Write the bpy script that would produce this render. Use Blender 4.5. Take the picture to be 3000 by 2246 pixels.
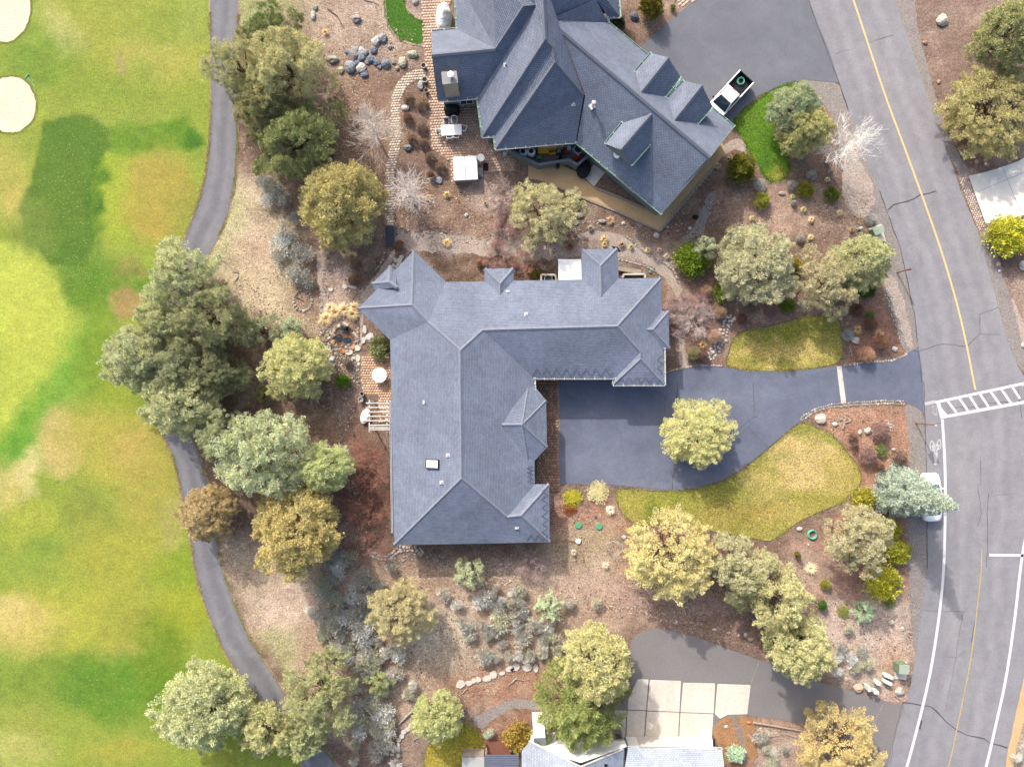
import bpy, math, random
import numpy as np
from mathutils import Vector, Matrix, geometry
for o in list(bpy.data.objects): bpy.data.objects.remove(o)
scene = bpy.context.scene
COL = scene.collection
# ---------------------------------------------------------------- camera, sky, sun, exposure
FPX, H = 2081.0, 69.37            # focal length in photo pixels, height of the drone above the ground (m)
cam_d = bpy.data.cameras.new('camera'); cam = bpy.data.objects.new('camera', cam_d); COL.objects.link(cam)
cam.location = (0, 0, H); cam_d.sensor_width = 36; cam_d.lens = 36*FPX/3000; cam_d.clip_end = 3000
scene.camera = cam
SUN_EL = math.radians(34.5); SUN_AZ = math.radians(-27.5)     # sun stands up-left in the picture
world = bpy.data.worlds.new('World'); scene.world = world; world.use_nodes = True
wn = world.node_tree; bg = wn.nodes['Background']
sky = wn.nodes.new('ShaderNodeTexSky'); sky.sky_type = 'NISHITA'; sky.sun_disc = False
sky.sun_elevation = SUN_EL; sky.sun_rotation = SUN_AZ; sky.air_density = 1.0; sky.dust_density = 5.0; sky.ozone_density = 0.2
wn.links.new(sky.outputs[0], bg.inputs[0]); bg.inputs[1].default_value = 0.15
sun_d = bpy.data.lights.new('sun', 'SUN'); sun_d.energy = 2.35; sun_d.angle = math.radians(0.6); sun_d.color = (1.0, 0.95, 0.87)
sun = bpy.data.objects.new('sun', sun_d); COL.objects.link(sun)
sd = Vector((math.sin(SUN_AZ)*math.cos(SUN_EL), math.cos(SUN_AZ)*math.cos(SUN_EL), math.sin(SUN_EL)))
sun.rotation_euler = (-sd).to_track_quat('-Z', 'Y').to_euler(); sun.location = sd*120
vs = scene.view_settings; vs.view_transform = 'Standard'; vs.look = 'None'; vs.exposure = 1.28; vs.gamma = 1; vs.use_curve_mapping = False
# ---------------------------------------------------------------- photo pixel -> world point on a given height
SF = 3000/2212
def W(px, py, z=0.0):
    k = (H-z)/FPX
    return Vector(((px-1500)*k, (1123-py)*k, z))
def Fp(x, y): return (x*SF, y*SF)                    # coordinates read in the full view (2212 wide)
def Rp(i, j, x, y):                                  # coordinates read in a zoomed tile
    s = 2.9493 if j < 3 else 2.9253
    return (750*i+x/s, 560*j+y/s)
def F(x, y, z=0): return W(*Fp(x, y), z)
def R(i, j, x, y, z=0): return W(*Rp(i, j, x, y), z)
def V1(x, y, z=0): return W(1240+x/2.115, y/2.115, z)
def V2(x, y, z=0): return W(1640+x/1.732, 130+y/1.731, z)
def V3(x, y, z=0): return W(1340+x/1.514, 2000+y/1.514, z)
CAM = Vector((0, 0, H))
def onplane(p, a, b, c):                             # where the line of sight through p meets the plane a b c
    n = (b-a).cross(c-a); d = p-CAM
    return CAM + d*((a-CAM).dot(n)/d.dot(n))
def lin1(c):
    c /= 255.0
    return c/12.92 if c <= 0.04045 else ((c+0.055)/1.055)**2.4
K = 0.52
def C(r, g, b, k=None):
    k = K if k is None else k
    return (min(lin1(r)*k, .9), min(lin1(g)*k, .9), min(lin1(b)*k, .9), 1.0)
rng = np.random.default_rng(7)
random.seed(11)
# ---------------------------------------------------------------- objects
def tag(o, label=None, cat=None, group=None, kind=None):
    if label: o['label'] = label
    if cat: o['category'] = cat
    if group: o['group'] = group
    if kind: o['kind'] = kind
    return o
def link(name, data, parent=None, loc=None, rz=0, sc=None):
    o = bpy.data.objects.new(name, data); COL.objects.link(o)
    if parent is not None: o.parent = parent
    if loc is not None: o.location = loc
    if rz: o.rotation_euler = (0, 0, rz)
    if sc is not None: o.scale = (sc, sc, sc) if not hasattr(sc, '__len__') else sc
    return o
def thing(name, label, cat, loc=(0, 0, 0), rz=0, group=None):
    return tag(link(name, None, None, loc, rz), label, cat, group)
def npmesh(name, V, Fq, mat, col=None, smooth=False):
    """V (n,3) array, Fq (m,k) array of equal-size faces, col (n,) or (n,3) point colour"""
    V = np.asarray(V, np.float32); Fq = np.asarray(Fq, np.int32)
    me = bpy.data.meshes.new(name); k = Fq.shape[1]
    me.vertices.add(len(V)); me.vertices.foreach_set('co', V.ravel())
    me.loops.add(Fq.size); me.loops.foreach_set('vertex_index', Fq.ravel())
    me.polygons.add(len(Fq)); me.polygons.foreach_set('loop_start', np.arange(0, Fq.size, k, dtype=np.int32))
    me.polygons.foreach_set('loop_total', np.full(len(Fq), k, np.int32))
    if smooth: me.polygons.foreach_set('use_smooth', np.ones(len(Fq), bool))
    if col is not None: setcol(me, col)
    me.update(calc_edges=True)
    if mat: me.materials.append(mat)
    return me
def setcol(me, col):
    col = np.asarray(col, np.float32)
    if col.ndim == 1: col = np.repeat(col[:, None], 3, 1)
    a = me.attributes.new('col', 'FLOAT_COLOR', 'POINT')
    a.data.foreach_set('color', np.concatenate([col[:, :3], np.ones((len(col), 1), np.float32)], 1).ravel())
class MB:
    def __init__(s): s.v = []; s.f = []; s.m = []; s.mi = 0
    def add(s, vs, fs):
        b = len(s.v); s.v += [tuple(v) for v in vs]
        for f in fs: s.f.append([b+i for i in f]); s.m.append(s.mi)
    def box(s, c, size, rz=0, taper=1.0, M=None):
        x, y, z = size[0]/2, size[1]/2, size[2]/2; t = taper
        vs = [Vector(p) for p in ((-x,-y,-z),(x,-y,-z),(x,y,-z),(-x,y,-z),(-x*t,-y*t,z),(x*t,-y*t,z),(x*t,y*t,z),(-x*t,y*t,z))]
        if M is None: M = Matrix.Rotation(rz, 3, 'Z')
        s.add([M @ v + Vector(c) for v in vs], [(3,2,1,0),(4,5,6,7),(0,1,5,4),(1,2,6,5),(2,3,7,6),(3,0,4,7)])
    def beam(s, a, b, w, h):                            # box from a to b, w across, h high
        a = Vector(a); b = Vector(b); d = b-a; L = d.length
        if L < 1e-6: return
        x = d/L; up = Vector((0, 0, 1)) if abs(x.z) < .95 else Vector((0, 1, 0))
        y = up.cross(x).normalized(); z = x.cross(y)
        s.box((a+b)/2, (L, w, h), M=Matrix((x, y, z)).transposed())
    def tube(s, pts, rad, n=6, cap=True, closed=False):
        pts = [Vector(p) for p in pts]; rad = rad if hasattr(rad, '__len__') else [rad]*len(pts); m = len(pts); vs = []
        for i, p in enumerate(pts):
            a = pts[(i-1) % m] if (i or closed) else p; b = pts[(i+1) % m] if (i < m-1 or closed) else p
            d = (b-a).normalized(); up = Vector((0, 0, 1)) if abs(d.z) < .9 else Vector((1, 0, 0))
            x = d.cross(up).normalized(); y = x.cross(d)
            vs += [p+(x*math.cos(t)+y*math.sin(t))*rad[i] for t in [2*math.pi*k/n for k in range(n)]]
        fs = [(i*n+k, i*n+(k+1) % n, ((i+1) % m)*n+(k+1) % n, ((i+1) % m)*n+k) for i in range(m if closed else m-1) for k in range(n)]
        if cap and not closed: fs += [tuple(range(n))[::-1], tuple(range((m-1)*n, m*n))]
        s.add(vs, fs)
    def lathe(s, c, prof, n=20, sx=1, sy=1):            # prof: (r, z) from bottom to top
        c = Vector(c); vs = []
        for r, z in prof: vs += [c+Vector((r*sx*math.cos(2*math.pi*k/n), r*sy*math.sin(2*math.pi*k/n), z)) for k in range(n)]
        m = len(prof)
        fs = [(i*n+k, i*n+(k+1) % n, (i+1)*n+(k+1) % n, (i+1)*n+k) for i in range(m-1) for k in range(n)]
        fs += [tuple(range(n))[::-1], tuple(range((m-1)*n, m*n))]
        s.add(vs, fs)
    def prism(s, poly, z0, z1):                         # poly: list of 2D points, counter-clockwise
        n = len(poly); vs = [(p[0], p[1], z0) for p in poly]+[(p[0], p[1], z1) for p in poly]
        s.add(vs, [tuple(range(n))[::-1], tuple(range(n, 2*n))]+[(i, (i+1) % n, n+(i+1) % n, n+i) for i in range(n)])
    def poly(s, pts): s.add(pts, [tuple(range(len(pts)))])
    def mesh(s, name, mats, smooth=False, bevel=None):
        me = bpy.data.meshes.new(name); me.from_pydata(s.v, [], s.f)
        for m in (mats if isinstance(mats, (list, tuple)) else [mats]): me.materials.append(m)
        me.polygons.foreach_set('material_index', s.m)
        if smooth: me.polygons.foreach_set('use_smooth', [True]*len(me.polygons))
        me.update(); return me
    def build(s, name, mats, parent=None, loc=None, rz=0, smooth=False, bevel=None):
        o = link(name, s.mesh(name, mats, smooth), parent, loc, rz)
        if bevel:
            b = o.modifiers.new('bevel', 'BEVEL'); b.width = bevel; b.segments = 2; b.limit_method = 'ANGLE'
        return o
def copy_tree(o, loc=None, rz=None, sc=None, parent=None):
    c = o.copy(); COL.objects.link(c)
    if parent is not None: c.parent = parent
    if loc is not None: c.location = loc
    if rz is not None: c.rotation_euler = (0, 0, rz)
    if sc is not None: c.scale = (sc, sc, sc) if not hasattr(sc, '__len__') else sc
    for ch in list(o.children): copy_tree(ch, parent=c)
    return c
def chaikin(p, it=2, closed=True):
    p = [Vector((q[0], q[1])) for q in p]
    for _ in range(it):
        n = len(p); out = []
        for i in range(n if closed else n-1):
            a, b = p[i], p[(i+1) % n]; out += [a*.75+b*.25, a*.25+b*.75]
        if not closed: out = [p[0]]+out+[p[-1]]
        p = out
    return p
def rough_edge(p, step=.5, amp=.08):                    # break long clean edges up a little
    out = []; n = len(p)
    for i in range(n):
        a, b = Vector(p[i][:2]), Vector(p[(i+1) % n][:2]); L = (b-a).length; m = max(1, min(200, int(L/step)))
        if L < 1e-6: continue
        nn = Vector((-(b-a).y, (b-a).x))/L
        for k in range(m): out.append(a+(b-a)*k/m+nn*random.uniform(-amp, amp))
    return out
def pip(P, poly):                                       # points (n,2) inside polygon
    x, y = P[:, 0], P[:, 1]; ins = np.zeros(len(P), bool); q = np.array([(p[0], p[1]) for p in poly]); n = len(q)
    for i in range(n):
        x1, y1 = q[i]; x2, y2 = q[(i+1) % n]
        c = ((y1 > y) != (y2 > y)); 
        with np.errstate(divide='ignore', invalid='ignore'): ins ^= c & (x < (x2-x1)*(y-y1)/(y2-y1)+x1)
    return ins
def pdist(P, poly, closed=True):                        # distance from points to polygon outline
    q = np.array([(p[0], p[1]) for p in poly]); n = len(q); d = np.full(len(P), 1e9)
    for i in range(n if closed else n-1):
        a, b = q[i], q[(i+1) % n]; ab = b-a; L = (ab@ab)+1e-12
        t = np.clip(((P-a)@ab)/L, 0, 1); d = np.minimum(d, np.hypot(*(P-a-t[:, None]*ab).T))
    return d
def vnoise(P, s, seed):                                 # smooth value noise in 0..1, s = cell size in metres
    r = np.random.default_rng(seed); g = r.random((256, 256)); q = P/s
    i = np.floor(q).astype(int); f = q-i; f = f*f*(3-2*f); a = lambda u, v: g[(i[:, 0]+u) % 256, (i[:, 1]+v) % 256]
    return (a(0,0)*(1-f[:,0])+a(1,0)*f[:,0])*(1-f[:,1])+(a(0,1)*(1-f[:,0])+a(1,1)*f[:,0])*f[:,1]
def fbm(P, s, seed): return .5*vnoise(P, s, seed)+.3*vnoise(P, s*.45, seed+1)+.2*vnoise(P, s*.2, seed+2)
def inset(poly, d):                                     # move a counter-clockwise outline inwards
    n = len(poly); out = []
    for i in range(n):
        a, b, c = [Vector(poly[j % n][:2]) for j in (i-1, i, i+1)]
        e1 = (b-a).normalized(); e2 = (c-b).normalized(); n1 = Vector((-e1.y, e1.x)); n2 = Vector((-e2.y, e2.x))
        m = n1+n2; m = m/max(.4, m.length_squared)*2 if m.length > .1 else n1
        out.append(b+m*d)
    return out
def ccw(p):
    a = sum(p[i][0]*p[(i+1) % len(p)][1]-p[(i+1) % len(p)][0]*p[i][1] for i in range(len(p)))
    return list(p) if a > 0 else list(p)[::-1]
# ---------------------------------------------------------------- materials
def newmat(name):
    m = bpy.data.materials.new(name); m.use_nodes = True; nt = m.node_tree; b = nt.nodes['Principled BSDF']
    return m, nt, b
def mat(name, col, rough=.85, noise=(), bump=None, attr=False, objcol=False, spec=.25, metal=0, trans=0.0, tint=None):
    m, nt, b = newmat(name); N, L = nt.nodes.new, nt.links.new
    b.inputs['Roughness'].default_value = rough; b.inputs['Specular IOR Level'].default_value = spec; b.inputs['Metallic'].default_value = metal
    if attr:
        n = N('ShaderNodeAttribute'); n.attribute_name = 'col'; cur = n.outputs['Color']
        if objcol:
            oi = N('ShaderNodeObjectInfo'); mx = N('ShaderNodeVectorMath'); mx.operation = 'MULTIPLY'
            L(cur, mx.inputs[0]); L(oi.outputs['Color'], mx.inputs[1]); cur = mx.outputs[0]
        elif col is not None:
            mx = N('ShaderNodeVectorMath'); mx.operation = 'MULTIPLY'; L(cur, mx.inputs[0]); mx.inputs[1].default_value = col[:3]; cur = mx.outputs[0]
    elif objcol: cur = N('ShaderNodeObjectInfo').outputs['Color']
    else:
        n = N('ShaderNodeRGB'); n.outputs[0].default_value = col; cur = n.outputs[0]
    geo = N('ShaderNodeNewGeometry')
    for (sc, amt, *rest) in noise:
        nz = N('ShaderNodeTexNoise'); nz.inputs['Scale'].default_value = sc; nz.inputs['Detail'].default_value = 3; nz.inputs['Roughness'].default_value = .65
        L(geo.outputs['Position'], nz.inputs['Vector'])
        mr = N('ShaderNodeMapRange'); mr.inputs[1].default_value = .3; mr.inputs[2].default_value = .7; mr.inputs[3].default_value = 1-amt; mr.inputs[4].default_value = 1+amt; mr.clamp = False
        L(nz.outputs[0], mr.inputs[0])
        if rest:                                        # noise also pulls towards a second colour
            mr.inputs[3].default_value = 0; mr.inputs[4].default_value = amt; mr.clamp = True
            mx = N('ShaderNodeMix'); mx.data_type = 'RGBA'; L(mr.outputs[0], mx.inputs[0]); L(cur, mx.inputs[6]); mx.inputs[7].default_value = rest[0]; cur = mx.outputs[2]
        else:
            mx = N('ShaderNodeVectorMath'); mx.operation = 'SCALE'; L(cur, mx.inputs[0]); L(mr.outputs[0], mx.inputs['Scale']); cur = mx.outputs[0]
    L(cur, b.inputs['Base Color'])
    if bump:
        nz = N('ShaderNodeTexNoise'); nz.inputs['Scale'].default_value = bump[0]; nz.inputs['Detail'].default_value = 4; L(geo.outputs['Position'], nz.inputs['Vector'])
        bp = N('ShaderNodeBump'); bp.inputs['Strength'].default_value = bump[1]; bp.inputs['Distance'].default_value = bump[2] if len(bump) > 2 else .05
        L(nz.outputs[0], bp.inputs['Height']); L(bp.outputs[0], b.inputs['Normal'])
    if trans:
        t = N('ShaderNodeBsdfTranslucent'); L(cur, t.inputs[0]); ms = N('ShaderNodeMixShader'); ms.inputs[0].default_value = trans
        out = nt.nodes['Material Output']; L(b.outputs[0], ms.inputs[1]); L(t.outputs[0], ms.inputs[2]); L(ms.outputs[0], out.inputs[0])
    return m
def shingles(name, col, dark, row=.17):
    m, nt, b = newmat(name); N, L = nt.nodes.new, nt.links.new
    uv = N('ShaderNodeUVMap'); uv.uv_map = 'slope'; geo = N('ShaderNodeNewGeometry')
    br = N('ShaderNodeTexBrick'); br.inputs['Scale'].default_value = 1; br.inputs['Brick Width'].default_value = .31; br.inputs['Row Height'].default_value = row
    br.inputs['Mortar Size'].default_value = .018; br.inputs['Mortar Smooth'].default_value = .4; br.inputs['Bias'].default_value = -.1; br.offset = .5
    br.inputs['Color1'].default_value = col; br.inputs['Color2'].default_value = tuple(c*.82 for c in col[:3])+(1,); br.inputs['Mortar'].default_value = dark
    L(uv.outputs[0], br.inputs['Vector'])
    cur = br.outputs['Color']
    for sc, amt in ((11, .10), (22, .14), (1.6, .08), (.45, .09), (.16, .10)):
        nz = N('ShaderNodeTexNoise'); nz.inputs['Scale'].default_value = sc; nz.inputs['Detail'].default_value = 3; L(geo.outputs['Position'], nz.inputs['Vector'])
        mr = N('ShaderNodeMapRange'); mr.inputs[1].default_value = .3; mr.inputs[2].default_value = .7; mr.inputs[3].default_value = 1-amt; mr.inputs[4].default_value = 1+amt; L(nz.outputs[0], mr.inputs[0])
        mx = N('ShaderNodeVectorMath'); mx.operation = 'SCALE'; L(cur, mx.inputs[0]); L(mr.outputs[0], mx.inputs['Scale']); cur = mx.outputs[0]
    L(cur, b.inputs['Base Color']); b.inputs['Roughness'].default_value = .88; b.inputs['Specular IOR Level'].default_value = .25
    bp = N('ShaderNodeBump'); bp.inputs['Strength'].default_value = .6; bp.inputs['Distance'].default_value = .02; L(br.outputs['Fac'], bp.inputs['Height']); bp.invert = True; L(bp.outputs[0], b.inputs['Normal'])
    return m
def M(*a, **k): return mat(*a, **k)
mt = {}
mt['ground'] = mat('soil_and_mulch', None, .95, [(.9, .10), (2.6, .22), (6, .40), (13, .5), (26, .4)], (11, 1.0, .12), attr=True)
mt['lawn'] = mat('lawn_turf', None, .9, [(.7, .08), (2.0, .18), (4.5, .32), (9, .45), (20, .4)], (14, .9, .06), attr=True)
mt['turf'] = mat('turf', None, .9, [(.6, .07), (1.6, .10), (4, .18), (9, .28), (20, .32)], (14, .9, .06), attr=True)
mt['sand'] = mat('bunker_sand', C(238, 218, 194, .54), .95, [(.5, .06), (3, .06), (9, .07)], (5, .9, .08))
mt['road'] = mat('old_asphalt', None, .9, [(.25, .05), (1.5, .05), (6, .06), (14, .14), (30, .16)], (60, .3, .01), attr=True)
mt['path'] = mat('path_asphalt', None, .9, [(.3, .06), (2, .05), (6, .06), (14, .14), (30, .16)], (60, .3, .01), attr=True)
mt['drive'] = mat('sealed_asphalt', None, .75, [(.35, .09), (1.5, .06), (6, .06), (14, .12), (35, .12)], (60, .25, .01), attr=True)
mt['drive_top'] = mat('grey_drive_asphalt', None, .85, [(.3, .05), (6, .05), (14, .12), (30, .12)], (60, .25, .01), attr=True)
mt['drive_low'] = mat('brown_grey_asphalt', C(142, 138, 139), .88, [(.3, .06), (6, .06), (14, .14), (30, .14)], (60, .3, .01))
mt['crack'] = mat('crack_sealant', C(88, 88, 94), .8, [(8, .2)])
mt['yellow'] = mat('yellow_road_paint', C(232, 205, 150), .8, [(6, .12), (40, .15)])
mt['yellow2'] = mat('worn_yellow_paint', C(205, 180, 125), .8, [(3, .15), (40, .2)])
mt['white'] = mat('white_road_paint', C(238, 238, 240, .50), .8, [(5, .06), (40, .1)])
mt['wornwhite'] = mat('worn_white_paint', C(205, 205, 208), .8, [(5, .1), (40, .14)])
mt['concrete'] = mat('concrete_slab', C(226, 217, 205, .56), .9, [(.5, .09), (3, .08), (9, .08), (30, .08)], (40, .2, .01))
mt['concrete2'] = mat('pale_concrete', C(238, 234, 226, .56), .9, [(.4, .05), (5, .04)], (40, .2, .01))
mt['joint'] = mat('dirty_joint', C(146, 140, 136), .95, [(4, .25)])
mt['gravel'] = mat('grey_gravel', C(160, 152, 148), .95, [(1, .1), (5, .22), (11, .4), (25, .4)], (25, .9, .05))
mt['palegravel'] = mat('pale_gravel', C(192, 176, 164), .95, [(1, .12), (5, .25), (11, .4), (25, .4)], (25, .9, .05))
mt['granite'] = mat('decomposed_granite', C(216, 184, 138), .95, [(.5, .08), (6, .1), (30, .18)], (25, .5, .03))
mt['shingle'] = shingles('slate_blue_shingles', C(140, 150, 171), C(102, 110, 130), .15)
mt['shingle_top'] = shingles('dark_blue_shingles', C(138, 148, 168), C(78, 86, 107), .16)
mt['shingle_low'] = shingles('pale_blue_shingles', C(196, 206, 220), C(130, 142, 164))
mt['cap'] = mat('ridge_cap_shingle', C(138, 145, 162), .88, [(3, .12), (25, .2)], (30, .4, .02))
mt['cap_top'] = mat('ridge_cap_dark', C(118, 125, 141), .88, [(3, .12), (25, .2)], (30, .4, .02))
mt['gutter'] = mat('white_gutter_metal', C(225, 228, 225), .45, [(3, .05)], spec=.4)
mt['mint'] = mat('mint_gutter_metal', C(178, 215, 195), .45, [(3, .05)], spec=.4)
mt['soffit'] = mat('grey_soffit', C(130, 132, 132), .8, [(2, .05)])
mt['wall_main'] = mat('taupe_siding', C(168, 160, 150), .85, [(2, .06), (20, .05)])
mt['wall_top'] = mat('sage_grey_siding', C(138, 150, 150), .85, [(2, .06), (20, .05)])
mt['wall_brown'] = mat('brown_board', C(176, 146, 118), .85, [(2, .08), (20, .1)])
mt['wall_white'] = mat('white_stucco', C(244, 248, 247, .66), .85, [(2, .04), (20, .04)])
mt['frame'] = mat('white_frame', C(228, 226, 222), .6)
mt['glass'] = mat('window_glass', C(48, 62, 72), .08, spec=.6)
mt['wood'] = mat('weathered_wood', C(178, 162, 150), .85, [(4, .15), (20, .15)])
mt['redwood'] = mat('red_deck_wood', C(140, 92, 78), .8, [(4, .15), (20, .15)])
mt['log'] = mat('grey_driftwood', C(182, 170, 160), .9, [(4, .2), (20, .2)], (10, .6, .04))
mt['bark'] = mat('juniper_bark', C(122, 100, 86), .95, [(5, .2), (20, .2)], (12, .8, .05))
mt['palebark'] = mat('pale_birch_bark', C(212, 204, 198), .9, [(5, .12), (20, .12)])
mt['twig_obj'] = mat('twigs', None, .95, [(5, .15)], objcol=True)
mt['leaf'] = mat('foliage', None, .7, attr=True, objcol=True, trans=.22, spec=.1)
mt['twigleaf'] = mat('dry_twigs', None, .95, attr=True, objcol=True, spec=.05, trans=.12)
mt['stone'] = mat('field_stone', None, .9, [(1.5, .14), (7, .14), (25, .12)], (5, .9, .15), objcol=True, spec=.2)
mt['river'] = mat('river_rock', None, .9, [(9, .2)], attr=True, spec=.2)
mt['paver'] = mat('brick_pavers', None, .9, [(.7, .06), (20, .16)], attr=True, spec=.2)
mt['flag'] = mat('flagstone', C(222, 214, 202), .9, [(1.5, .08), (12, .1)], (8, .5, .04))
mt['whitepaint'] = mat('white_car_paint', C(248, 248, 250, .72), .22, spec=.5)
mt['whiteplastic'] = mat('white_plastic', C(242, 242, 242, .68), .55, [(3, .03)])
mt['cover'] = mat('white_tarp', C(240, 240, 240, .68), .7, [(2.5, .05)], (2.5, .7, .2))
mt['black'] = mat('black_plastic', C(34, 34, 38), .5, [(4, .15)])
mt['blackcover'] = mat('black_cloth_cover', C(30, 32, 38), .75, [(4, .2)], (4, .8, .12))
mt['rubber'] = mat('black_rubber', C(28, 28, 30), .85)
mt['darkglass'] = mat('car_glass', C(40, 58, 72), .05, spec=.7)
mt['grey'] = mat('grey_metal', C(150, 152, 156), .5, [(4, .06)], metal=.2)
mt['lightmetal'] = mat('light_metal', C(215, 217, 220), .45, [(4, .05)])
mt['hose'] = mat('green_hose', C(110, 200, 172), .5)
mt['cord'] = mat('orange_hose', C(176, 112, 92), .7)
mt['lid'] = mat('green_plastic_lid', C(100, 175, 135), .7, [(4, .08)])
mt['utility'] = mat('pale_green_steel', C(176, 190, 170), .5, [(3, .05)])
mt['utilside'] = mat('green_steel', C(128, 150, 124), .5, [(3, .05)])
mt['pale'] = mat('pale_mint_plastic', C(222, 232, 222, .6), .6)
mt['rust'] = mat('rusty_post', C(150, 92, 58), .85, [(8, .25)])
mt['pink'] = mat('sign_back', C(214, 176, 186), .5, [(4, .06)])
mt['yellowplastic'] = mat('yellow_plastic', C(222, 178, 60), .6, [(6, .1)])
mt['red'] = mat('red_plastic', C(196, 60, 50), .6, [(6, .1)])
mt['pot'] = mat('pale_glazed_pot', C(196, 198, 196), .5)
mt['soilpot'] = mat('potting_soil', C(60, 52, 46), .95)
mt['water'] = mat('dark_pond_water', C(36, 46, 54), .06, spec=.6)
mt['liner'] = mat('pond_floor', C(112, 82, 62), .6, [(4, .3), (12, .3)])
mt['mesh_cage'] = mat('grey_wire', C(150, 146, 144), .7)
mt['bluemetal'] = mat('blue_grey_metal_roof', C(110, 118, 138), .5, [(2, .06)])
# ================================================================ the ground and everything laid on it
def PF(*xy): return [F(xy[i], xy[i+1]) for i in range(0, len(xy), 2)]
def PR(i, j, *xy): return [R(i, j, xy[k], xy[k+1]) for k in range(0, len(xy), 2)]
def paint(P, base, zones):
    """ground colour at points P: zones = (polygon or (cx,cy,rx,ry,rot), colour, softness m, strength)"""
    col = np.tile(np.array(base[:3], np.float32), (len(P), 1))
    wob = (np.stack([fbm(P, 3, 90), fbm(P, 3, 95)], 1)-.5)*2.6
    for k, (shape, c, soft, st) in enumerate(zones):
        if isinstance(shape, tuple):
            cx, cy, rx, ry, rot = shape; q = P+wob-np.array([cx, cy]); cr, sr = math.cos(rot), math.sin(rot)
            u = q[:, 0]*cr+q[:, 1]*sr; v = -q[:, 0]*sr+q[:, 1]*cr; d = (1-np.hypot(u/rx, v/ry))*min(rx, ry)
        else:
            Q = P+wob*min(1, soft); s = pip(Q, shape); d = np.where(s, 1, -1)*pdist(Q, shape)
        w = np.clip(d/soft+.5, 0, 1); w = w*w*(3-2*w)*st
        w = np.clip(w*(1+(.9 if soft > .5 else .1)*(fbm(P, .9, 200+k)-.5)), 0, 1)
        col = col*(1-w[:, None])+np.array(c[:3], np.float32)*w[:, None]
    col *= (.88+.24*fbm(P, .8, 71))[:, None]
    return col
def blob(x, y, rx, ry=None, rot=0): p = F(x, y); return (p.x, p.y, rx*SF/30, (ry or rx)*SF/30, math.radians(rot))
def grid(x0, x1, y0, y1, step):
    nx = int((x1-x0)/step)+1; ny = int((y1-y0)/step)+1
    X, Y = np.meshgrid(np.linspace(x0, x1, nx), np.linspace(y0, y1, ny)); P = np.stack([X.ravel(), Y.ravel()], 1)
    i = np.arange((nx-1)*(ny-1)); a = i//(nx-1)*nx+i % (nx-1)
    return P, np.stack([a, a+1, a+nx+1, a+nx], 1)
def sheet(name, poly, z, m, res=None, zones=None, base=None, kind='structure', parent=None):
    poly = ccw([(p[0], p[1]) for p in poly])
    if not res:
        b = MB(); b.poly([(p[0], p[1], z) for p in poly]); me = b.mesh(name, m)
    else:
        q = np.array(poly); lo, hi = np.maximum(q.min(0), (-75, -60)), np.minimum(q.max(0), (75, 60))
        P, _ = grid(lo[0], hi[0], lo[1], hi[1], res); P = P+(rng.random(P.shape)-.5)*res*.4
        P = P[pip(P, poly)]; P = P[pdist(P, poly) > res*.35]
        v2 = [Vector(p) for p in poly]+[Vector(p) for p in P]
        vo, _, fo, *_ = geometry.delaunay_2d_cdt(v2, [], [list(range(len(poly)))], 1, 1e-5)
        V = np.array([(v.x, v.y) for v in vo]); Z = np.full((len(V), 1), z)
        me = npmesh(name, np.hstack([V, Z]), np.array([f for f in fo if len(f) == 3]), m, paint(V, base, zones or []))
    o = link(name, me, parent)
    if kind: o['kind'] = kind
    return o
def ribbon(pts, w):                                     # outline of a stripe along pts
    pts = [Vector(p[:2]) for p in pts]; L, Rr = [], []
    for i, p in enumerate(pts):
        d = (pts[min(i+1, len(pts)-1)]-pts[max(i-1, 0)]).normalized(); n = Vector((-d.y, d.x)); ww = w[i] if hasattr(w, '__len__') else w
        L.append(p+n*ww/2); Rr.append(p-n*ww/2)
    return L+Rr[::-1]
def strip(b, pts, w, z):                                # quads along a line, into builder b
    o = ribbon(pts, w); n = len(pts)
    for i in range(n-1): b.poly([(*o[2*n-1-i], z), (*o[2*n-2-i], z), (*o[i+1], z), (*o[i], z)])
tan = C(196, 172, 146); mulch = C(128, 100, 84); redmulch = C(158, 116, 92); drygrass = C(186, 176, 128); greygr = C(172, 160, 150); greenish = C(160, 165, 96); darkm = C(108, 84, 70)
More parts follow.
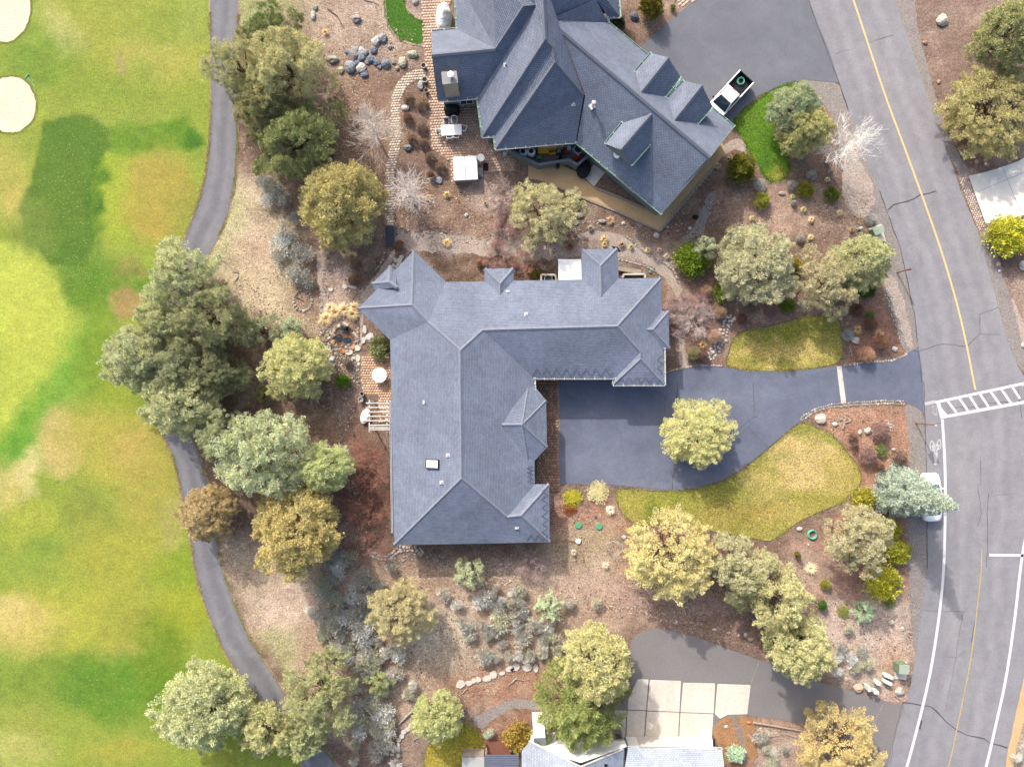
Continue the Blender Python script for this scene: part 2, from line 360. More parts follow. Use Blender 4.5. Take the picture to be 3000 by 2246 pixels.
zones = [
 (PF(515,-30, 700,-30, 690,60, 600,60, 520,60), C(150,165,80), 1.5, .8),
 (blob(680,120,120,130), C(168,140,118), 3, .8), (blob(800,60,130,80), C(176,152,134), 3, .9), (blob(790,280,70,160), C(142,108,88), 3, .9),
 (PF(505,380, 560,390, 640,500, 640,620, 700,700, 560,760, 480,640, 440,600), C(186,168,130), 3, .95),
 (PF(500,420, 540,430, 520,520, 470,590, 445,580), C(176,176,112), 1.5, .8),
 (blob(560,560,40,70), C(190,160,130), 2, .8), (blob(570,620,60,60), C(196,178,136), 2, .6), (blob(655,640,40,45), C(150,112,88), 2, .7),
 (PF(700,540, 760,540, 770,640, 760,700, 700,720), C(188,160,144), 2, .8),
 (blob(560,850,150,150), C(126,98,76), 3, .9), (blob(630,900,70,70), C(120,92,74), 3, .9),
 (PF(700,850, 780,850, 790,960, 780,1180, 850,1200, 850,1240, 700,1200, 690,960), C(140,104,86), 2, .9),
 (blob(800,1060,55,130), C(128,84,66), 2, .9),
 (PF(455,1150, 640,1200, 700,1240, 700,1330, 600,1420, 560,1380, 500,1290), C(184,160,130), 2.5, .95),
 (PF(560,1370, 640,1330, 690,1380, 640,1460, 590,1440), C(164,166,100), 2, .8),
 (blob(610,1310,70,50), C(206,178,154), 2, .8),
 (PF(690,1230, 1200,1230, 1350,1240, 1360,1360, 1200,1480, 980,1500, 880,1600, 720,1600, 640,1450), C(176,146,122), 3, .95),
 (blob(960,1380,90,60), C(198,180,152), 3, .85), (blob(1010,1440,60,40), C(160,132,106), 3, .6), (blob(760,1380,70,90), C(172,130,104), 3, .7),
 (blob(1080,1480,110,40), C(176,128,100), 2, .85), (blob(1100,1570,60,40), C(150,100,76), 2, .9), (blob(880,1620,60,60), C(140,116,96), 2, .8),
 (PF(1190,1080, 1330,1090, 1360,1140, 1520,1150, 1560,1180, 1380,1260, 1190,1170), C(166,112,84), 2, .9),
 (blob(1270,1190,80,45), C(170,150,112), 2.5, .9), (blob(1230,1240,110,35), C(178,150,128), 2.5, .8), (blob(1420,1310,150,45), C(172,138,122), 2.5, .9),
 (PF(1390,1290, 1560,1310, 1700,1400, 1700,1450, 1560,1380, 1430,1350), C(140,108,94), 2, .8),
 (PF(1730,880, 1975,872, 1975,1010, 1930,1060, 1860,1040, 1830,960, 1760,915), C(178,124,92), 1, .95),
 (PF(1860,1040, 1980,1040, 1985,1180, 1950,1290, 1760,1300, 1700,1180, 1830,1090), C(166,118,98), 1.5, .9),
 (blob(1750,1230,60,60), C(168,140,122), 2, .8), (PF(1790,1290, 1985,1290, 1950,1500, 1800,1470, 1770,1380), C(196,172,156), 2.5, .95), (blob(1930,1440,30,60), C(186,140,112), 2, .7),
 (PF(1570,410, 1720,400, 1850,420, 1890,480, 1880,500, 1760,510, 1600,500, 1480,470), C(162,128,108), 2, .9), (blob(1700,470,70,40), C(178,144,124), 2, .8),
 (PF(1400,440, 1580,390, 1570,440, 1480,520, 1420,500), C(132,96,78), 1.5, .9), (blob(1530,480,50,60), C(130,96,80), 2, .8),
 (PF(850,400, 1090,400, 1200,480, 1240,540, 1120,620, 900,540, 850,500), C(140,106,86), 2.5, .9), (blob(1060,420,50,40), C(176,154,142), 2, .7),
 (PF(860,505, 1200,520, 1450,540, 1450,580, 1200,560, 900,545), C(172,152,140), 2, .85),
 (PF(900,530, 1200,560, 1200,610, 1050,610, 960,610), C(112,84,64), 1.5, .9),
 (PF(1440,590, 1560,590, 1760,650, 1820,660, 1800,690, 1600,720, 1560,790, 1490,790, 1440,700), C(150,112,92), 1.5, .9),
 (PF(1820,640, 1900,640, 1950,740, 1970,760, 1830,790, 1830,700), C(158,106,82), 1, .95),
 (PF(1380,0, 1500,0, 1400,90, 1360,80), C(150,116,98), 1, .9),
 (PF(1935,-40, 2250,-40, 2250,350, 2120,370, 2060,330, 2010,170), C(140,112,100), 2, .95), (blob(2080,300,50,60), C(128,86,70), 2, .8),
 (PF(2165,570, 2300,570, 2300,900, 2212,760), C(150,120,106), 1.5, .9),
 (PF(2130,1650, 2230,1440, 2300,1440, 2300,1700), C(176,156,140), 1.5, .9),
 (PF(1550,1560, 1660,1556, 1920,1610, 1920,1680, 1600,1680), C(176,136,108), 1.5, .95), (blob(1660,1620,60,40), C(186,164,148), 2, .7),
 (PF(540,1510, 620,1610, 660,1680, 480,1680, 480,1600), C(178,138,112), 2, .9),
 (PF(940,1470, 1170,1440, 1170,1530, 1000,1500), C(160,112,84), 1.5, .8), (PF(900,1540, 940,1600, 920,1680, 860,1680, 870,1560), C(146,118,100), 1.5, .8),
]
P, Q = grid(-62, 62, -50, 50, .32)
zz = np.zeros((len(P), 1))
c0 = paint(P, mulch, zones); c0 *= (.82+.36*fbm(P, 2.2, 41))[:, None]
q2 = P@np.array([[.8,-.6],[.6,.8]]); bl = np.clip((fbm(q2, 1.3, 51)-.52)*4, 0, 1)[:, None]*.3; c0 = c0*(1-bl)+np.array(tan[:3])*bl; bl = np.clip((fbm(q2+31, .9, 61)-.55)*4, 0, 1)[:, None]*.35; c0 = c0*(1-bl)+np.array(darkm[:3])*bl; c0 = c0*1.36; g_ = c0.mean(1, keepdims=True); c0 = c0*.68+g_*.32*np.array([1.10,1,.89])
V = np.hstack([P, zz]); ring = np.array([(-900,-900,0),(900,-900,0),(900,900,0),(-900,900,0)], np.float32)
nb = len(V); corner = [int(np.argmin(np.hypot(P[:, 0]-a, P[:, 1]-b))) for a, b in ((-62,-50),(62,-50),(62,50),(-62,50))]
V = np.vstack([V, ring]); Q = np.vstack([Q]+[np.array([[nb+i, nb+(i+1) % 4, corner[(i+1) % 4], corner[i]]]) for i in range(4)])
link('ground', npmesh('ground', V, Q, mt['ground'], np.vstack([c0, np.tile(np.array(mulch[:3]), (4, 1))])))['kind'] = 'structure'
# ---- golf course
pl = [Fp(*p) for p in ((453,-400),(453,0),(455,100),(456,200),(455,260),(450,330),(440,400),(420,460),(395,525),(368,600),(350,690),(340,800),(338,870),(342,910),(352,940),(375,986),(393,1070),(410,1156),(422,1238),(441,1302),(466,1365),(484,1408),(515,1455),(552,1503),(590,1555),(626,1604),(656,1656),(800,1900))]
pr = [Fp(*p) for p in ((515,-400),(515,0),(515,120),(515,230),(512,330),(507,400),(498,440),(490,473),(467,523),(440,573),(418,640),(405,720),(400,800),(405,880),(416,940),(435,995),(450,1043),(460,1100),(470,1176),(482,1236),(492,1264),(509,1310),(530,1358),(553,1400),(575,1434),(593,1460),(625,1515),(660,1565),(699,1612),(733,1656),(900,1900))]
PL = [W(*p) for p in pl]; PRR = [W(*p) for p in pr]
PLs = chaikin(PL, 1, False); PRs = chaikin(PRR, 1, False)
gz = [
 (blob(240,120,240,110), C(172,168,76), 6, .9), (blob(330,110,70,90), C(190,176,96), 5, .7), (blob(90,120,90,60), C(120,150,52), 4, .8), (blob(60,60,60,50), C(150,165,70), 3, .6), (blob(130,60,30,60,30), C(196,184,120), 3, .6),
 (blob(240,190,150,45), C(140,158,58), 4, .7), (blob(350,60,80,40), C(130,155,50), 4, .6), (blob(420,40,30,60), C(168,172,92), 3, .6),
 (blob(265,135,7,26,20), C(176,150,110), .8, .8), (blob(60,35,8,4), C(222,205,160), 1, .8),
 (blob(400,1580,50,30), C(150,150,60), 3, .3),
 (PF(232,272, 330,262, 400,262, 436,292, 424,322, 340,318, 240,340), C(106,142,36), 1.8, .9), (blob(420,300,20,26,60), C(72,120,26), 1, .8),
 (blob(215,360,25,40), C(160,176,60), 2, .9), (blob(250,430,45,90), C(178,184,66), 3, .8), (blob(340,420,75,95), C(186,162,80), 4, .95), (blob(400,470,30,60), C(150,148,70), 3, .6),
 (blob(20,380,50,70), C(190,176,92), 3, .9), (blob(40,440,30,40), C(208,184,104), 2, .7), (blob(90,300,14,60), C(170,172,62), 2, .8),
 (blob(180,590,70,70), C(112,146,50), 3, .85), (blob(240,620,120,55), C(104,140,40), 3.5, .85), (blob(290,580,40,30), C(164,140,86), 2, .5), (blob(275,660,30,34), C(186,146,104), 1.2, .85), (blob(310,740,26,12), C(190,146,108), 1, .8),
 (PF(-20,510, 40,530, 90,560, 130,610, 160,680, 178,760, 170,850, 120,920, 70,980, 30,1040, -20,1080), C(196,198,88), 3, .95),
 (blob(30,620,60,70), C(206,204,96), 5, .6), (blob(60,700,50,80), C(200,196,88), 5, .6), (blob(40,830,50,60), C(186,190,84), 5, .7),
 (blob(150,800,40,100,-20), C(134,172,66), 4, .85), (blob(95,900,45,100,-25), C(124,164,58), 4, .85), (blob(30,960,30,80,-25), C(108,158,50), 3, .85),
 (blob(205,760,45,110,-12), C(126,152,46), 4, .8), (blob(250,840,40,60), C(160,166,58), 3, .7), (blob(160,560,90,16,-42), C(100,144,34), 2.5, .8),
 (blob(130,950,50,62), C(208,180,118), 3, .9), (blob(60,1020,26,50,-15), C(228,204,150), 2, .9), (blob(20,1060,30,50), C(216,190,128), 2.5, .85), (blob(140,1000,40,30), C(214,184,124), 2, .7),
 (blob(250,960,100,80), C(190,172,84), 5, .9), (blob(310,980,50,60), C(202,170,100), 4, .8), (blob(330,1060,60,110,-15), C(186,168,84), 5, .85), (blob(380,1120,26,100,-12), C(186,170,104), 2, .7),
 (blob(190,1110,60,60), C(150,152,70), 4, .8), (blob(250,1200,110,70), C(180,170,74), 5, .8), (blob(60,1120,60,60), C(178,176,74), 4, .8), (blob(390,1230,60,50), C(150,166,50), 3, .8), (blob(80,1190,40,30), C(140,160,66), 3, .8),
 (blob(200,1330,200,70), C(186,178,76), 6, .85), (blob(40,1350,90,50), C(212,186,112), 4, .9), (blob(20,1330,40,30), C(222,194,130), 3, .7), (blob(300,1340,80,60), C(164,160,68), 4, .7), (blob(400,1330,60,60), C(172,172,52), 3, .7),
 (blob(290,1420,60,40), C(188,170,92), 3, .7), (blob(140,1470,170,60), C(134,152,60), 5, .9), (blob(230,1480,90,80), C(104,142,42), 5, .9), (blob(360,1440,60,110,10), C(122,144,40), 4, .85), (blob(330,1480,30,70), C(104,138,32), 3, .7),
 (blob(60,1560,60,40), C(168,166,80), 4, .8), (blob(40,1620,70,40), C(196,186,112), 4, .8), (blob(260,1620,80,30), C(180,168,76), 3, .8), (blob(480,1620,60,30), C(166,164,70), 3, .8), (blob(400,1580,50,30), C(150,150,60), 3, .5),
 (PF(95,262, 150,250, 205,254, 232,272, 236,315, 214,352, 198,402, 200,470, 206,520, 175,575, 110,570, 60,520, 42,455, 70,400, 80,320), C(92,124,40), .7, .9),
 (blob(75,490,45,60), C(128,142,64), 3, .7), (blob(212,430,16,90), C(66,116,22), 1.2, .8), (blob(150,300,60,30), C(84,120,40), 3, .5),
]
gpoly = [Vector((-75, 75))]+[Vector((p.x, p.y)) for p in PLs]+[Vector((-75, -60))]
gpoly = [p for p in gpoly if True]
gz = [(sh, tuple(np.array(c[:3])*np.array([.82,.93,.80])), so*.62, st) for sh, c, so, st in gz]
sheet('golf_course_grass', gpoly, .004, mt['turf'], .3, gz, C(142, 160, 62))
mid = [(a+b_)/2 for a, b_ in zip(PLs, PRs)]
def lane(line, off, w): q = ribbon(line, 2*abs(off)+1e-4); n_ = len(line); side = q[:n_] if off > 0 else q[n_:][::-1]; return ribbon(side, w)
sheet('cart_path', rough_edge(PLs+PRs[::-1], .5, .02), .012, mt['path'], .3, [(lane(mid, .001, .7), C(120,120,128), .5, .8), (lane(mid, .75, .4), C(143,142,148), .4, .6), (lane(mid, -.75, .4), C(143,142,148), .4, .6)], C(132,132,139))
b = MB()
for side in (PLs, PRs): strip(b, rough_edge(side, .5, .03)[:-1], .10, .016)
# keep the closing segment of rough_edge out of the trim
b2 = MB()
for side, off in ((PLs, -.10), (PRs, .10)):
    q = [Vector(p[:2]) for p in side]; w = [.10+.12*random.random() for _ in q]; strip(b2, [(p.x+off*.4, p.y) for p in q], w, .009)
tag(b2.build('bare_path_edge', mat('bare_edge_soil', C(182, 150, 118), .95, [(3, .2), (20, .2)])), kind='structure')
for cx, cy, rx, ry, rot in ((10, 10, 56, 88, 0), (24, 226, 54, 66, 0)):
    po = [F(cx+rx*math.cos(t)*(1+.05*math.sin(3*t+1)), cy+ry*math.sin(t)*(1+.05*math.cos(2*t))) for t in np.linspace(0, 2*math.pi, 60)[:-1]]
    sheet('sand_bunker', po, .012, mt['sand'])
    lip = MB(); q = rough_edge(po, .25, .06); strip(lip, [*q, q[0]], .22, .015); tag(lip.build('bunker_lip', mat('bunker_lip_turf', C(120, 128, 56), .95, [(3, .3), (14, .35)])), kind='structure')
# ---- gravel shoulders, beds, lawns
def gpatch(name, pts, z, m, sm=1, amp=.07): sheet(name, rough_edge(chaikin(pts, sm), .35, amp), z, m)
gpatch('gravel_shoulder', PF(1720,168, 1815,172, 1842,243, 1900,400, 1950,530, 1962,600, 1980,690, 1986,745, 1975,758, 1955,765, 1940,720, 1918,640, 1905,600, 1915,540, 1890,480, 1850,470, 1830,430, 1815,300, 1790,230, 1740,200), .008, mt['gravel'])
gpatch('gravel_shoulder', PF(1952,866, 1998,880, 2004,1030, 2006,1240, 1996,1320, 1985,1400, 1975,1420, 1965,1300, 1962,1180, 1966,1030, 1960,930), .008, mt['gravel'])
gpatch('gravel_shoulder', PF(1925,-60, 1930,0, 1957,75, 2000,200, 2070,390, 2100,380, 2068,330, 2040,270, 2010,170, 1985,70, 1975,0, 1975,-60), .008, mt['gravel'])
gpatch('gravel_shoulder', PF(2110,490, 2130,480, 2160,560, 2180,640, 2230,740, 2260,830, 2200,800, 2172,728, 2144,625), .008, mt['gravel'])
gpatch('gravel_shoulder', PF(2215,1440, 2250,1440, 2200,1590, 2185,1680, 2168,1660, 2186,1566, 2209,1466), .008, mt['granite'])
gpatch('pale_gravel_strip', PF(1908,615, 1930,660, 1945,715, 1965,755, 1975,745, 1962,690, 1950,640, 1935,600, 1915,590), .012, mt['palegravel'], 1, .12)
gpatch('pale_gravel_strip', PF(2180,640, 2195,650, 2245,800, 2225,790), .012, mt['palegravel'], 1, .12)
gpatch('pale_gravel_bed', PF(1815,250, 1850,330, 1885,400, 1890,440, 1860,480, 1825,450, 1815,400, 1830,340), .010, mt['palegravel'], 1, .15)
gpatch('gravel_footpath', PR(2,1, 560,360, 800,340, 920,370, 1050,450, 1200,560, 1330,640, 1420,760, 1480,880, 1500,1000, 1530,1150, 1480,1300, 1540,1510, 1450,1540, 1440,1350, 1440,1150, 1420,1000, 1400,860, 1330,760, 1200,650, 1080,580, 920,540, 900,500, 760,410, 560,420), .008, mt['palegravel'], 1, .1)
gpatch('gravel_footpath', PR(2,1, 1700,0, 1775,0, 1740,120, 1690,250, 1640,380, 1560,400, 1500,480, 1440,430, 1580,300, 1640,160), .010, mt['gravel'], 1, .12)
gpatch('gravel_footpath', PF(850,500, 960,505, 1080,520, 1180,532, 1260,536, 1330,530, 1345,545, 1260,556, 1170,560, 1070,556, 960,545, 860,540), .008, mt['palegravel'], 1, .22)
gpatch('gravel_footpath', PR(1,1, 540,500, 640,480, 700,560, 600,680, 560,800, 640,960, 620,1060, 540,1050, 560,900, 520,700), .008, mt['palegravel'], 1, .12)
gpatch('gravel_footpath', PR(1,1, 860,900, 1000,780, 1110,620, 1190,480, 1200,560, 1090,720, 1010,900, 900,980, 930,1150, 900,1420, 880,1300, 900,1120), .010, mt['palegravel'], 1, .1)
gpatch('gravel_footpath', PR(1,3, 1850,1240, 1950,1190, 2060,1120, 2200,1070, 2330,1075, 2480,1100, 2480,1170, 2300,1150, 2180,1150, 2080,1220, 1980,1290, 1950,1340, 1890,1300), .010, mt['gravel'], 1, .1)
gpatch('pale_gravel_bed', PF(1585,300, 1606,300, 1620,330, 1640,360, 1610,330, 1580,320, 1560,345, 1555,320), .012, mt['palegravel'], 1, .05)
lz = lambda pts, cs: [(blob(x, y, r1, r2), c, 1.4, s) for x, y, r1, r2, c, s in cs]+[(blob(*random.choice([(1400+random.random()*440, 960+random.random()*190), (1580+random.random()*240, 690+random.random()*110)]), 6+random.random()*14, 5+random.random()*9, random.random()*180), random.choice((C(150,148,66), C(206,182,112), C(124,134,48), C(190,166,92))), .7, .7) for _ in range(46)]
lawnA = chaikin(PF(1566,790, 1575,760, 1581,733, 1600,716, 1659,705, 1734,685, 1809,676, 1820,726, 1820,768, 1808,788, 1740,797, 1659,803, 1600,797), 1)
sheet('front_lawn', rough_edge(lawnA, .3, .07), .016, mt['lawn'], .34, lz(0, [(1680,720,90,25,C(132,138,50),.8),(1620,760,40,25,C(198,176,104),.8),(1720,770,60,25,C(206,184,112),.7),(1780,700,40,20,C(150,142,66),.7),(1660,785,80,12,C(190,176,92),.6)]), C(164,154,76))
lawnB = chaikin(PF(1338,1054, 1400,1060, 1444,1062, 1493,1059, 1556,1042, 1601,1017, 1659,970, 1724,914, 1740,914, 1759,921, 1797,936, 1822,966, 1850,1001, 1862,1028, 1857,1048, 1819,1088, 1771,1104, 1714,1133, 1674,1164, 1659,1170, 1589,1155, 1512,1143, 1419,1130, 1380,1136, 1350,1117, 1333,1088, 1329,1065), 1)
sheet('big_front_lawn', rough_edge(lawnB, .3, .07), .016, mt['lawn'], .34, lz(0, [(1740,1000,90,60,C(208,184,124),.9),(1650,1040,50,40,C(193,174,108),.8),(1500,1090,90,30,C(156,153,72),.9),(1400,1085,50,40,C(167,159,76),.8),(1400,1110,15,20,C(97,124,40),.8),(1450,1080,14,14,C(110,131,44),.6),(1600,1110,70,30,C(159,143,72),.8),(1560,1130,60,14,C(178,164,92),.6),(1690,1110,60,25,C(184,166,96),.7),(1620,1010,60,14,C(150,145,70),.7),(1810,1010,40,40,C(186,168,98),.6),(1745,930,25,14,C(141,145,66),.7),(1840,1050,20,30,C(176,161,92),.5),(1660,985,60,10,C(131,139,60),.7),(1550,1055,80,10,C(131,137,58),.8),(1790,945,40,14,C(139,143,64),.7),(1430,1070,60,20,C(141,145,60),.7)]), C(161,155,78))
lawnC = chaikin(PF(1579,262, 1606,300, 1616,327, 1636,355, 1659,391, 1674,394, 1704,380, 1706,350, 1697,320, 1674,288, 1674,257, 1700,220, 1722,190, 1719,176, 1684,187, 1650,205, 1612,232), 1)
sheet('side_lawn', rough_edge(lawnC, .3, .06), .016, mt['lawn'], .34, lz(0, [(1650,340,20,40,C(74,118,22),.7),(1680,375,20,16,C(166,158,72),.7),(1610,250,20,20,C(110,124,40),.5),(1715,183,14,8,C(150,140,54),.9)]), C(92,130,28))
lawnD = chaikin(PR(1,0, 1110,-200, 1110,0, 1130,200, 1200,310, 1310,370, 1450,395, 1440,170, 1380,165, 1300,100, 1278,0, 1278,-200), 1)
sheet('patio_lawn', rough_edge(lawnD, .3, .05), .016, mt['lawn'], .34, [], C(66,112,22))
lawnE = chaikin(PR(1,3, 1440,1900, 1440,1656, 1460,1480, 1550,1370, 1760,1262, 1890,1320, 1960,1420, 1965,1560, 1965,1900), 1)
sheet('lower_lawn', rough_edge(lawnE, .4, .03), .016, mt['lawn'], .34, lz(0, [(990,1600,40,40,C(176,164,60),.8),(940,1640,30,30,C(180,164,68),.8)]), C(150,140,54))
b = MB()
for lw in (lawnA, lawnB): q = rough_edge(lw, .5, .02); strip(b, [*q, q[0]], .07, .024)
tag(b.build('lawn_edging', mt['crack']), kind='structure')
q = [R(1,0,x,y) for x, y in ((1110,-200),(1112,0),(1130,200),(1200,312),(1310,375),(1450,398))]; b = MB(); strip(b, chaikin(q, 2, False), .16, .024); tag(b.build('concrete_kerb_edging', mt['palegravel']), kind='structure')
# ---- roads and driveways
road = PF(1747,-300, 1747,0, 1765,50, 1790,110, 1811,178, 1834,243, 1870,335, 1899,410, 1925,478, 1945,538, 1959,600, 1977,688, 1983,740, 1989,800, 1995,866, 1999,940, 2001,1026, 2003,1130, 2003,1236, 1992,1319, 1979,1415, 1964,1491, 1951,1529, 1926,1617, 1917,1656, 1850,1900,
  2100,1900, 2171,1656, 2188,1566, 2211,1466, 2240,1380, 2420,1320, 2420,860, 2240,860, 2205,800, 2194,783, 2174,728, 2146,625, 2116,508, 2076,413, 2050,335, 2001,200, 1959,75, 1932,0, 1850,-300)
cl = [Vector((p.x, p.y)) for p in chaikin(PF(1740,-250, 1815,-80, 1843,0, 1873,90, 1909,200, 1950,310, 1988,413, 2034,543, 2069,663, 2089,751, 2103,826, 2115,930, 2120,1050, 2120,1186, 2119,1239, 2110,1315, 2098,1420, 2073,1541, 2050,1656, 2000,1800), 2, False)]
rz_ = [(lane(cl, o_, w_), c_, .5, st_) for o_, w_, c_, st_ in ((-1.0,.5,C(145,144,150),.7),(-2.6,.55,C(144,143,149),.7),(1.0,.5,C(145,144,150),.7),(2.6,.55,C(145,144,150),.6),(-1.8,.5,C(163,162,167),.6),(1.8,.5,C(163,162,167),.6),(-3.5,.5,C(140,141,150),.5))]
rz_ += [(blob(2080,1000,40,90), C(158,157,161), 2, .6), (blob(2150,620,20,60,20), C(172,170,172), 2, .5), (blob(1880,120,20,50,20), C(158,157,161), 2, .5), (blob(2060,1350,20,80), C(172,170,172), 2, .5)]
sheet('road', rough_edge(road, .6, .04), .020, mt['road'], .33, rz_, C(153,152,158))
dr = chaikin(PF(1208,770, 1433,770, 1433,812), 0)+chaikin(PF(1433,812, 1462,801, 1489,793, 1531,791, 1573,794, 1659,804, 1740,798, 1806,791, 1889,783, 1947,771, 1966,758, 1984,752), 1, False)+PF(1992,800, 1995,866)+chaikin(PF(1997,898, 1982,880, 1952,868, 1909,866, 1824,872, 1772,882, 1729,907, 1659,967, 1601,1014, 1556,1039, 1493,1056, 1444,1059, 1356,1050, 1306,1046, 1208,1046), 1, False)
sheet('driveway', rough_edge(dr, .5, .02), .026, mt['drive'], .3, [(blob(1540,860,60,14,-5), C(127,134,153), 1.5, .7), (blob(1640,850,120,12,6), C(127,134,152), 1.5, .7), (blob(1500,815,30,16), C(98,106,126), 1, .6), (blob(1300,1000,80,25), C(125,132,150), 2, .6), (blob(1260,880,30,16), C(98,106,126), 1.5, .5), (blob(1620,930,40,30), C(103,110,129), 2, .5), (blob(1900,810,60,14), C(105,112,133), 1.5, .6), (blob(1400,960,25,25), C(105,111,130), 1.5, .6), (blob(1440,1040,120,8), C(133,137,152), .8, .6), (blob(1750,800,60,6), C(131,137,152), .6, .6)], C(114,121,141))
sheet('upper_driveway', PF(1620,-300, 1505,-5, 1388,97, 1360,140, 1500,300, 1560,305, 1583,262, 1600,240, 1640,206, 1690,184, 1740,173, 1813,179, 1791,110, 1766,50, 1748,0, 1748,-300), .026, mt['drive_top'], .35, [(blob(1600,80,60,40), C(114,117,129), 3, .6), (blob(1680,140,60,20,30), C(127,130,139), 2, .6), (blob(1480,130,40,30), C(113,116,128), 2, .5), (blob(1640,30,40,16,50), C(129,131,139), 2, .5)], C(120,123,133))
sheet('lower_driveway', PF(1361,1392, 1366,1380, 1376,1369, 1391,1361, 1421,1357, 1456,1361, 1509,1377, 1585,1405, 1659,1431, 1760,1470, 1848,1493, 1926,1517, 1953,1520, 1930,1600, 1914,1668, 1890,1690, 1800,1600, 1760,1566, 1659,1550, 1612,1543, 1580,1560, 1370,1520, 1362,1470), .026, mt['drive_low'])
sheet('concrete_driveway', [Vector(p) for p in chaikin(PF(2092,380, 2125,373, 2162,362, 2212,344, 2260,300), 1, False)]+PF(2500,300, 2500,480, 2260,440, 2212,465, 2129,484), .026, mt['concrete2'])
b = MB()
for a, c in (((2110,415),(2230,365)),((2165,362),(2205,460))): strip(b, PF(*a, *c), .03, .031)
tag(b.build('control_joint', mt['joint']), kind='structure')
sheet('concrete_band', PF(1807,791, 1817,790, 1828,872, 1817,873), .032, mt['concrete'])
# cracks, seams and sealant on the asphalt
b = MB()
def crack(pts, w, z=.034, jig=.08):
    p = [pts[0]]
    for a, c in zip(pts[:-1], pts[1:]):
        n = max(2, int((c-a).length/.6))
        for k in range(1, n+1): p.append(a+(c-a)*k/n+Vector((random.uniform(-jig, jig), random.uniform(-jig, jig), 0))*(k < n))
    strip(b, p, [.62*w*random.uniform(.4, 1.4) for _ in p], z)
crack(PR(3,1, 1030,165, 1080,120, 1200,90, 1310,35, 1450,0), .16); crack(PR(3,1, 1290,1385, 1500,1320, 1720,1340, 1830,1230, 1830,1060, 1990,1000), .07); crack(PR(3,1, 1830,1230, 2000,1240), .04)
crack(PR(3,2, 1345,0, 1350,160, 1370,800, 1375,1600), .10, jig=.03); crack(PR(3,1, 1250,1370, 1300,1390, 1330,1652), .12, jig=.04)
crack(PR(3,1, 965,0, 1145,500, 1200,750, 1270,1100, 1290,1300), .12, jig=.05); crack(PR(3,0, 350,0, 420,210, 530,500, 610,710, 700,970), .13, jig=.03)
crack(PR(3,2, 1840,620, 1840,870, 1810,880, 1840,1130, 1810,1240), .06); crack(PR(3,2, 1905,960, 1890,1130, 1895,1280, 1885,1600), .07); crack(PR(3,2, 1940,980, 2100,960), .03)
crack(PR(3,2, 1530,290, 1600,220, 1780,210, 1900,180, 2100,170), .07); crack(PR(3,2, 1340,380, 1500,345), .09, jig=.03)
crack(PR(3,2, 2155,0, 2170,160, 2190,300), .10, jig=.03)
crack(PR(3,3, 1150,1100, 1330,1130, 1400,1140, 1520,1260, 1620,1340, 1700,1380, 1850,1410, 1900,1450, 2050,1490), .17); crack(PR(3,3, 1325,310, 1680,325, 1720,280), .05); crack(PR(3,3, 1790,250, 1770,420, 1740,580), .07); crack(PR(3,3, 1670,330, 1600,760, 1520,1180), .04, jig=.04); crack(PR(3,3, 1480,710, 1610,720, 1700,650), .04)
crack(PR(3,3, 1150,1110, 1090,1350, 1040,1656), .05, jig=.03)
crack(PR(2,2, 1425,0, 1420,140, 1422,270), .10); crack(PR(2,2, 1330,130, 1315,200, 1325,260), .06); crack(PR(2,2, 2080,0, 2090,150, 2090,300, 2000,370, 1930,440), .07); crack(PR(2,2, 2060,340, 2050,390, 2120,470, 2210,560), .08); crack(PR(2,2, 2050,360, 1970,470), .06); crack(PR(2,2, 1385,925, 1395,780, 1430,720, 1450,620), .10); crack(PR(2,2, 1000,640, 940,550, 945,430), .03); crack(PR(2,2, 2080,300, 2130,290), .05)
crack(PR(3,0, 850,370, 1080,310), .05); crack(PR(3,0, 580,470, 700,430), .03)
tag(b.build('asphalt_crack', mt['crack']), 'dark crack and sealant lines in the asphalt', None, None, 'structure')
b = MB(); strip(b, PR(2,3, 2115,740, 2100,790, 2070,870, 2050,930), .05, .034); strip(b, PR(3,3, 350,1130, 330,1280), .04, .034); strip(b, PR(3,3, 980,1120, 920,1250), .03, .034); tag(b.build('pale_crack', mt['palegravel']), kind='structure')
# ---- painted markings
def marking(name, m, parts, z=.038):
    b = MB()
    for pts, w in parts: strip(b, pts, w, z)
    return tag(b.build(name, m), kind='structure')
def smooth(pts, it=2): return [Vector((p.x, p.y, 0)) for p in chaikin(pts, it, False)]
marking('yellow_centre_line', mt['yellow'], [(smooth(PF(1740,-250, 1815,-80, 1843,0, 1873,90, 1909,200, 1950,310, 1988,413, 2034,543, 2069,663, 2089,751, 2103,826, 2107,842)), .19)])
marking('worn_yellow_line', mt['yellow2'], [(smooth(PF(2120,1186, 2119,1239, 2110,1315, 2098,1420, 2073,1541, 2050,1656, 2000,1800)), .11)])
marking('bike_lane_line', mt['white'], [(smooth(PF(2035,905, 2040,980, 2042,1051, 2041,1140, 2038,1239, 2029,1327, 2012,1440, 1992,1529, 1959,1656, 1900,1850)), .27)])
marking('edge_line', mt['white'], [(smooth(PF(2226,1120, 2212,1170, 2202,1239, 2193,1327, 2173,1466, 2153,1554, 2130,1656, 2090,1800)), .27), (PR(3,2, 1910,1488, 1930,1489, 1975,1490, 1990,1490, 2160,1492, 2230,1495), .26)])
rungs = [(PR(3,2, a, b_, c, d), .24) for a, b_, c, d in ((1550,160,1625,258),(1650,136,1725,243),(1740,118,1815,233),(1830,100,1905,213),(1920,76,2005,196),(2015,60,2100,182),(2110,42,2175,140),(1470,205,1545,290))]
marking('crosswalk', mt['white'], [(PR(3,2, 1445,172, 2240,2), .27), (PR(3,2, 1500,300, 2240,165), .30)], .036)
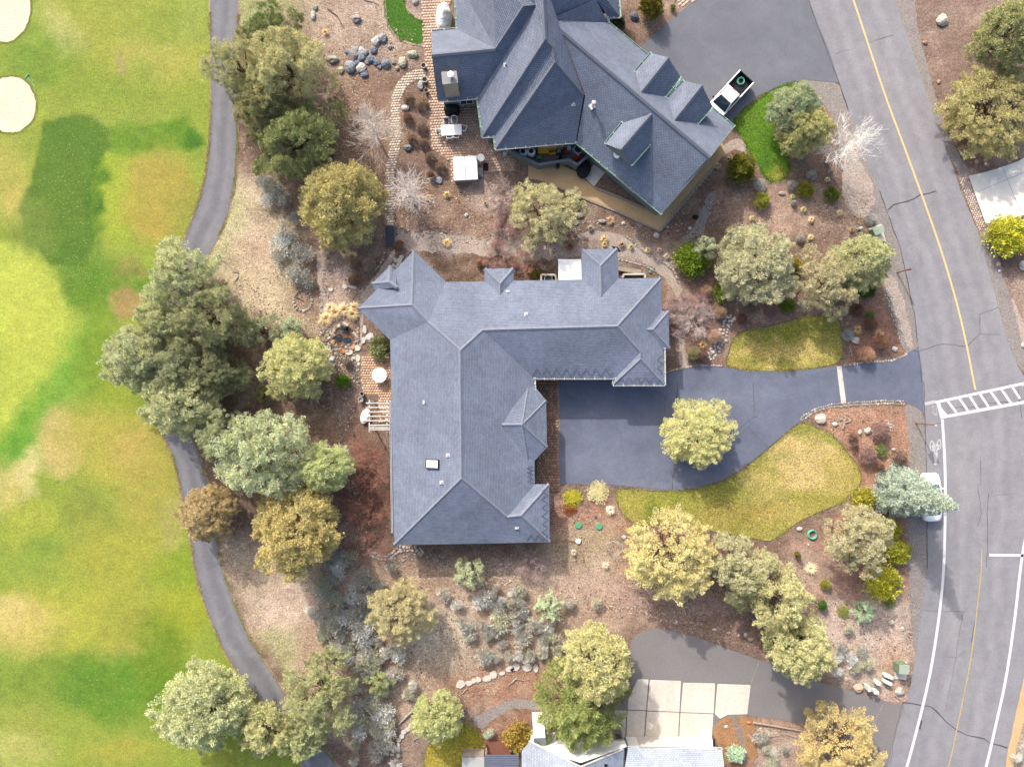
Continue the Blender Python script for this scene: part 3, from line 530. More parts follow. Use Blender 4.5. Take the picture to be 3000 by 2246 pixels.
marking('crosswalk_rung', mt['white'], rungs, .040); marking('crosswalk_end_bar', mt['white'], [(PR(3,2, 1465,160, 1505,312), .36)], .044); marking('worn_stop_line', mt['wornwhite'], [(PR(3,2, 1352,185, 1445,166), .30)])
marking('distant_crosswalk', mt['wornwhite'], [(PR(3,2, 2190,20, 2290,0), .3)])
def text_mesh(name, body, size, m, loc, rz, sx=1):
    cu = bpy.data.curves.new(name, 'FONT'); cu.body = body; cu.size = size; cu.align_x = 'CENTER'; cu.align_y = 'CENTER'; cu.extrude = 0
    to = bpy.data.objects.new(name, cu); COL.objects.link(to); dg = bpy.context.evaluated_depsgraph_get(); dg.update()
    me = bpy.data.meshes.new_from_object(to.evaluated_get(dg)); bpy.data.objects.remove(to); me.materials.clear(); me.materials.append(m); me.name = name
    return link(name, me, None, loc, rz, (sx, 1, 1))
tm = text_mesh('stop_lettering', 'STOP', .66, mt['wornwhite'], R(3,2,1436,243)+Vector((0,0,.042)), math.radians(-90+6), .66); tm['kind'] = 'structure'
# bicycle-and-rider symbol
b = MB()
def bike(u, v): return R(3,2,1443+u*1.05, 590+v*1.1)+Vector((0,0,.0))
for cu, cv in ((-28,-40),(32,-50)):
    el = [bike(cu+14*math.cos(t), cv+38*math.sin(t)) for t in np.linspace(0, 2*math.pi, 25)]; strip(b, el, .11, .042)
for pl_ in ([(-28,-40),(0,20)],[(32,-50),(8,10)],[(-10,-60),(0,0),(10,-55)],[(-12,30),(2,95)],[(18,10),(4,95)],[(-12,30),(18,10)],[(2,20),(3,80)]): strip(b, [bike(*p) for p in pl_], .15, .046+.004*len(b.f) % .01)
b.lathe(bike(2, 100)+Vector((0,0,.04)), [(.16, 0), (.16, .004)], 14)
tag(b.build('bicycle_lane_symbol', mt['wornwhite']), kind='structure')
b = MB(); b.lathe(R(3,2,1450,371)+Vector((0,0,.03)), [(.11, 0), (.11, .012)], 14); tag(b.build('survey_lid', mt['lightmetal']), 'small round grey valve lid in the bike lane asphalt', 'lid')
b = MB(); b.box(R(3,3,1305,1290)+Vector((0,0,.031)), (.22, .9, .004), rz=-.2); tag(b.build('dark_stain', mt['crack']), kind='structure')
# ================================================================ houses
def roof(parent, facets, m, name='roof'):
    """facets: lists of 3D points; 'slope' UV runs along the eaves (u) and up the slope (v), in metres"""
    vs, fs, uvs = [], [], []
    for fc in facets:
        pts = [Vector(p) for p in fc]; n = Vector((0, 0, 0))
        for i in range(len(pts)):
            a, c = pts[i], pts[(i+1) % len(pts)]; n += Vector(((a.y-c.y)*(a.z+c.z), (a.z-c.z)*(a.x+c.x), (a.x-c.x)*(a.y+c.y)))
        if n.z < 0: pts = pts[::-1]; n = -n
        n.normalize(); u = Vector((0, 0, 1)).cross(n)
        u = u.normalized() if u.length > 1e-3 else Vector((1, 0, 0)); v = n.cross(u)
        b0 = len(vs); vs += pts; fs.append(list(range(b0, b0+len(pts)))); uvs += [(p.dot(u), p.dot(v)) for p in pts]
    me = bpy.data.meshes.new(name); me.from_pydata([tuple(p) for p in vs], [], fs)
    ul = me.uv_layers.new(name='slope'); ul.data.foreach_set('uv', [c for p in uvs for c in p]); me.materials.append(m); me.update()
    return link(name, me, parent)
def caps(parent, lines, m, step=.24, w=.20, name='ridge_caps'):
    b = MB()
    for a, c in lines:
        a, c = Vector(a), Vector(c); d = c-a; L = d.length; x = d/L; y = Vector((0, 0, 1)).cross(x).normalized(); z = x.cross(y); n = max(1, int(L/step))
        for k in range(n):
            p0 = a+x*(L*k/n); p1 = a+x*(L*(k+1.12)/n)
            h0, h1 = .075, .045
            vs = [p0+y*w-z*.05, p0+z*h0, p0-y*w-z*.05, p1+y*w*.92-z*.06, p1+z*h1, p1-y*w*.92-z*.06]
            b.add(vs, [(0, 1, 4, 3), (1, 2, 5, 4), (0, 2, 1)])
    return tag(b.build(name, m, parent), kind='stuff')
def walls(parent, outline, z1, m, d=.45, z0=0.0, name='wall'):
    b = MB(); b.prism(inset(ccw([(p[0], p[1]) for p in outline]), d), z0, z1); return b.build(name, m, parent)
def soffit(parent, outline, z, name='soffit'):
    b = MB(); b.poly([(p[0], p[1], z) for p in ccw(outline)][::-1]); return b.build(name, mt['soffit'], parent)
def fascia(parent, lines, m, h=.18, t=.04, dz=-.09, name='fascia'):
    b = MB()
    for a, c in lines: b.beam(Vector(a)+Vector((0, 0, dz)), Vector(c)+Vector((0, 0, dz)), t, h)
    return b.build(name, m, parent)
def gutter(parent, a, c, out, m, brackets=True):
    a, c, out = Vector(a), Vector(c), Vector(out); o = out.normalized()*.07; b = MB()
    b.beam(a+o*1.9-Vector((0,0,.02)), c+o*1.9-Vector((0,0,.02)), .025, .12); b.beam(a+o-Vector((0,0,.09)), c+o-Vector((0,0,.09)), .13, .02)
    g = b.build('gutter', m, parent)
    if brackets:
        n = max(2, int((c-a).length/.9)); bb = MB()
        for k in range(n+1): p = a+(c-a)*k/n; bb.beam(p-o*.6+Vector((0,0,.03)), p+o*2.3+Vector((0,0,.03)), .07, .03)
        tag(bb.build('gutter_bracket', m, g), kind='stuff')
    return g
def window(parent, p, along, w, h, z, name='window', m=None):
    """p: point on the wall foot, along: direction of the wall; the frame stands 3 cm proud"""
    p, x = Vector(p), Vector(along).normalized(); n = Vector((x.y, -x.x, 0)); b = MB(); c = Vector((p.x, p.y, z+h/2))+n*.02
    Mx = Matrix((x, n, Vector((0, 0, 1)))).transposed()
    for dx, dz, sw, sh in ((0, h/2, w+.16, .08), (0, -h/2, w+.16, .08), (-w/2, 0, .08, h), (w/2, 0, .08, h), (0, 0, .05, h)): b.box(c+x*dx+Vector((0,0,dz)), (sw, .08, sh), M=Mx)
    wo = b.build(name, m or mt['frame'], parent); g = MB(); g.box(c-n*.005, (w, .04, h), M=Mx); g.build('pane', mt['glass'], wo)
    return wo
def vent(parent, p, h=.35, r=.06, flash=True, m=None, name='vent_pipe'):
    b = MB(); b.lathe(Vector(p)-Vector((0,0,.1)), [(r, 0), (r, h+.1)], 10)
    if flash: b.box(Vector(p)+Vector((0,0,.05)), (.36, .36, .03))
    return b.build(name, m or mt['lightmetal'], parent)
# ---------------- the L-shaped house in the middle
hm = thing('house', 'large L-shaped house with slate-blue hipped roof, between the fairway path and the sealed driveway', 'house')
ZE = 3.0; PT = .36
def zz_(d): return ZE+PT*d/30*.955                      # height after d photo pixels up the slope
A = lambda x, y, z=ZE: R(1,1,x,y,z); B = lambda x, y, z=ZE: R(2,1,x,y,z); Cc = lambda x, y, z=ZE: R(1,2,x,y,z); D = lambda x, y, z=ZE: R(2,2,x,y,z)
zM = zz_(204); zN = zz_(141); zW = zz_(112)
pk = A(1350,983,zW); jn = A(1485,1130,zW+.06); top_n = A(1766,1375,zM); top_s = Cc(1776,828,zM); nr_w = A(1957,1200,zN); nr_e = B(910,1167,zN)
wN, wW, wNE, wSW = A(1365,515), A(885,1012), A(1642,785), A(1160,1285)
nw = [Cc(1195,1402), D(325,1378), D(320,880), D(195,880)]
_sp = (Cc(1195,1402), D(325,1378), top_s); seB = onplane(D(78,1150), *_sp); seV = onplane(Cc(2170,1163), *_sp); inner = B(190,1612)
NE = B(1287,750); SE_s = D(1316,18); SW_s = D(876,18); gr0 = B(1110,1395,zz_(68)); gr1 = B(1110,1450,zz_(67)); 
# east bump
e1, e2, e3, e4 = B(1292,1040), B(1352,1040), B(1358,1357), B(1312,1357); er0 = B(1168,1196,zz_(46)); er1 = B(1216,1196,zz_(46))
# north bumps
n1 = [A(1975,786), A(1975,670), B(12,668), B(12,786)]; n1p = A(2110,800,zz_(45)); n1v = A(2110,893,zz_(40))
n2 = [B(606,770), B(600,503), B(910,498), B(920,756)]; n2p = B(766,645,zz_(53)); n2v = B(772,905,zz_(52))
# entry
V0 = Cc(2125,366,zz_(96)); A0 = D(86,366,zz_(92)); E1, E2, E3, E4 = W(1551,1113,ZE), D(293,156), D(300,560), D(147,724)
g8 = B(890,1612)
fac = [
 [wN, wW, pk], [wN, pk, jn, wNE], [wW, wSW, jn, pk],
 [wNE, NE, nr_e, nr_w, top_n, jn],
 [wSW, Cc(1195,1402), top_s, top_n, jn],
 [Cc(1195,1402), D(325,1378), seB, seV, top_s],
 [top_n, top_s, seV, D(195,880), inner, nr_w],
 [seV, seB, D(320,880), D(195,880)], [seB, D(325,1378), D(320,880)],
 [nr_w, nr_e, gr0, g8, inner],
 [gr0, gr1, SW_s, g8], [gr1, SE_s, SW_s], [nr_e, NE, SE_s, gr1, gr0],
 [er0, er1, e2, e1], [er1, e3, e2], [er0, er1, e3, e4],
 [n1[1], n1[2], n1p], [n1[0], n1[1], n1p, n1v], [n1[2], n1[3], n1v, n1p],
 [n2[1], n2[2], n2p], [n2[0], n2[1], n2p, n2v], [n2[2], n2[3], n2v, n2p],
 [V0, A0, E1], [A0, E1, E2], [A0, E2, E3], [A0, E3, E4], [V0, A0, E4],
]
# small bay roof on the north-west wing
b1, b2, b3, b4 = A(1000,800,2.75), A(1160,640,2.75), A(1207,680,2.75), A(1028,855,2.75); bp, bv = A(1152,785,3.75), A(1215,830,3.85)
fac += [[b1, b2, bp], [b2, b3, bv, bp], [b1, bp, bv, b4]]
rf = roof(hm, fac, mt['shingle'])
caps(hm, [(wN, pk), (wW, pk), (pk, jn), (jn, top_n), (top_n, nr_w), (nr_w, nr_e), (top_n, top_s), (top_s, Cc(1195,1402)), (top_s, seV), (seV, seB), (seB, D(320,880)), (seB, D(325,1378)),
  (nr_e, NE), (nr_e, gr0), (gr0, gr1), (gr1, SW_s), (gr1, SE_s), (er0, er1), (er1, e2), (er1, e3), (n1[1], n1p), (n1[2], n1p), (n1p, n1v), (n2[1], n2p), (n2[2], n2p), (n2p, n2v),
  (V0, A0), (A0, E1), (A0, E2), (A0, E3), (A0, E4), (b1, bp), (b2, bp), (bp, bv)], mt['cap'])
outline = [wN, wW, wSW, Cc(1195,1402), D(325,1378), D(320,880), D(195,880), E4, E3, E2, E1, inner, g8, SW_s, SE_s, e4, e3, e2, e1, NE, n2[3], n2[2], n2[1], n2[0], n1[3], n1[2], n1[1], n1[0], wNE]
soffit(hm, outline, ZE-.2)
edges = [(outline[i], outline[(i+1) % len(outline)]) for i in range(len(outline))]
fascia(hm, edges, mt['bluemetal'])
body = [wN, wW, wSW, Cc(1195,1402), D(325,1378), D(320,880), D(195,880), inner, g8, SW_s, SE_s, NE, n2[3], n2[2], n2[1], n2[0], wNE]
walls(hm, body, ZE-.22, mt['wall_main'], .5)
walls(hm, [b1, b4, b3, b2], 2.55, mt['wall_main'], .35, 0, 'bay_wall')
for e in (E2, E3):
    q = Vector((e.x-.5, e.y, 0)); b = MB(); b.box((q.x, q.y, 1.39), (.35, .35, 2.78)); b.build('porch_post', mt['wall_main'], hm)
gutter(hm, D(195,60), inner, (1,0,0), mt['gutter']); gutter(hm, inner, g8, (0,-1,0), mt['gutter']); gutter(hm, SW_s, SE_s, (0,-1,0), mt['gutter']); gutter(hm, g8, SW_s, (-1,0,0), mt['gutter'], False); gutter(hm, SE_s, e4, (1,0,0), mt['gutter'])
gutter(hm, Cc(1165,160), Cc(1182,1300), (-1,0,0), mt['gutter'], False)
for p, h in ((Cc(1457,172,zz_(95)),.3),(Cc(1657,628,zz_(165)),.16),(Cc(1603,862,zz_(145)),.3),(B(122,1062,zz_(100)),.22),(A(2175,872,zz_(28)),.25),(D(42,1250,zz_(45)),.3)): vent(hm, p, h)
b = MB(); c = Cc(1524,702,zz_(122)); sl = math.atan(PT); Mx = Matrix.Rotation(-sl, 3, 'Y')
b.box(c+Vector((0,0,.08)), (1.3, .84, .16), M=Mx); s = b.build('skylight', mt['black'], hm); b = MB(); b.box(c+Vector((0,0,.13)), (1.12, .68, .1), M=Mx); b.build('pane', mt['whiteplastic'], s)
# de-icing cable in zigzags above the gutters
b = MB()
def zig(a, c, up, n, h):
    a, c, up = Vector(a), Vector(c), Vector(up); pts = []
    for k in range(2*n+1):
        for t in (0, .5):
            f = (k+t)/(2*n+1); g = (k % 2) if t == 0 else .5+.0*t; g = .5-.5*math.cos(math.pi*(k+t))
            pts.append(a+(c-a)*f+up*(g*h)+Vector((0,0,.05)))
    b.tube(pts, .016, 4)
zig(inner+Vector((-.2,.1,.05)), g8+Vector((0,.1,.05)), Vector((0,1,PT)), 8, .75); zig(SW_s+Vector((.3,.1,.05)), SE_s+Vector((-.3,.1,.05)), Vector((0,1,PT)), 5, .6)
zig(D(190,720)+Vector((-.1,0,.05)), D(195,880)+Vector((-.1,0,.05)), Vector((-1,0,PT)), 4, .6); zig(D(318,900)+Vector((-.1,0,.05)), D(322,1360)+Vector((-.1,0,.05)), Vector((-1,0,PT)), 6, .6); zig(D(130,1376)+Vector((0,.1,.05)), D(290,1376)+Vector((0,.1,.05)), Vector((0,1,PT)), 2, .6)
zig(B(1308,1420)+Vector((-.1,0,.05)), B(1312,1600)+Vector((-.1,0,.05)), Vector((-1,0,PT)), 2, .6)
tag(b.build('heat_cable', mt['rubber'], hm), kind='stuff')
def wallwin(hs, a, c, d, fr, w, h, z, name='window'):   # window on the wall under eave a-c (outside on the right of a->c), inset d
    a, c = Vector((a[0], a[1], 0)), Vector((c[0], c[1], 0)); x = (c-a).normalized(); n = Vector((x.y, -x.x, 0))
    return window(hs, a+(c-a)*fr-n*d, x, w, h, z, name)
for fr in (.2, .45, .7): wallwin(hm, Cc(1195,1402), D(325,1378), .5, fr, 1.5, 1.3, .9)
for fr in (.25, .5, .8): wallwin(hm, wSW, Cc(1195,1402), .5, fr, 1.6, 1.5, .7)
for fr in (.3, .7): wallwin(hm, wW, wSW, .5, fr, 1.4, 1.7, .6)
for fr in (.3, .7): wallwin(hm, D(325,1378), D(320,880), .5, fr, 1.2, 1.4, .8)
for fr in (.12, .5): wallwin(hm, SE_s, NE, .5, fr, 1.1, 1.3, .9)
for fr in (.2, .6): wallwin(hm, inner, g8, .5, fr, 1.6, 1.5, .7)
def panel_door(hs, a, c, d, fr, w, h, m, rows=4, cols=4, name='garage_door'):
    a, c = Vector((a[0], a[1], 0)), Vector((c[0], c[1], 0)); x = (c-a).normalized(); n = Vector((x.y, -x.x, 0)); p = a+(c-a)*fr-n*d+n*.03; Mx = Matrix((x, n, Vector((0,0,1)))).transposed()
    b = MB(); b.box(p+Vector((0,0,h/2)), (w, .06, h), M=Mx); dd = b.build(name, m, hs); pm = MB()
    for i in range(cols):
        for j in range(rows): pm.box(p+x*((i+.5)/cols-.5)*w+n*.035+Vector((0,0,(j+.5)/rows*h)), (w/cols*.8, .03, h/rows*.75), M=Mx)
    tag(pm.build('door_panel', m, dd), kind='stuff')
panel_door(hm, SW_s, SE_s, .5, .5, 3.6, 2.3, mt['frame'])
panel_door(hm, D(195,880), inner, .5, .55, 1.1, 2.2, mt['redwood'], 3, 2, 'front_door')
# ---------------- the house with steep roofs at the top
ht = thing('house', 'big house with steep dark-blue gables and dormers, white pickup parked at its garage', 'house')
sl_ = mt['shingle_top']; z3 = 3.1
a1, a2, a3, a4, a5, a6 = V1(50,196,z3), V1(210,181,z3), V1(52,342,5.7), V1(447,304,5.85), V1(90,627,z3), V1(337,606,z3)
a7, a8 = V1(620,38,7.9), V1(702,33,7.7); a10, a11, a12 = V1(192,-160,z3), V1(430,-160,7.9), V1(640,-160,8.6)
bb1, bb2, bb3 = V1(735,-160,9.0), V1(757,243,8.3), V1(368,846,z3); b5, b6 = V1(802,298,7.8), V1(440,843,z3); b7, b8 = V1(818,385,7.5), V1(450,922,z3); b9, b10 = V1(995,592,5.3), V1(945,880,z3)
w0 = V1(782,122,7.3); we = V2(765,570,7.3); se = V2(518,858,z3); ne = V2(885,418,z3)
SP = (w0, we, se); NPn = (w0, we, ne)
wf2 = onplane(V1(1004,592), *SP); wfm = onplane(V1(866,215), *SP); sb10 = onplane(V1(950,882), *SP)
g1 = onplane(V1(1145,142), *NPn)
w1, w2 = V1(772,132,6.7), V1(1002,592,max(4.4, wf2.z-.25))
fa = [[a1, a2, a4, a3], [a3, a4, a7, a8, a6, a5], [a10, a11, a7, a4, a2], [a7, a11, a12, a8], [a8, a12, bb1, bb2, bb3, a6], [bb2, b5, b6, bb3], [b5, b7, b8, b6], [b7, b9, b10, b8],
 [bb1, V1(775,-160,8.8), w1, w2, b9, b7, b5, bb2], [V1(775,-160,8.8), V1(1010,-160,5.4), V1(1070,-5,4.9), V1(1144,140,3.2), w0, w1],
 [w0, we, se, sb10, wf2, wfm], [w0, we, ne, g1]]
fa += [[V1(1070,-5,4.9), V1(1144,106,3.3), V1(1218,103,z3), V1(1130,-10,4.6)], [V1(1130,-10,4.6), V1(1218,103,z3), V1(1200,-160,z3), V1(1040,-160,5.2), V1(1070,-5,4.9)]]
dorm_walls = []
def dormer(rf_, rb, lf, lb, rif, rib, pl):
    RB = onplane(V2(*rb), *pl); LB = onplane(V2(*lb), *pl); IB = onplane(V2(*rib), *pl)
    RF = V2(*rf_, RB.z); LF = V2(*lf, LB.z); IF = V2(*rif, IB.z)
    fa.append([RF, RB, LB, LF]); fa.append([RF, IF, IB, RB]); return RF, RB, LF, LB, IF, IB
d1 = dormer((552,68), (412,243), (465,45), (382,140), (612,165), (532,265), NPn)
d2 = dormer((722,208), (582,385), (630,185), (548,275), (775,315), (698,400), NPn)
d3 = dormer((308,535), (466,352), (232,505), (318,398), (362,612), (455,508), SP)
rt = roof(ht, fa, sl_)
b = MB(); b.poly([w1, w2, wf2, wfm, w0]); b.build('gable_wall', mt['wall_brown'], ht)
for (RF, RB, LF, LB, IF, IB), base in ((d1, 0.0), (d2, 0.0), (d3, None)):
    d = (RB-RF); d.z = 0; d.normalize(); k = .25
    P_ = [LF+d*k, IF+d*k, RF+d*k]; P_ = [p+Vector((0,0,-.06)) for p in P_]
    if base is None: lo = [onplane(P_[0]+Vector((0,0,0)), *SP), onplane(P_[1], *SP)]; lo = [Vector((p.x, p.y, p.z-1.0)) for p in (P_[0], P_[1])]
    else: lo = [Vector((p.x, p.y, base)) for p in (P_[0], P_[1])]
    b = MB(); b.poly([lo[0], lo[1], P_[1], P_[2], P_[0]]); b.poly([P_[0], LB-Vector((0,0,.08)), LB-Vector((0,0,1)), lo[0]]); b.poly([P_[1], IB-Vector((0,0,.08)), IB-Vector((0,0,1)), lo[1]]); b.build('dormer_wall', mt['wall_top'], ht)
    for p, q in ((LF, LB), (IF, IB)):
        s = (p-RF); s.z = 0; gutter(ht, p, q, s, mt['mint'])
caps(ht, [(a3, a4), (a4, a7), (bb1, bb2), (bb2, bb3), (bb2, b5), (b7, b8), (b7, b9), (w0, we), (d1[0], d1[1]), (d2[0], d2[1]), (d3[0], d3[1]), (b5, b7)], mt['cap_top'], .26, .2)
o2 = [a1, a5, a6, bb3, b6, b8, b10, sb10, se, we, ne, g1, V1(1144,106,3.3), V1(1218,103,z3), V1(1200,-160,z3), a10, a2]
soffit(ht, o2, 2.85)
fascia(ht, [(o2[i], o2[(i+1) % len(o2)]) for i in range(len(o2))], mt['wall_top'], .16)
body2 = [a1, a5, a6, bb3, b6, b8, b10, se, ne, g1, V1(1144,106,3.1), V1(1218,103,z3), V1(1200,-160,z3), a10, a2]
walls(ht, body2, 2.85, mt['wall_top'], .45)
# gable ends under the steep roof edges
b = MB(); b.poly([a1+Vector((.3,-.2,-.1)), a3+Vector((.3,0,-.15)), a5+Vector((.3,.2,-.1))]); b.build('gable_wall', mt['wall_top'], ht); b = MB(); b.poly([se+Vector((-.25,.2,-.1)), we+Vector((-.3,-.2,-.15)), ne+Vector((-.4,-.1,-.1))]); b.build('gable_wall', mt['wall_top'], ht)
for p, q, o in ((a1, a2, (0,1,0)), (a5, a6, (0,-1,0)), (a6, bb3, (-1,0,0)), (bb3, b6, (0,-1,0)), (b6, b8, (-1,0,0)), (b8, b10, (0,-1,0)), (sb10, se, (-.65,-.76,0)), (ne, g1, (.65,.76,0)), (a2, a10, (-1,0,0)), (V1(1144,106,3.3), V1(1218,103,z3), (0,-1,0)), (V1(1218,103,z3), V1(1200,-160,z3), (1,0,0)), (g1, V1(1144,106,3.2), (1,0,0))): gutter(ht, p, q, o, mt['mint' if o[0] else 'gutter'])
for fr in (.3, .6): wallwin(ht, sb10, se, .45, fr, 1.5, 1.1, 1.1)
for fr in (.25, .55, .8): wallwin(ht, b8, b10, .45, fr, 1.6, 1.6, .7)
wallwin(ht, a6, bb3, .45, .55, 2.0, 2.1, .05, 'patio_door'); wallwin(ht, a5, a6, .45, .7, 1.2, 1.5, .8)
panel_door(ht, ne, g1, .45, .25, 2.7, 2.3, mt['frame']); panel_door(ht, ne, g1, .45, .55, 2.7, 2.3, mt['frame'])
vent(ht, onplane(V1(510,405), a8, bb3, bb2), .35, .07); vent(ht, onplane(V1(930,648), b7, b9, b8), .35, .07)
pv = onplane(V1(1050,660), *SP); b = MB(); b.lathe(pv-Vector((0,0,.2)), [(.09, 0), (.09, .95), (.2, .97), (.2, 1.15), (.08, 1.2)], 12); b.box(pv+Vector((-.05,0,.06)), (.55, .5, .04), rz=.6); b.build('flue_pipe', mt['lightmetal'], ht)
# chimney
cb = MB(); ctop = 6.3; c4 = [V1(x, y, ctop) for x, y in ((115,448),(203,442),(212,512),(122,521))]
cb.prism([(p.x, p.y) for p in ccw(c4)], 3.2, ctop-.12); ch = cb.build('chimney', mat('chimney_stone', C(196,184,160), .9, [(3,.15),(14,.3)], (6,.8,.1)), ht)
cb = MB(); cc = sum((Vector((p.x, p.y, 0)) for p in c4), Vector())/4; cb.prism([((p.x-cc.x)*1.08+cc.x, (p.y-cc.y)*1.08+cc.y) for p in ccw(c4)], ctop-.12, ctop); cb.build('chimney_cap', mt['grey'], ch)
p = V1(172,473,ctop); cb = MB(); cb.lathe(p, [(.13, -.1), (.13, .3), (.27, .32), (.29, .42), (.1, .5)], 18); cb.build('flue_cap', mt['whiteplastic'], ch)
# satellite dish
dp = V2(292,556,4.6); db = MB(); db.lathe((0,0,0), [(.02,0),(.2,.03),(.36,.1),(.38,.115),(.2,.045),(.02,.015)], 20); dd = db.build('satellite_dish', mt['whiteplastic'], None, dp); tag(dd, 'white satellite dish on the front of the single roof dormer', 'satellite dish'); dd.rotation_euler = (math.radians(55), math.radians(18), math.radians(-70))
ab = MB(); ab.tube([(0,0,0),(0,.15,.28),(0,.3,.42)], .02, 6); ab.tube([(0,0,-.01),(0,-.1,-.3)], .03, 6); ab.box((0,.3,.44), (.08,.1,.06)); ab.build('feed_arm', mt['grey'], dd)
# ---------------- the pale-roofed house at the bottom
hb = thing('house', 'white-walled house with pale blue roof beside the concrete parking pad', 'house')
Pk = V3(548,374,6.2); Ll = V3(318,258,3.5); Rr_ = V3(735,295,3.6); S_ = Vector((0, -9, 0))
ga, gb = V3(757,286,3.1), V3(1174,293,3.1)
ridge = [ga+Vector((-1.0,-4.6,2.3)), gb+Vector((.1,-4.6,2.3))]
fb = [[Pk, Ll, Ll+S_, Pk+S_], [Pk, Rr_, Rr_+S_, Pk+S_], [ga, gb, ridge[1], ridge[0], Rr_+Vector((-.6,-4.4,1.2))], [ridge[0], ridge[1], gb+Vector((0,-9.2,0)), ga+Vector((0,-9.2,0))], [Ll+Vector((.05,-.05,-.02)), V3(285,300,2.9), V3(285,300,2.9)+S_, Ll+S_]]
roof(hb, fb, mt['shingle_low'])
yw = Pk.y+.35
b = MB(); front = [(Ll.x+.2, 0), (Rr_.x+.4, 0), (Rr_.x+.4, 3.25), (Rr_.x, Rr_.z-.1), (Pk.x, Pk.z-.12), (Ll.x+.2, Ll.z-.1)]
b.poly([(x, yw-.0, z) for x, z in front]); b.build('gable_wall', mt['wall_white'], hb)
b = MB(); b.box(((ga.x+gb.x)/2, ga.y-4.7, 1.45), (gb.x-ga.x-.5, 8.4, 2.9)); b.build('garage_wall', mt['wall_white'], hb)
b = MB(); b.box(((Ll.x+Rr_.x)/2+.2, yw-4.7, 1.55), (Rr_.x-Ll.x, 9.2, 3.1)); b.build('wall', mt['wall_white'], hb)
fascia(hb, [(Pk+Vector((0,.03,0)), Ll+Vector((0,.03,0))), (Pk+Vector((0,.03,0)), Rr_+Vector((0,.03,0)))], mt['frame'], .2, .06, -.07, 'barge_board')
gutter(hb, ga, gb, (0,1,0), mt['gutter'])
for x, w in ((604,.8),(664,.75)):
    p = V3(x, 271, 2.0); window(hb, (p.x, yw+.03, 0), (-1,0,0), w, 1.1, 1.45)
pd = V3(712, 262, 1.2); b = MB(); b.box((pd.x, yw+.04, 1.08), (.95, .08, 2.1)); dd = b.build('front_door', mt['wood'], hb); b = MB(); b.box((pd.x, yw+.08, 1.5), (.5, .04, .9)); b.build('door_pane', mt['glass'], dd)
for x in (860, 1020): 
    p = V3(x, 262, 1.0); b = MB(); b.box((p.x, ga.y-.48, 1.1), (2.6, .06, 2.2)); dd = b.build('garage_door', mt['frame'], hb); pm = MB()
    for i in range(4):
        for j in range(4): pm.box((p.x-1.3+.325+.65*i, ga.y-.44, .28+.55*j), (.54, .03, .42))
    tag(pm.build('door_panel', mt['frame'], dd), kind='stuff')
b = MB(); p = V3(1130, 254, 1.9); b.box((p.x+.15, ga.y-.1, 2.0), (.2, .7, .14)); b.build('wall_lamp', mt['black'], hb)
vent(hb, onplane(V3(657,366), Pk, Rr_, Rr_+S_), .3, .07, m=mt['black'])
# white chimney box with its small shingled saddle, and the white entry arbour
b = MB(); q = [V3(x, y, 3.6) for x, y in ((336,208),(388,208),(390,242),(338,242))]; b.prism([(p.x, p.y) for p in ccw(q)], 0, 3.6); b.build('chimney_box', mt['wall_white'], hb)
roof(hb, [[V3(338,243,3.62), V3(392,243,3.62), V3(394,271,3.2), V3(338,271,3.2)]], mt['shingle_low'], 'saddle_roof')
ar = thing('entry_arbour', 'white square entry arbour beside the bushy pine at the pale-roofed house', 'arbour', V3(400,190))
o = ar.location
b = MB(); L0 = V3(394,152,2.5)-o; L1 = V3(440,152,2.5)-o; L2 = V3(398,222,2.5)-o
b.beam(L0, V3(500,152,2.5)-o, .75, .14); b.beam(L0+Vector((0,.35,-.16)), L2+Vector((0,0,-.16)), .22, .14); b.build('beam', mt['wall_white'], ar)
for p in (L0+Vector((.1,0,0)), L2, V3(500,152,2.5)-o):
    b = MB(); b.box((p.x, p.y, 1.2), (.18, .18, 2.36)); b.build('post', mt['wall_white'], ar)
b = MB(); b.box(V3(432,205,.25)-o, (2.2, 1.3, .5)); b.build('step', mt['redwood'], ar)
# deck, metal lean-to roof and grey box west of it
dk = thing('deck', 'small red-brown timber deck next to the golden shrub', 'deck', V3(160,296)); o = dk.location
for i in range(12):
    p = V3(128+i*9.5, 296, .5)-o; b = MB(); b.box(p, (.2, 1.6, .06)); b.build('plank', mt['redwood'], dk)
for q in ((126,268),(126,320)): 
    b = MB(); p = V3(*q, .5)-o; b.box((p.x, p.y, .45), (.12, .12, .9)); b.build('post', mt['redwood'], dk)
b = MB(); b.beam(V3(124,268,1.0)-o, V3(124,322,1.0)-o, .1, .06); b.build('rail', mt['redwood'], dk)
lt = thing('lean_to_roof', 'blue-grey ribbed metal lean-to roof beside the timber deck', 'roof', V3(200,345)); o = lt.location
b = MB(); q = [V3(x, y, z)-o for x, y, z in ((122,318,2.3),(272,318,2.3),(272,420,2.6),(122,420,2.6))]; b.poly(q); b.poly([v-Vector((0,0,.04)) for v in q][::-1]); b.build('roof_sheet', mt['bluemetal'], lt)
for i in range(11):
    b = MB(); y = 322+i*9.5; b.beam(V3(122,y,2.34+i*.03)-o, V3(272,y,2.34+i*.03)-o, .05, .05); b.build('rib', mt['bluemetal'], lt)
for q in ((126,322),(268,322),(126,415),(268,415)): b = MB(); p = V3(*q, 2.3)-o; b.box((p.x, p.y, 1.13), (.1, .1, 2.26)); b.build('post', mt['wood'], lt)
gbx = thing('storage_box', 'grey wooden storage box with a pale lid at the edge of the lower lawn', 'box', V3(70,350)); o = gbx.location
b = MB(); b.box(V3(70,322,.9)-o-Vector((0,0,.45)), (2.1, .5, .9)); b.build('side_panel', mt['wood'], gbx); b = MB(); b.box(V3(70,375,.9)-o-Vector((0,0,.45)), (2.1, 2.0, .9)); b.build('body', mt['wood'], gbx); b = MB(); b.box(V3(70,378,1.0)-o, (2.16, 2.1, .08)); b.build('lid', mt['pot'], gbx)
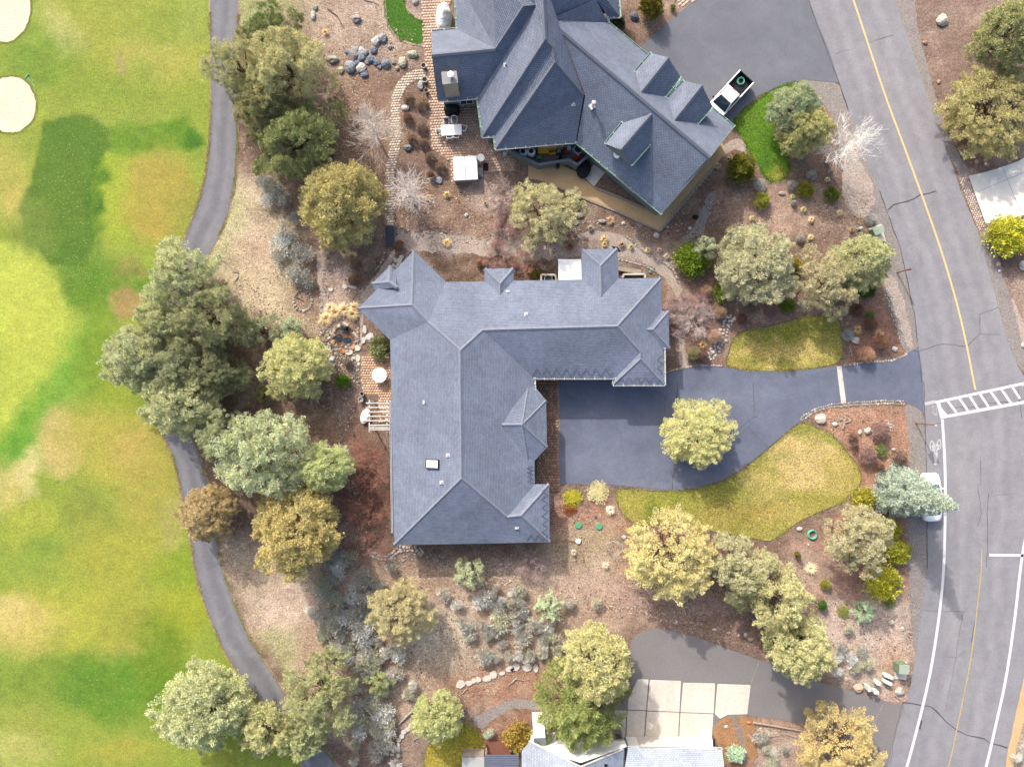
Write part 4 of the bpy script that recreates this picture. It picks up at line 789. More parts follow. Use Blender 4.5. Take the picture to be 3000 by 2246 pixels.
# ================================================================ vegetation
def unit(v): return v/np.maximum(np.linalg.norm(v, axis=-1, keepdims=True), 1e-9)
def leaf_quads(c, r, n, ln, wd, g, up=.35, rnd=.7, inner=.35, tint=.42, ltint=.42, zmin=-.6):
    m = len(c); d = unit(g.normal(size=(m, n, 3))); d[..., 2] = np.where(d[..., 2] < zmin, -d[..., 2], d[..., 2])
    p = c[:, None, :]+d*(r[:, None, None]*(inner+(1-inner)*g.random((m, n, 1))))
    dv = unit(d+rnd*g.normal(size=d.shape)*.6+np.array([0, 0, up])); sd = unit(np.cross(dv, g.normal(size=d.shape)))
    L = ln*(.6+.8*g.random((m, n, 1))); Wd = wd*(.6+.8*g.random((m, n, 1)))
    q = np.stack([p, p+dv*L*.5+sd*Wd/2, p+dv*L, p+dv*L*.5-sd*Wd/2], 2).reshape(-1, 3)
    t = (1-tint/2+tint*g.random((m, 1)))*(1-ltint/2+ltint*g.random((m, n)))
    hue = .5*g.random((m, 1))+.5*g.random((m, n))           # some sprays yellower, some greyer
    col = np.stack([t*(.93+.16*hue), t, t*(1.12-.30*hue)], -1).reshape(-1, 3)
    return q, np.repeat(col, 4, 0)
def leafmesh(name, parts, m):
    q = np.concatenate([a for a, _ in parts]); c = np.concatenate([b_ for _, b_ in parts])
    return npmesh(name, q, np.arange(len(q)).reshape(-1, 4), m, c)
def tubes_np(segs, n=4):
    """segs: list of (p0, p1, r0, r1) -> vertices, quads"""
    a = np.array([s[0] for s in segs], float); b_ = np.array([s[1] for s in segs], float); r0 = np.array([s[2] for s in segs]); r1 = np.array([s[3] for s in segs])
    d = unit(b_-a); ref = np.where(np.abs(d[:, 2:3]) < .9, np.array([[0, 0, 1.]]), np.array([[1., 0, 0]])); x = unit(np.cross(d, ref)); y = np.cross(x, d); V = []
    for base, r in ((a, r0), (b_, r1)):
        for k in range(n):
            t = 2*math.pi*k/n; V.append(base+(x*math.cos(t)+y*math.sin(t))*r[:, None])
    V = np.stack(V, 1).reshape(-1, 3); i = np.arange(len(segs))*2*n
    Fq = np.concatenate([np.stack([i+k, i+(k+1) % n, i+n+(k+1) % n, i+n+k], 1) for k in range(n)])
    return V, Fq
def limbs(targets, trunk_h, g, r0=.2):
    segs = []; tp = np.array([0, 0, trunk_h]); prev = np.array([0, 0, 0.]); k = 5
    for i in range(1, k+1):
        p = tp*i/k+np.array([*(g.normal(size=2)*.06), 0]); segs.append((prev, p, r0*(1-.75*(i-1)/k), r0*(1-.75*i/k))); prev = p
    for t in targets:
        z0 = min(trunk_h*.9, max(.3, t[2]*(.35+.3*g.random()))); s = np.array([0, 0, z0]); mid = s+(t-s)*.5+g.normal(size=3)*.15; rr = r0*.38
        segs += [(s, mid, rr, rr*.65), (mid, t, rr*.65, rr*.25)]
        for _ in range(3): q = mid+(t-mid)*g.random(); e = q+g.normal(size=3)*.45+np.array([0, 0, .1]); segs.append((q, e, rr*.3, .008))
    return segs
def juniper_proto(seed, R_=3.0, Ht=5.6, nl=24, lobe=(.30, .46), clumps=30, nleaf=22, ln=.26, wd=.085, cr=.30, spread=.62, low=.28, jag=.25, up=.35):
    g = np.random.default_rng(seed); cs, rs, T = [], [], []
    for i in range(nl):
        f = (i+.5)/nl; th = i*2.39996+g.normal()*.25; el = math.asin(max(-.72, 1-1.6*f))
        rad = spread*R_*(1+jag*g.normal()*.6); c = np.array([math.cos(th)*math.cos(el)*rad, math.sin(th)*math.cos(el)*rad, Ht*.47+math.sin(el)*Ht*.40])
        lr = R_*g.uniform(*lobe); T.append(c)
        n = int(clumps*(lr/(R_*.38))**1.6); d = unit(g.normal(size=(n, 3))); d[:, 2] = np.where(d[:, 2] < -.35, -d[:, 2]*.6, d[:, 2])
        outd = unit(c-np.array([0, 0, Ht*.35])); d = unit(d+outd*.35)
        p = c+d*lr*(.55+.5*g.random((n, 1)))*np.array([1, 1, .85]); cs.append(p); rs.append(cr*g.uniform(.6, 1.25, n))
        for _ in range(2):                              # sprays that stick out of the outline
            d1 = unit(outd*.8+g.normal(size=3)*.7); e0 = c+d1*lr*.8; st = np.arange(1, 5)[:, None]; cs.append(e0+d1*st*cr*.5+g.normal(size=(4, 3))*.05); rs.append(cr*np.array([.85, .7, .55, .4]))
    cs = np.concatenate(cs); rs = np.concatenate(rs)
    crown = leafmesh('juniper_crown', [leaf_quads(cs, rs, nleaf, ln, wd, g, up=up)], mt['leaf'])
    V, Fq = tubes_np(limbs(T, Ht*.8, g), 5); trunk = npmesh('juniper_trunk', V, Fq, mt['bark'])
    return crown, trunk, R_*(spread+.3), Ht
PRO = {}
for i, s in enumerate((1, 2, 3, 4)): PRO['dense%d' % i] = juniper_proto(s, nl=40, clumps=44, nleaf=56, lobe=(.24, .36), spread=.66, jag=.28, cr=.20, ln=.12, wd=.042)
for i, s in enumerate((11, 12, 13, 14)): PRO['open%d' % i] = juniper_proto(s, nl=33, clumps=40, nleaf=54, lobe=(.22, .38), spread=.70, jag=.5, cr=.19, ln=.12, wd=.042)
for i, s in enumerate((21, 22)): PRO['tuft%d' % i] = juniper_proto(s, nl=50, clumps=34, nleaf=56, lobe=(.18, .27), spread=.72, jag=.2, cr=.22, ln=.11, wd=.042)
for i, s in enumerate((31, 32, 33)): PRO['small%d' % i] = juniper_proto(s, R_=1.2, Ht=2.2, nl=13, clumps=14, nleaf=40, lobe=(.2, .34), cr=.15, ln=.12, wd=.035, spread=.66, jag=.35)
PRO['pine'] = juniper_proto(41, R_=2.6, Ht=6.5, nl=34, clumps=20, nleaf=64, lobe=(.18, .30), cr=.32, ln=.26, wd=.034, spread=.74, jag=.5, up=.2)
def spruce_proto(seed=51, Ht=10.0, R_=2.3):
    g = np.random.default_rng(seed); cs, rs, T = [], [], []; tiers = 26; segs = []
    for k in range(tiers):
        f = k/(tiers-1); z = .5+f*(Ht-.7); rad = R_*(1-f)**.82+.12; nb = max(4, int(15*(1-f)+4))
        for j in range(nb):
            th = 2*math.pi*j/nb+k*.7+g.normal()*.12; rr = rad*g.uniform(.8, 1.12); tip = np.array([math.cos(th)*rr, math.sin(th)*rr, z-rr*.12+g.normal()*.06]); s0 = np.array([0, 0, z+.12])
            segs.append((s0, tip, .03, .006)); n = max(2, int(rr/.24)); t = np.linspace(.35, 1, n)[:, None]; p = s0+(tip-s0)*t+g.normal(size=(n, 3))*.06; cs.append(p); rs.append(np.full(n, .24)*(1.15-.45*t[:, 0]))
    cs.append(np.array([[0, 0, Ht-.25], [0, 0, Ht-.05]])); rs.append(np.array([.15, .08])); cs = np.concatenate(cs); rs = np.concatenate(rs)
    crown = leafmesh('spruce_crown', [leaf_quads(cs, rs, 26, .2, .055, g, up=.15, zmin=-.4, tint=.25)], mt['leaf'])
    segs.append((np.array([0, 0, 0.]), np.array([0, 0, Ht*.95]), .2, .02)); V, Fq = tubes_np(segs, 4)
    return crown, npmesh('spruce_trunk', V, Fq, mt['bark']), R_, Ht
PRO['spruce'] = spruce_proto()
def fcol(c, lit, de=.26):
    l = [lin1(v) for v in c]; g = .3*l[0]+.6*l[1]+.1*l[2]
    return tuple(min(.85, (v*(1-de)+g*de)*lit) for v in l)+(1,)
def tree(name, key, px, rad_px, h, color, label, cat='tree', group=None, rz=None, sy=1.0, lit=1.2):
    """px: photo pixel of the crown's middle; rad_px: its radius in photo pixels; h: height in metres"""
    cr, tr, R0, H0 = PRO[key]; zc = h*.55; p = W(*px, zc); r = rad_px*(H-zc)/FPX; s = r/R0*(1.02 if key[:4] == 'tuft' else .96)
    t = thing(name, label, cat, (p.x, p.y, 0), random.uniform(0, 6.28) if rz is None else rz, group)
    a = link('trunk', tr, t, sc=(s, s, h/H0)); c = link('crown', cr, t, sc=(s, s*sy, h/H0)); kk = .95 if color[0] > 194 else 1.0; c.color = fcol((color[0]*.91*kk, color[1]*.965*kk, color[2]*.95*kk), lit*(1.16 if px[0] < 1050 else 1.0))
    return t
olive, gray, gold, pale, beige, dgreen, browno, ygreen, lime = (172,162,108), (170,170,130), (208,184,104), (205,194,138), (190,176,134), (118,124,62), (172,146,94), (150,152,44), (128,142,28)
TL = [
 # x, y, r (full-view units), height, proto, colour, label
 (590,72,58,4.5,'open0',dgreen,'dark green juniper nearest the top of the cart path'),
 (525,150,70,7,'open1',olive,'olive juniper overhanging the straight upper cart path'),
 (625,150,88,8,'open2',(186,172,118),'large pale olive juniper beside the boulder pile'),
 (575,235,62,6.5,'dense0',(150,140,84),'brownish green juniper behind the olive one on the cart path'),
 (640,305,92,7,'open3',(132,134,70),'wide dark green juniper across the bed from the bare pale tree'),
 (735,440,96,6.5,'dense1',(176,156,86),'golden olive juniper beside the brick footpath and wooden step'),
 (395,600,77,6.2,'open0',(178,174,122),'pale juniper leaning over the bend of the cart path'),
 (350,690,58,5.3,'open2',(176,172,120),'pale green juniper between the fairway and the dead branch'),
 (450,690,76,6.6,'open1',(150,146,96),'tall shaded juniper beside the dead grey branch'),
 (300,775,74,6.2,'dense2',(172,168,122),'grey-green juniper standing furthest out on the fairway'),
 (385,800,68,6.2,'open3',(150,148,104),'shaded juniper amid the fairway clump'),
 (395,870,81,6.2,'dense3',(178,172,120),'pale juniper at the lower end of the fairway clump'),
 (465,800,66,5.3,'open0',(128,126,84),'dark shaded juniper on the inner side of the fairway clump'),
 (565,980,106,7.5,'open2',(176,176,132),'biggest grey-green juniper, beside the lower cart path'),
 (480,935,55,6.2,'open1',(164,162,118),'grey-green juniper shading the cart path above the biggest juniper'),
 (706,1012,58,5.5,'dense1',(182,182,118),'rounded pale yellow-green juniper beside the red-twigged shrubs'),
 (640,790,72,5,'dense0',(190,180,112),'rounded yellow-green juniper below the stone ring'),
 (450,1108,62,5,'dense2',(180,150,98),'tan-brown juniper overhanging the lower cart path'),
 (640,1150,100,7.5,'dense3',(182,158,86),'wide golden-brown juniper west of the red-twigged shrubs'),
 (440,1525,96,7,'dense0',(178,174,122),'big grey-green juniper on the fairway corner by the path'),
 (575,1572,60,5.5,'open3',(182,172,112),'yellowish juniper over the cart path at the sagebrush scrub'),
 (690,1495,78,6.5,'open1',(158,154,100),'spreading juniper with bare grey branches beside the cart path'),
 (655,1590,48,5,'open2',(168,166,108),'juniper bough hanging over the cart path bottom end'),
 (866,1322,70,5,'tuft0',(206,184,128),'rounded cream-yellow juniper amid the sagebrush'),
 (945,1547,56,4.5,'dense2',(188,184,112),'neat round green juniper beside the lower lawn'),
 (1288,1432,84,7.5,'dense1',(206,192,122),'tall pale gold juniper beside the concrete parking pad'),
 (1448,1200,98,6.5,'tuft1',(222,198,122),'large golden juniper below the big front lawn'),
 (1600,1222,66,6.5,'open0',(196,184,136),'pale thin-crowned juniper next to the large golden one'),
 (1678,1290,74,7.5,'open3',(204,190,128),'cream juniper in the middle of the row above the lower driveway'),
 (1722,1395,74,7.5,'dense3',(206,194,130),'cream juniper overhanging the lower driveway'),
 (1858,1165,72,6.5,'open2',(196,180,136),'airy beige juniper standing among the yellow-green shrubs'),
 (1508,937,75,4.4,'dense0',(216,202,124),'lone pale yellow juniper standing over the sealed driveway'),
 (1178,462,70,5.5,'open1',(208,192,138),'pale cream juniper by the tan granite path'),
 (1632,572,88,6,'dense0',(188,176,134),'broad greyish juniper beside the bright green shrub'),
 (1788,612,66,5.5,'open3',(190,172,128),'beige juniper above the upper front lawn'),
 (1856,568,66,6,'dense1',(196,188,128),'pale yellow-green juniper beside the green utility box'),
 (1714,236,54,5.5,'dense2',(170,174,132),'grey-green juniper on the edge of the side lawn'),
 (1738,285,54,5.5,'dense3',(190,178,106),'yellow-green juniper touching the white bare tree'),
 (2148,235,104,4.4,'tuft1',(176,158,88),'huge golden-olive juniper across the road'),
 (2175,75,72,7,'dense1',(166,160,96),'olive juniper above the huge one across the road'),
 (1818,1622,92,6.5,'tuft0',(212,180,108),'deep golden juniper over the lower driveway entrance'),
]
for i, (x, y, r, h, key, c, lab) in enumerate(TL): tree('juniper_tree', key, Fp(x, y), r*SF, h, c, lab, group='junipers around the houses')
for x, y, r, h, key, c, lab in (
 (630,708,24,2.2,'small0',(168,176,138),'small silvery juniper sapling beside the stone ring'),
 (568,716,34,2.6,'small1',(150,152,110),'young grey-green juniper on the edge of the fairway clump'),
 (1010,1240,32,2.4,'small2',(202,200,150),'small cream-tipped juniper sapling below the house wall'),
 (1186,1310,27,2.0,'small0',(192,200,158),'small pale mint juniper sapling in the scrub'),
 (565,852,18,1.4,'small2',(140,140,70),'tiny juniper seedling in the shade below the fairway clump'),
 (818,1475,26,2.2,'small1',(168,170,104),'yellow-green juniper sapling in the sagebrush near the cart path'),
 (1520,535,24,3.6,'small2',(196,196,150),'pale juniper sapling poking out of the bright green shrub'),
 (1865,1322,22,1.5,'small0',(176,194,156),'small blue-green conifer seedling in the roadside bed'),
 (140+0,0,0,0,'',(0,0,0),'')):
    if r: tree('juniper_sapling', key, Fp(x, y), r*SF, h, c, lab, group='young conifers')
tree('pine_tree', 'pine', Fp(1246,1530), 82*SF, 7, (142,146,58), 'bushy yellow-green pine at the front of the pale-roofed house')
sp = tree('blue_spruce', 'spruce', (2618,1425), 80, 9.6, (186,196,180), 'silver-blue spruce leaning over the parked white car', lit=.95)
sp.location = W(2618,1434,0)
# ---- shrubs: prototypes of unit radius
def dome_leaves(seed, n, ln, wd, zs=.85, up=.3):
    g = np.random.default_rng(seed); k = 60; d = unit(g.normal(size=(k, 3))); d[:, 2] = np.abs(d[:, 2]); c = d*np.array([.72, .72, .72*zs])*(1+.12*g.normal(size=(k, 1)))+np.array([0, 0, .12])
    return leafmesh('shrub_leaves', [leaf_quads(c, np.full(k, .30), n//k, ln, wd, g, up=up, zmin=-.3, tint=.35)], mt['leaf'])
def spray(seed, k, n, ln, wd):
    g = np.random.default_rng(seed); d = unit(g.normal(size=(k, 3))); d[:, 2] = np.abs(d[:, 2])*.9; c = d*(.25+.6*g.random((k, 1)))*np.array([1, 1, .9])+np.array([0, 0, .1])
    return leafmesh('shrub_sprays', [leaf_quads(c, g.uniform(.14, .26, k), n, ln, wd, g, up=.5, zmin=-.2, tint=.45)], mt['leaf'])
def twigdome(seed, n=1500, wd=.022, zs=.8):
    g = np.random.default_rng(seed); d = unit(g.normal(size=(n, 3))); d[:, 2] = np.abs(d[:, 2]); s = d*np.array([.3, .3, .25])*g.random((n, 1))+np.array([0, 0, .05]); e = d*np.array([1, 1, zs])*g.uniform(.72, 1.04, (n, 1))+g.normal(size=(n, 3))*.06
    sd = unit(np.cross(e-s, g.normal(size=(n, 3))))*wd; m = s+(e-s)*.5+g.normal(size=(n, 3))*.03
    q = np.stack([s, m+sd, e, m-sd], 1).reshape(-1, 3); t = np.repeat(.7+.6*g.random(n), 4); return npmesh('shrub_twigs', q, np.arange(len(q)).reshape(-1, 4), mt['twigleaf'], np.stack([t, t, t], 1))
def twigshell(seed):
    g = np.random.default_rng(seed); k = 90; d = unit(g.normal(size=(k, 3))); d[:, 2] = np.abs(d[:, 2]); c = d*np.array([.74, .74, .62])*(1+.08*g.normal(size=(k, 1)))+np.array([0, 0, .1])
    a = leaf_quads(c, np.full(k, .26), 34, .16, .035, g, up=.2, rnd=1.2, zmin=-.3, tint=.3, ltint=.5)
    return leafmesh('shrub_twigs', [a], mt['leaf'])
def sage(seed, k=26):
    g = np.random.default_rng(seed); a = g.random(k)*6.28; rr = np.sqrt(g.random(k))*.72; c = np.stack([np.cos(a)*rr, np.sin(a)*rr, .22+.38*(1-rr)+.1*g.random(k)], 1)
    q, cl = leaf_quads(c, g.uniform(.16, .3, k), 34, .24, .045, g, up=.5, zmin=-.1, tint=.6, ltint=.4)
    s = np.zeros((k, 3)); segs = [(np.array([0, 0, 0.]), c[i], .03, .012) for i in range(k)]
    return leafmesh('sage_leaves', [(q, cl)], mt['leaf'])
def tuft(seed, n=170, wd=.03, lean=1.0):
    g = np.random.default_rng(seed); a = g.random(n)*6.28; l = g.uniform(.35, 1, n)*lean; o = np.stack([np.cos(a), np.sin(a), np.zeros(n)], 1); b0 = o*.08*g.random((n, 1)); mid = b0+o*(l*.45)[:, None]+np.array([0, 0, .55])*g.uniform(.6, 1.1, (n, 1)); tip = b0+o*l[:, None]+np.array([0, 0, .35])*g.uniform(.2, 1.4, (n, 1))
    sd = np.stack([-np.sin(a), np.cos(a), np.zeros(n)], 1)*wd; q = np.stack([b0-sd, b0+sd, mid+sd*.8, mid-sd*.8, mid-sd*.8, mid+sd*.8, tip+sd*.1, tip-sd*.1], 1).reshape(-1, 3)
    t = np.repeat(.75+.5*g.random(n), 8); return npmesh('grass_blades', q, np.arange(len(q)).reshape(-1, 4), mt['leaf'], np.stack([t, t, t], 1))
SH = {'box': [dome_leaves(i, 2600, .13, .07) for i in (61, 62)], 'spray': [spray(i, 170, 34, .14, .045) for i in (63, 64)], 'twig': [twigshell(i) for i in (65, 66)], 'sage': [sage(i) for i in (67, 68, 69, 70)], 'tuft': [tuft(i) for i in (71, 72)], 'ground': [spray(73, 150, 30, .09, .05)]}
def shrub(name, kind, px, r_px, hgt, color, label, cat='shrub', group=None, lit=.9, sx=1.0, sy=1.0):
    if group: label = autolabel({'sagebrush': 'sagebrush', 'leafless_shrub': 'rounded leafless shrub', 'lavender_bush': 'mound bush', 'ornamental_grass': 'ornamental grass clump'}[name], px, r_px, color); group = {'sagebrush': 'sagebrush ', 'leafless_shrub': 'leafless shrubs ', 'lavender_bush': 'mound bushes ', 'ornamental_grass': 'grass clumps '}[name]+place(px)
    me = random.choice(SH[kind]); p = W(*px, hgt*.5); r = r_px*(H-hgt*.5)/FPX
    o = link(name, me, None, (p.x, p.y, 0), random.uniform(0, 6.28), (r*sx, r*sy, max(hgt/.9, .1))); o.color = fcol(color, lit*(1.15 if kind == 'twig' else 1.3), .12)
    return tag(o, label, cat, group)
LAND = [(866,1322,'beside the cream-yellow juniper'),(690,1495,'beside the bare-branched juniper at the cart path'),(818,1475,'around the yellow-green juniper sapling'),(945,1547,'near the neat round green juniper'),(1010,1240,'near the cream-tipped sapling'),(1186,1310,'near the pale mint sapling'),(1070,1440,'just above the flagstone line'),(720,1290,'below the golden-brown juniper'),(700,1370,'in the thick brush by the tan clearing'),(1000,1350,'on the dry slope right of the cream-yellow juniper'),(1090,1360,'on the open slope above the flagstones'),(780,1580,'beside the curved line of cream stones'),(1290,1432,'beside the tall pale gold juniper'),(610,430,'at the foot of the golden olive juniper'),(640,520,'in the strip below the golden olive juniper'),(650,600,'above the oval stone ring'),(860,1185,'at the south-west house corner'),(1800,1400,'above the lower driveway mouth'),(1640,1600,'by the stepping slabs'),(1530,630,'near the bright green spreading shrub'),(1545,720,'beside the dry creek of white stones'),(1690,650,'near the green ball shrub at the upper lawn'),(1860,700,'under the pale juniper by the shoulder'),(1880,760,'at the driveway mouth'),(1900,930,'near the half-round white boulder'),(1930,985,'near the soft green mound plant'),(905,215,'at the upper bend of the brick footpath'),(930,290,'beside the patio table'),(945,360,'beside the hot tub'),(1680,400,'below the side lawn'),(1640,500,'above the broad greyish juniper'),(1760,440,'among the clipped balls'),(1880,480,'beside the pale green utility box'),(700,610,'on the rock slope above the pond'),(760,650,'at the bay of the north-west wing'),(880,420,'beside the bare tree over the footpath'),(980,530,'along the gravel trail behind the house'),(1330,510,'below the tan granite path'),(1420,540,'on the curved gravel path'),(1250,1140,'below the brick walkway'),(1810,1240,'among the cream junipers'),(720,690,'around the pond'),(1150,560,'against the north wall')]
def place(px):
    x, y = px[0]/SF, px[1]/SF; return min(LAND, key=lambda l: (l[0]-x)**2+(l[1]-y)**2)[2]
def tone(c):
    l = sum(c)/3; r = c[0]-c[2]
    return ('pale ' if l > 172 else 'dark ' if l < 122 else '')+('rusty' if r > 60 else 'brown' if r > 36 else 'mauve-brown' if r > 20 else 'olive-grey' if c[1] >= c[0] and r > 10 else 'grey')
def autolabel(kind, px, rp, c): return ('small ' if rp < 15 else 'broad ' if rp > 26 else '')+tone(c)+' '+kind+' '+place(px)
z1 = 1/2.9493
green, bgreen, ybox = (98,124,22), (110,134,28), (150,150,30)
for px, r, h, kd, c, lab in (
 (Fp(1495,560),45*SF,2.2,'spray',(122,144,24),'big bright green spreading shrub beside the curved gravel path'),
 (Fp(1602,362),38*SF,2.6,'spray',(126,126,34),'golden-green conifer shrub by the side lawn'),
 (Fp(1645,433),19*SF,1.0,'box',(146,150,40),'yellow-green clipped ball shrub, first below the side lawn'),
 (Fp(1740,410),20*SF,1.1,'box',(136,134,30),'mustard-green clipped ball shrub beside the white bare tree'),
 (Fp(1796,420),18*SF,1.0,'box',(96,118,24),'dark green clipped ball shrub near the pale gravel bed'),
 (Fp(1562,632),24*SF,1.2,'box',(112,132,22),'green rounded shrub in front of the broad greyish juniper'),
 (Fp(1700,660),18*SF,1.0,'box',(98,128,20),'green clipped ball shrub at the top of the upper front lawn'),
 (Fp(740,822),17*SF,.9,'box',(104,140,16),'vivid green clipped ball shrub on the rock bed by the patio'),
 (Fp(1250,436),13*SF,.8,'box',(64,86,30),'small dark green shrub beside the tan granite path'),
 (Fp(1866,1078),28*SF,1.3,'box',(152,148,24),'mustard-green mound shrub touching the blue spruce'),
 (Fp(1925,1142),24*SF,1.3,'box',(138,138,22),'yellow-green mound shrub below the blue spruce'),
 (Fp(1938,1192),36*SF,1.4,'spray',(140,142,24),'bright yellow-green shrub between the two mounds and the gravel shoulder'),
 (Fp(1908,1258),46*SF,1.6,'spray',(178,176,22),'vivid yellow spreading shrub at the foot of the airy beige juniper'),
 (Fp(2178,508),52*SF,2.4,'spray',(178,178,28),'vivid yellow-green shrub beside the pale concrete driveway'),
 (Fp(1118,1592),36*SF,2.4,'spray',(152,130,50),'golden autumn shrub beside the timber deck'),
 (Fp(1408,12),32*SF,2.4,'spray',(118,112,34),'yellow-green shrub at the corner of the upper driveway'),
 (Fp(820,752),28*SF,.9,'box',(128,134,84),'low grey-green hedge shrub at the end of the patio'),
 (Rp(3,2,255,1485),27*z1,.9,'box',(104,110,26),'dark green dwarf pine in a mulch ring'),
 (Rp(3,3,465,265),15,.8,'box',(70,116,34),'small dark green bun shrub beside the cream junipers'),
 (Rp(3,3,645,320),22,.5,'ground',(140,146,72),'flat olive cushion plant in the roadside bed'),
 (Rp(3,3,1045,250),21,.5,'ground',(130,138,84),'flat grey-olive cushion plant by the gravel shoulder'),
 (Rp(3,3,495,90),18,.8,'spray',(146,146,56),'small yellow-green sapling shrub beside the dry grass clump'),
 (Rp(3,2,975,585),24,.7,'ground',(122,138,82),'soft green mound plant amid the brown shrubs'),
 (Rp(3,1,885,1075),20,.6,'ground',(118,134,70),'low green mound plant in the bark bed by the driveway mouth'),
 (Rp(2,0,1390,65),9,.5,'box',(110,128,30),'tiny bright green bush on the bark by the upper driveway'),
 (Rp(2,0,915,200),22,1.0,'box',(60,78,44),'dark green bush in the corner below the garage eave'),
 (Rp(2,1,1585,225),8,.4,'box',(50,74,40),'tiny dark green plant on bare bark by the gravel trail'),
 (Rp(2,1,190,690),26,.7,'ground',(104,98,30),'olive groundcover patch behind the house'),
 (Rp(2,3,1910,1840) if 0 else Rp(2,3,1915,1540),28,1.1,'box',(170,196,170),'pale mint rounded shrub at the garage corner'),
 (Rp(2,2,520,1000),34,.5,'ground',(178,172,20),'lime-yellow groundcover beside the brick walkway'),
 (Rp(2,2,505,1085),24,.35,'ground',(150,84,50),'reddish fringe of the groundcover by the brick walkway'),
 (Rp(2,2,740,950),38,.35,'ground',(196,188,140),'cream-coloured flowering groundcover at the driveway edge'),
 (Rp(3,1,240,640),26,1.1,'spray',(140,132,30),'yellow-green shrub squeezed between two junipers'),
 (Rp(3,1,850,850),30,1.0,'box',(70,98,20),'dark green shrub below the pale juniper by the utility box'),
 (Rp(1,3,2330,1500) if 0 else Rp(1,3,1995,1360),18,1.0,'sage',(176,190,170),'silver-leaved bush at the corner of the lower lawn'),
): shrub('shrub', kd, px, r, h, c, lab)
brown, mauve, greyb = (172,140,118), (158,130,126), (164,160,158)
G1 = 'rounded leafless shrubs in the front beds'
for (i, j, x, y, r, c, lab) in (
 (2,1,1675,855,55,(186,156,132),None),(2,1,1805,1050,56,(178,152,128),None),(2,1,1755,1255,64,(196,164,146),None),(2,1,2065,965,66,(140,116,100),None),(2,1,1655,1415,46,(140,104,98),None),(2,1,1570,1400,66,(150,146,104),None),(2,1,1985,1100,48,(128,94,88),None),
 (3,1,50,1040,58,mauve,None),(3,1,770,1030,62,(134,98,86),None),(3,1,890,1150,62,(138,108,94),None),(3,1,850,1410,74,(190,152,124),None),(3,1,985,1300,60,(176,134,106),None),
 (3,2,975,415,84,mauve,None),(3,2,860,630,86,(158,128,122),None),(3,2,1145,650,66,(140,118,108),None),(3,2,735,460,42,(160,128,112),None),(3,2,745,540,36,(140,116,108),None),(3,2,970,725,34,(130,104,90),None)):
    shrub('leafless_shrub', 'twig', Rp(i, j, x, y), r*z1, .75+r*.006, c, 'rounded leafless brown shrub in the bark beds by the main driveway', 'shrub', G1)
for (i, j, x, y, r, c) in ((1,0,1315,845,52,(150,126,108)),(1,0,1430,890,62,(156,134,116)),(1,0,1427,1092,52,(152,130,114)),(1,0,1345,1195,42,(146,124,108)),(1,0,1445,1232,44,(146,124,108)),(1,0,1505,1358,52,(142,122,106)),(1,0,1590,1440,52,(142,124,108)),(1,0,1310,1010,46,(146,112,94)),(1,0,1510,1510,34,(132,110,94))):
    shrub('leafless_shrub', 'twig', Rp(i, j, x, y), r*z1, .8, c, 'rounded brown leafless shrub between the brick footpath and the patio', 'shrub', 'leafless shrubs along the patio')
for (i, j, x, y, r, c) in ((1,1,845,765,54,(156,124,106)),(1,1,975,640,64,(168,156,140)),(1,1,1240,460,44,(158,116,80)),(1,1,1930,615,36,(190,150,112)),(1,1,790,1480,40,(150,136,128)),(1,1,830,610,60,(164,146,120))):
    shrub('leafless_shrub', 'twig', Rp(i, j, x, y), r*z1, .8, c, 'rounded bare shrub on the slope at the north-west wing', 'shrub', 'bare shrubs by the north-west wing')
for (i, j, x, y, r) in ((3,0,280,1345,42),(3,0,380,1515,46),(3,0,212,1600,50),(3,0,540,1490,22),(3,1,280,410,38),(3,1,225,100,26),(3,1,655,1045,38),(3,1,690,1240,58),(3,1,885,245,54),(2,0,2145,1600,60)):
    shrub('lavender_bush', 'twig', Rp(i, j, x, y), r*z1, .6, (168,168,166), 'small silvery grey mound bush in the upper roadside beds', 'shrub', 'grey mound bushes in the roadside beds', lit=.95)
# ornamental grasses
for (i, j, x, y, r, c) in ((1,1,1490,55,34,(196,172,118)),(1,1,1650,30,36,(196,178,120)),(1,1,1325,160,30,(176,160,112)),(1,1,1980,100,22,(196,178,138)),(1,1,1650,445,42,(230,196,132)),(3,1,310,155,30,(204,194,130)),(3,1,375,245,32,(226,196,158)),(3,1,620,185,32,(206,190,136)),(3,1,370,400,32,(210,192,140)),(3,1,215,45,24,(180,180,110)),(3,0,520,1550,26,(200,186,130)),(2,1,800,410,40,(206,184,128)),(2,1,800,460,34,(198,176,120)),(2,1,850,250,44,(196,164,124)),(2,1,1175,510,30,(206,184,140)),(2,1,1275,510,26,(212,190,150)),(2,1,1340,560,34,(196,178,150)),(2,1,1030,480,28,(190,170,124)),(2,1,2075,235,28,(200,190,140)),(2,1,1890,330,40,(188,150,104)),(2,0,1780,1430,34,(206,180,140)),(1,0,595,275,30,(226,190,130)),(1,0,985,1335,24,(200,160,110)),(3,1,725,330,30,(176,146,112)),(2,2,855,1105,46,(236,212,178)),(2,2,810,1585,36,(220,196,172)),(2,2,535,1470,32,(196,184,168)),(3,2,372,1610,60,(226,206,164)),(3,1,780,1200,46,(198,166,104)),(3,1,960,1240,60,(190,150,108)),(2,1,1430,1370,34,(196,170,140)) if 0 else (2,1,1650,1330,40,(196,162,110)),(2,1,950,460,40,(168,136,116)),(2,1,500,470,44,(150,110,80)),(2,1,680,320,36,(160,150,134))):
    shrub('ornamental_grass', 'tuft', Rp(i, j, x, y), r*z1*1.15, .55, c, 'straw-coloured ornamental grass clump in the bark beds', 'grass clump', 'ornamental grass clumps')
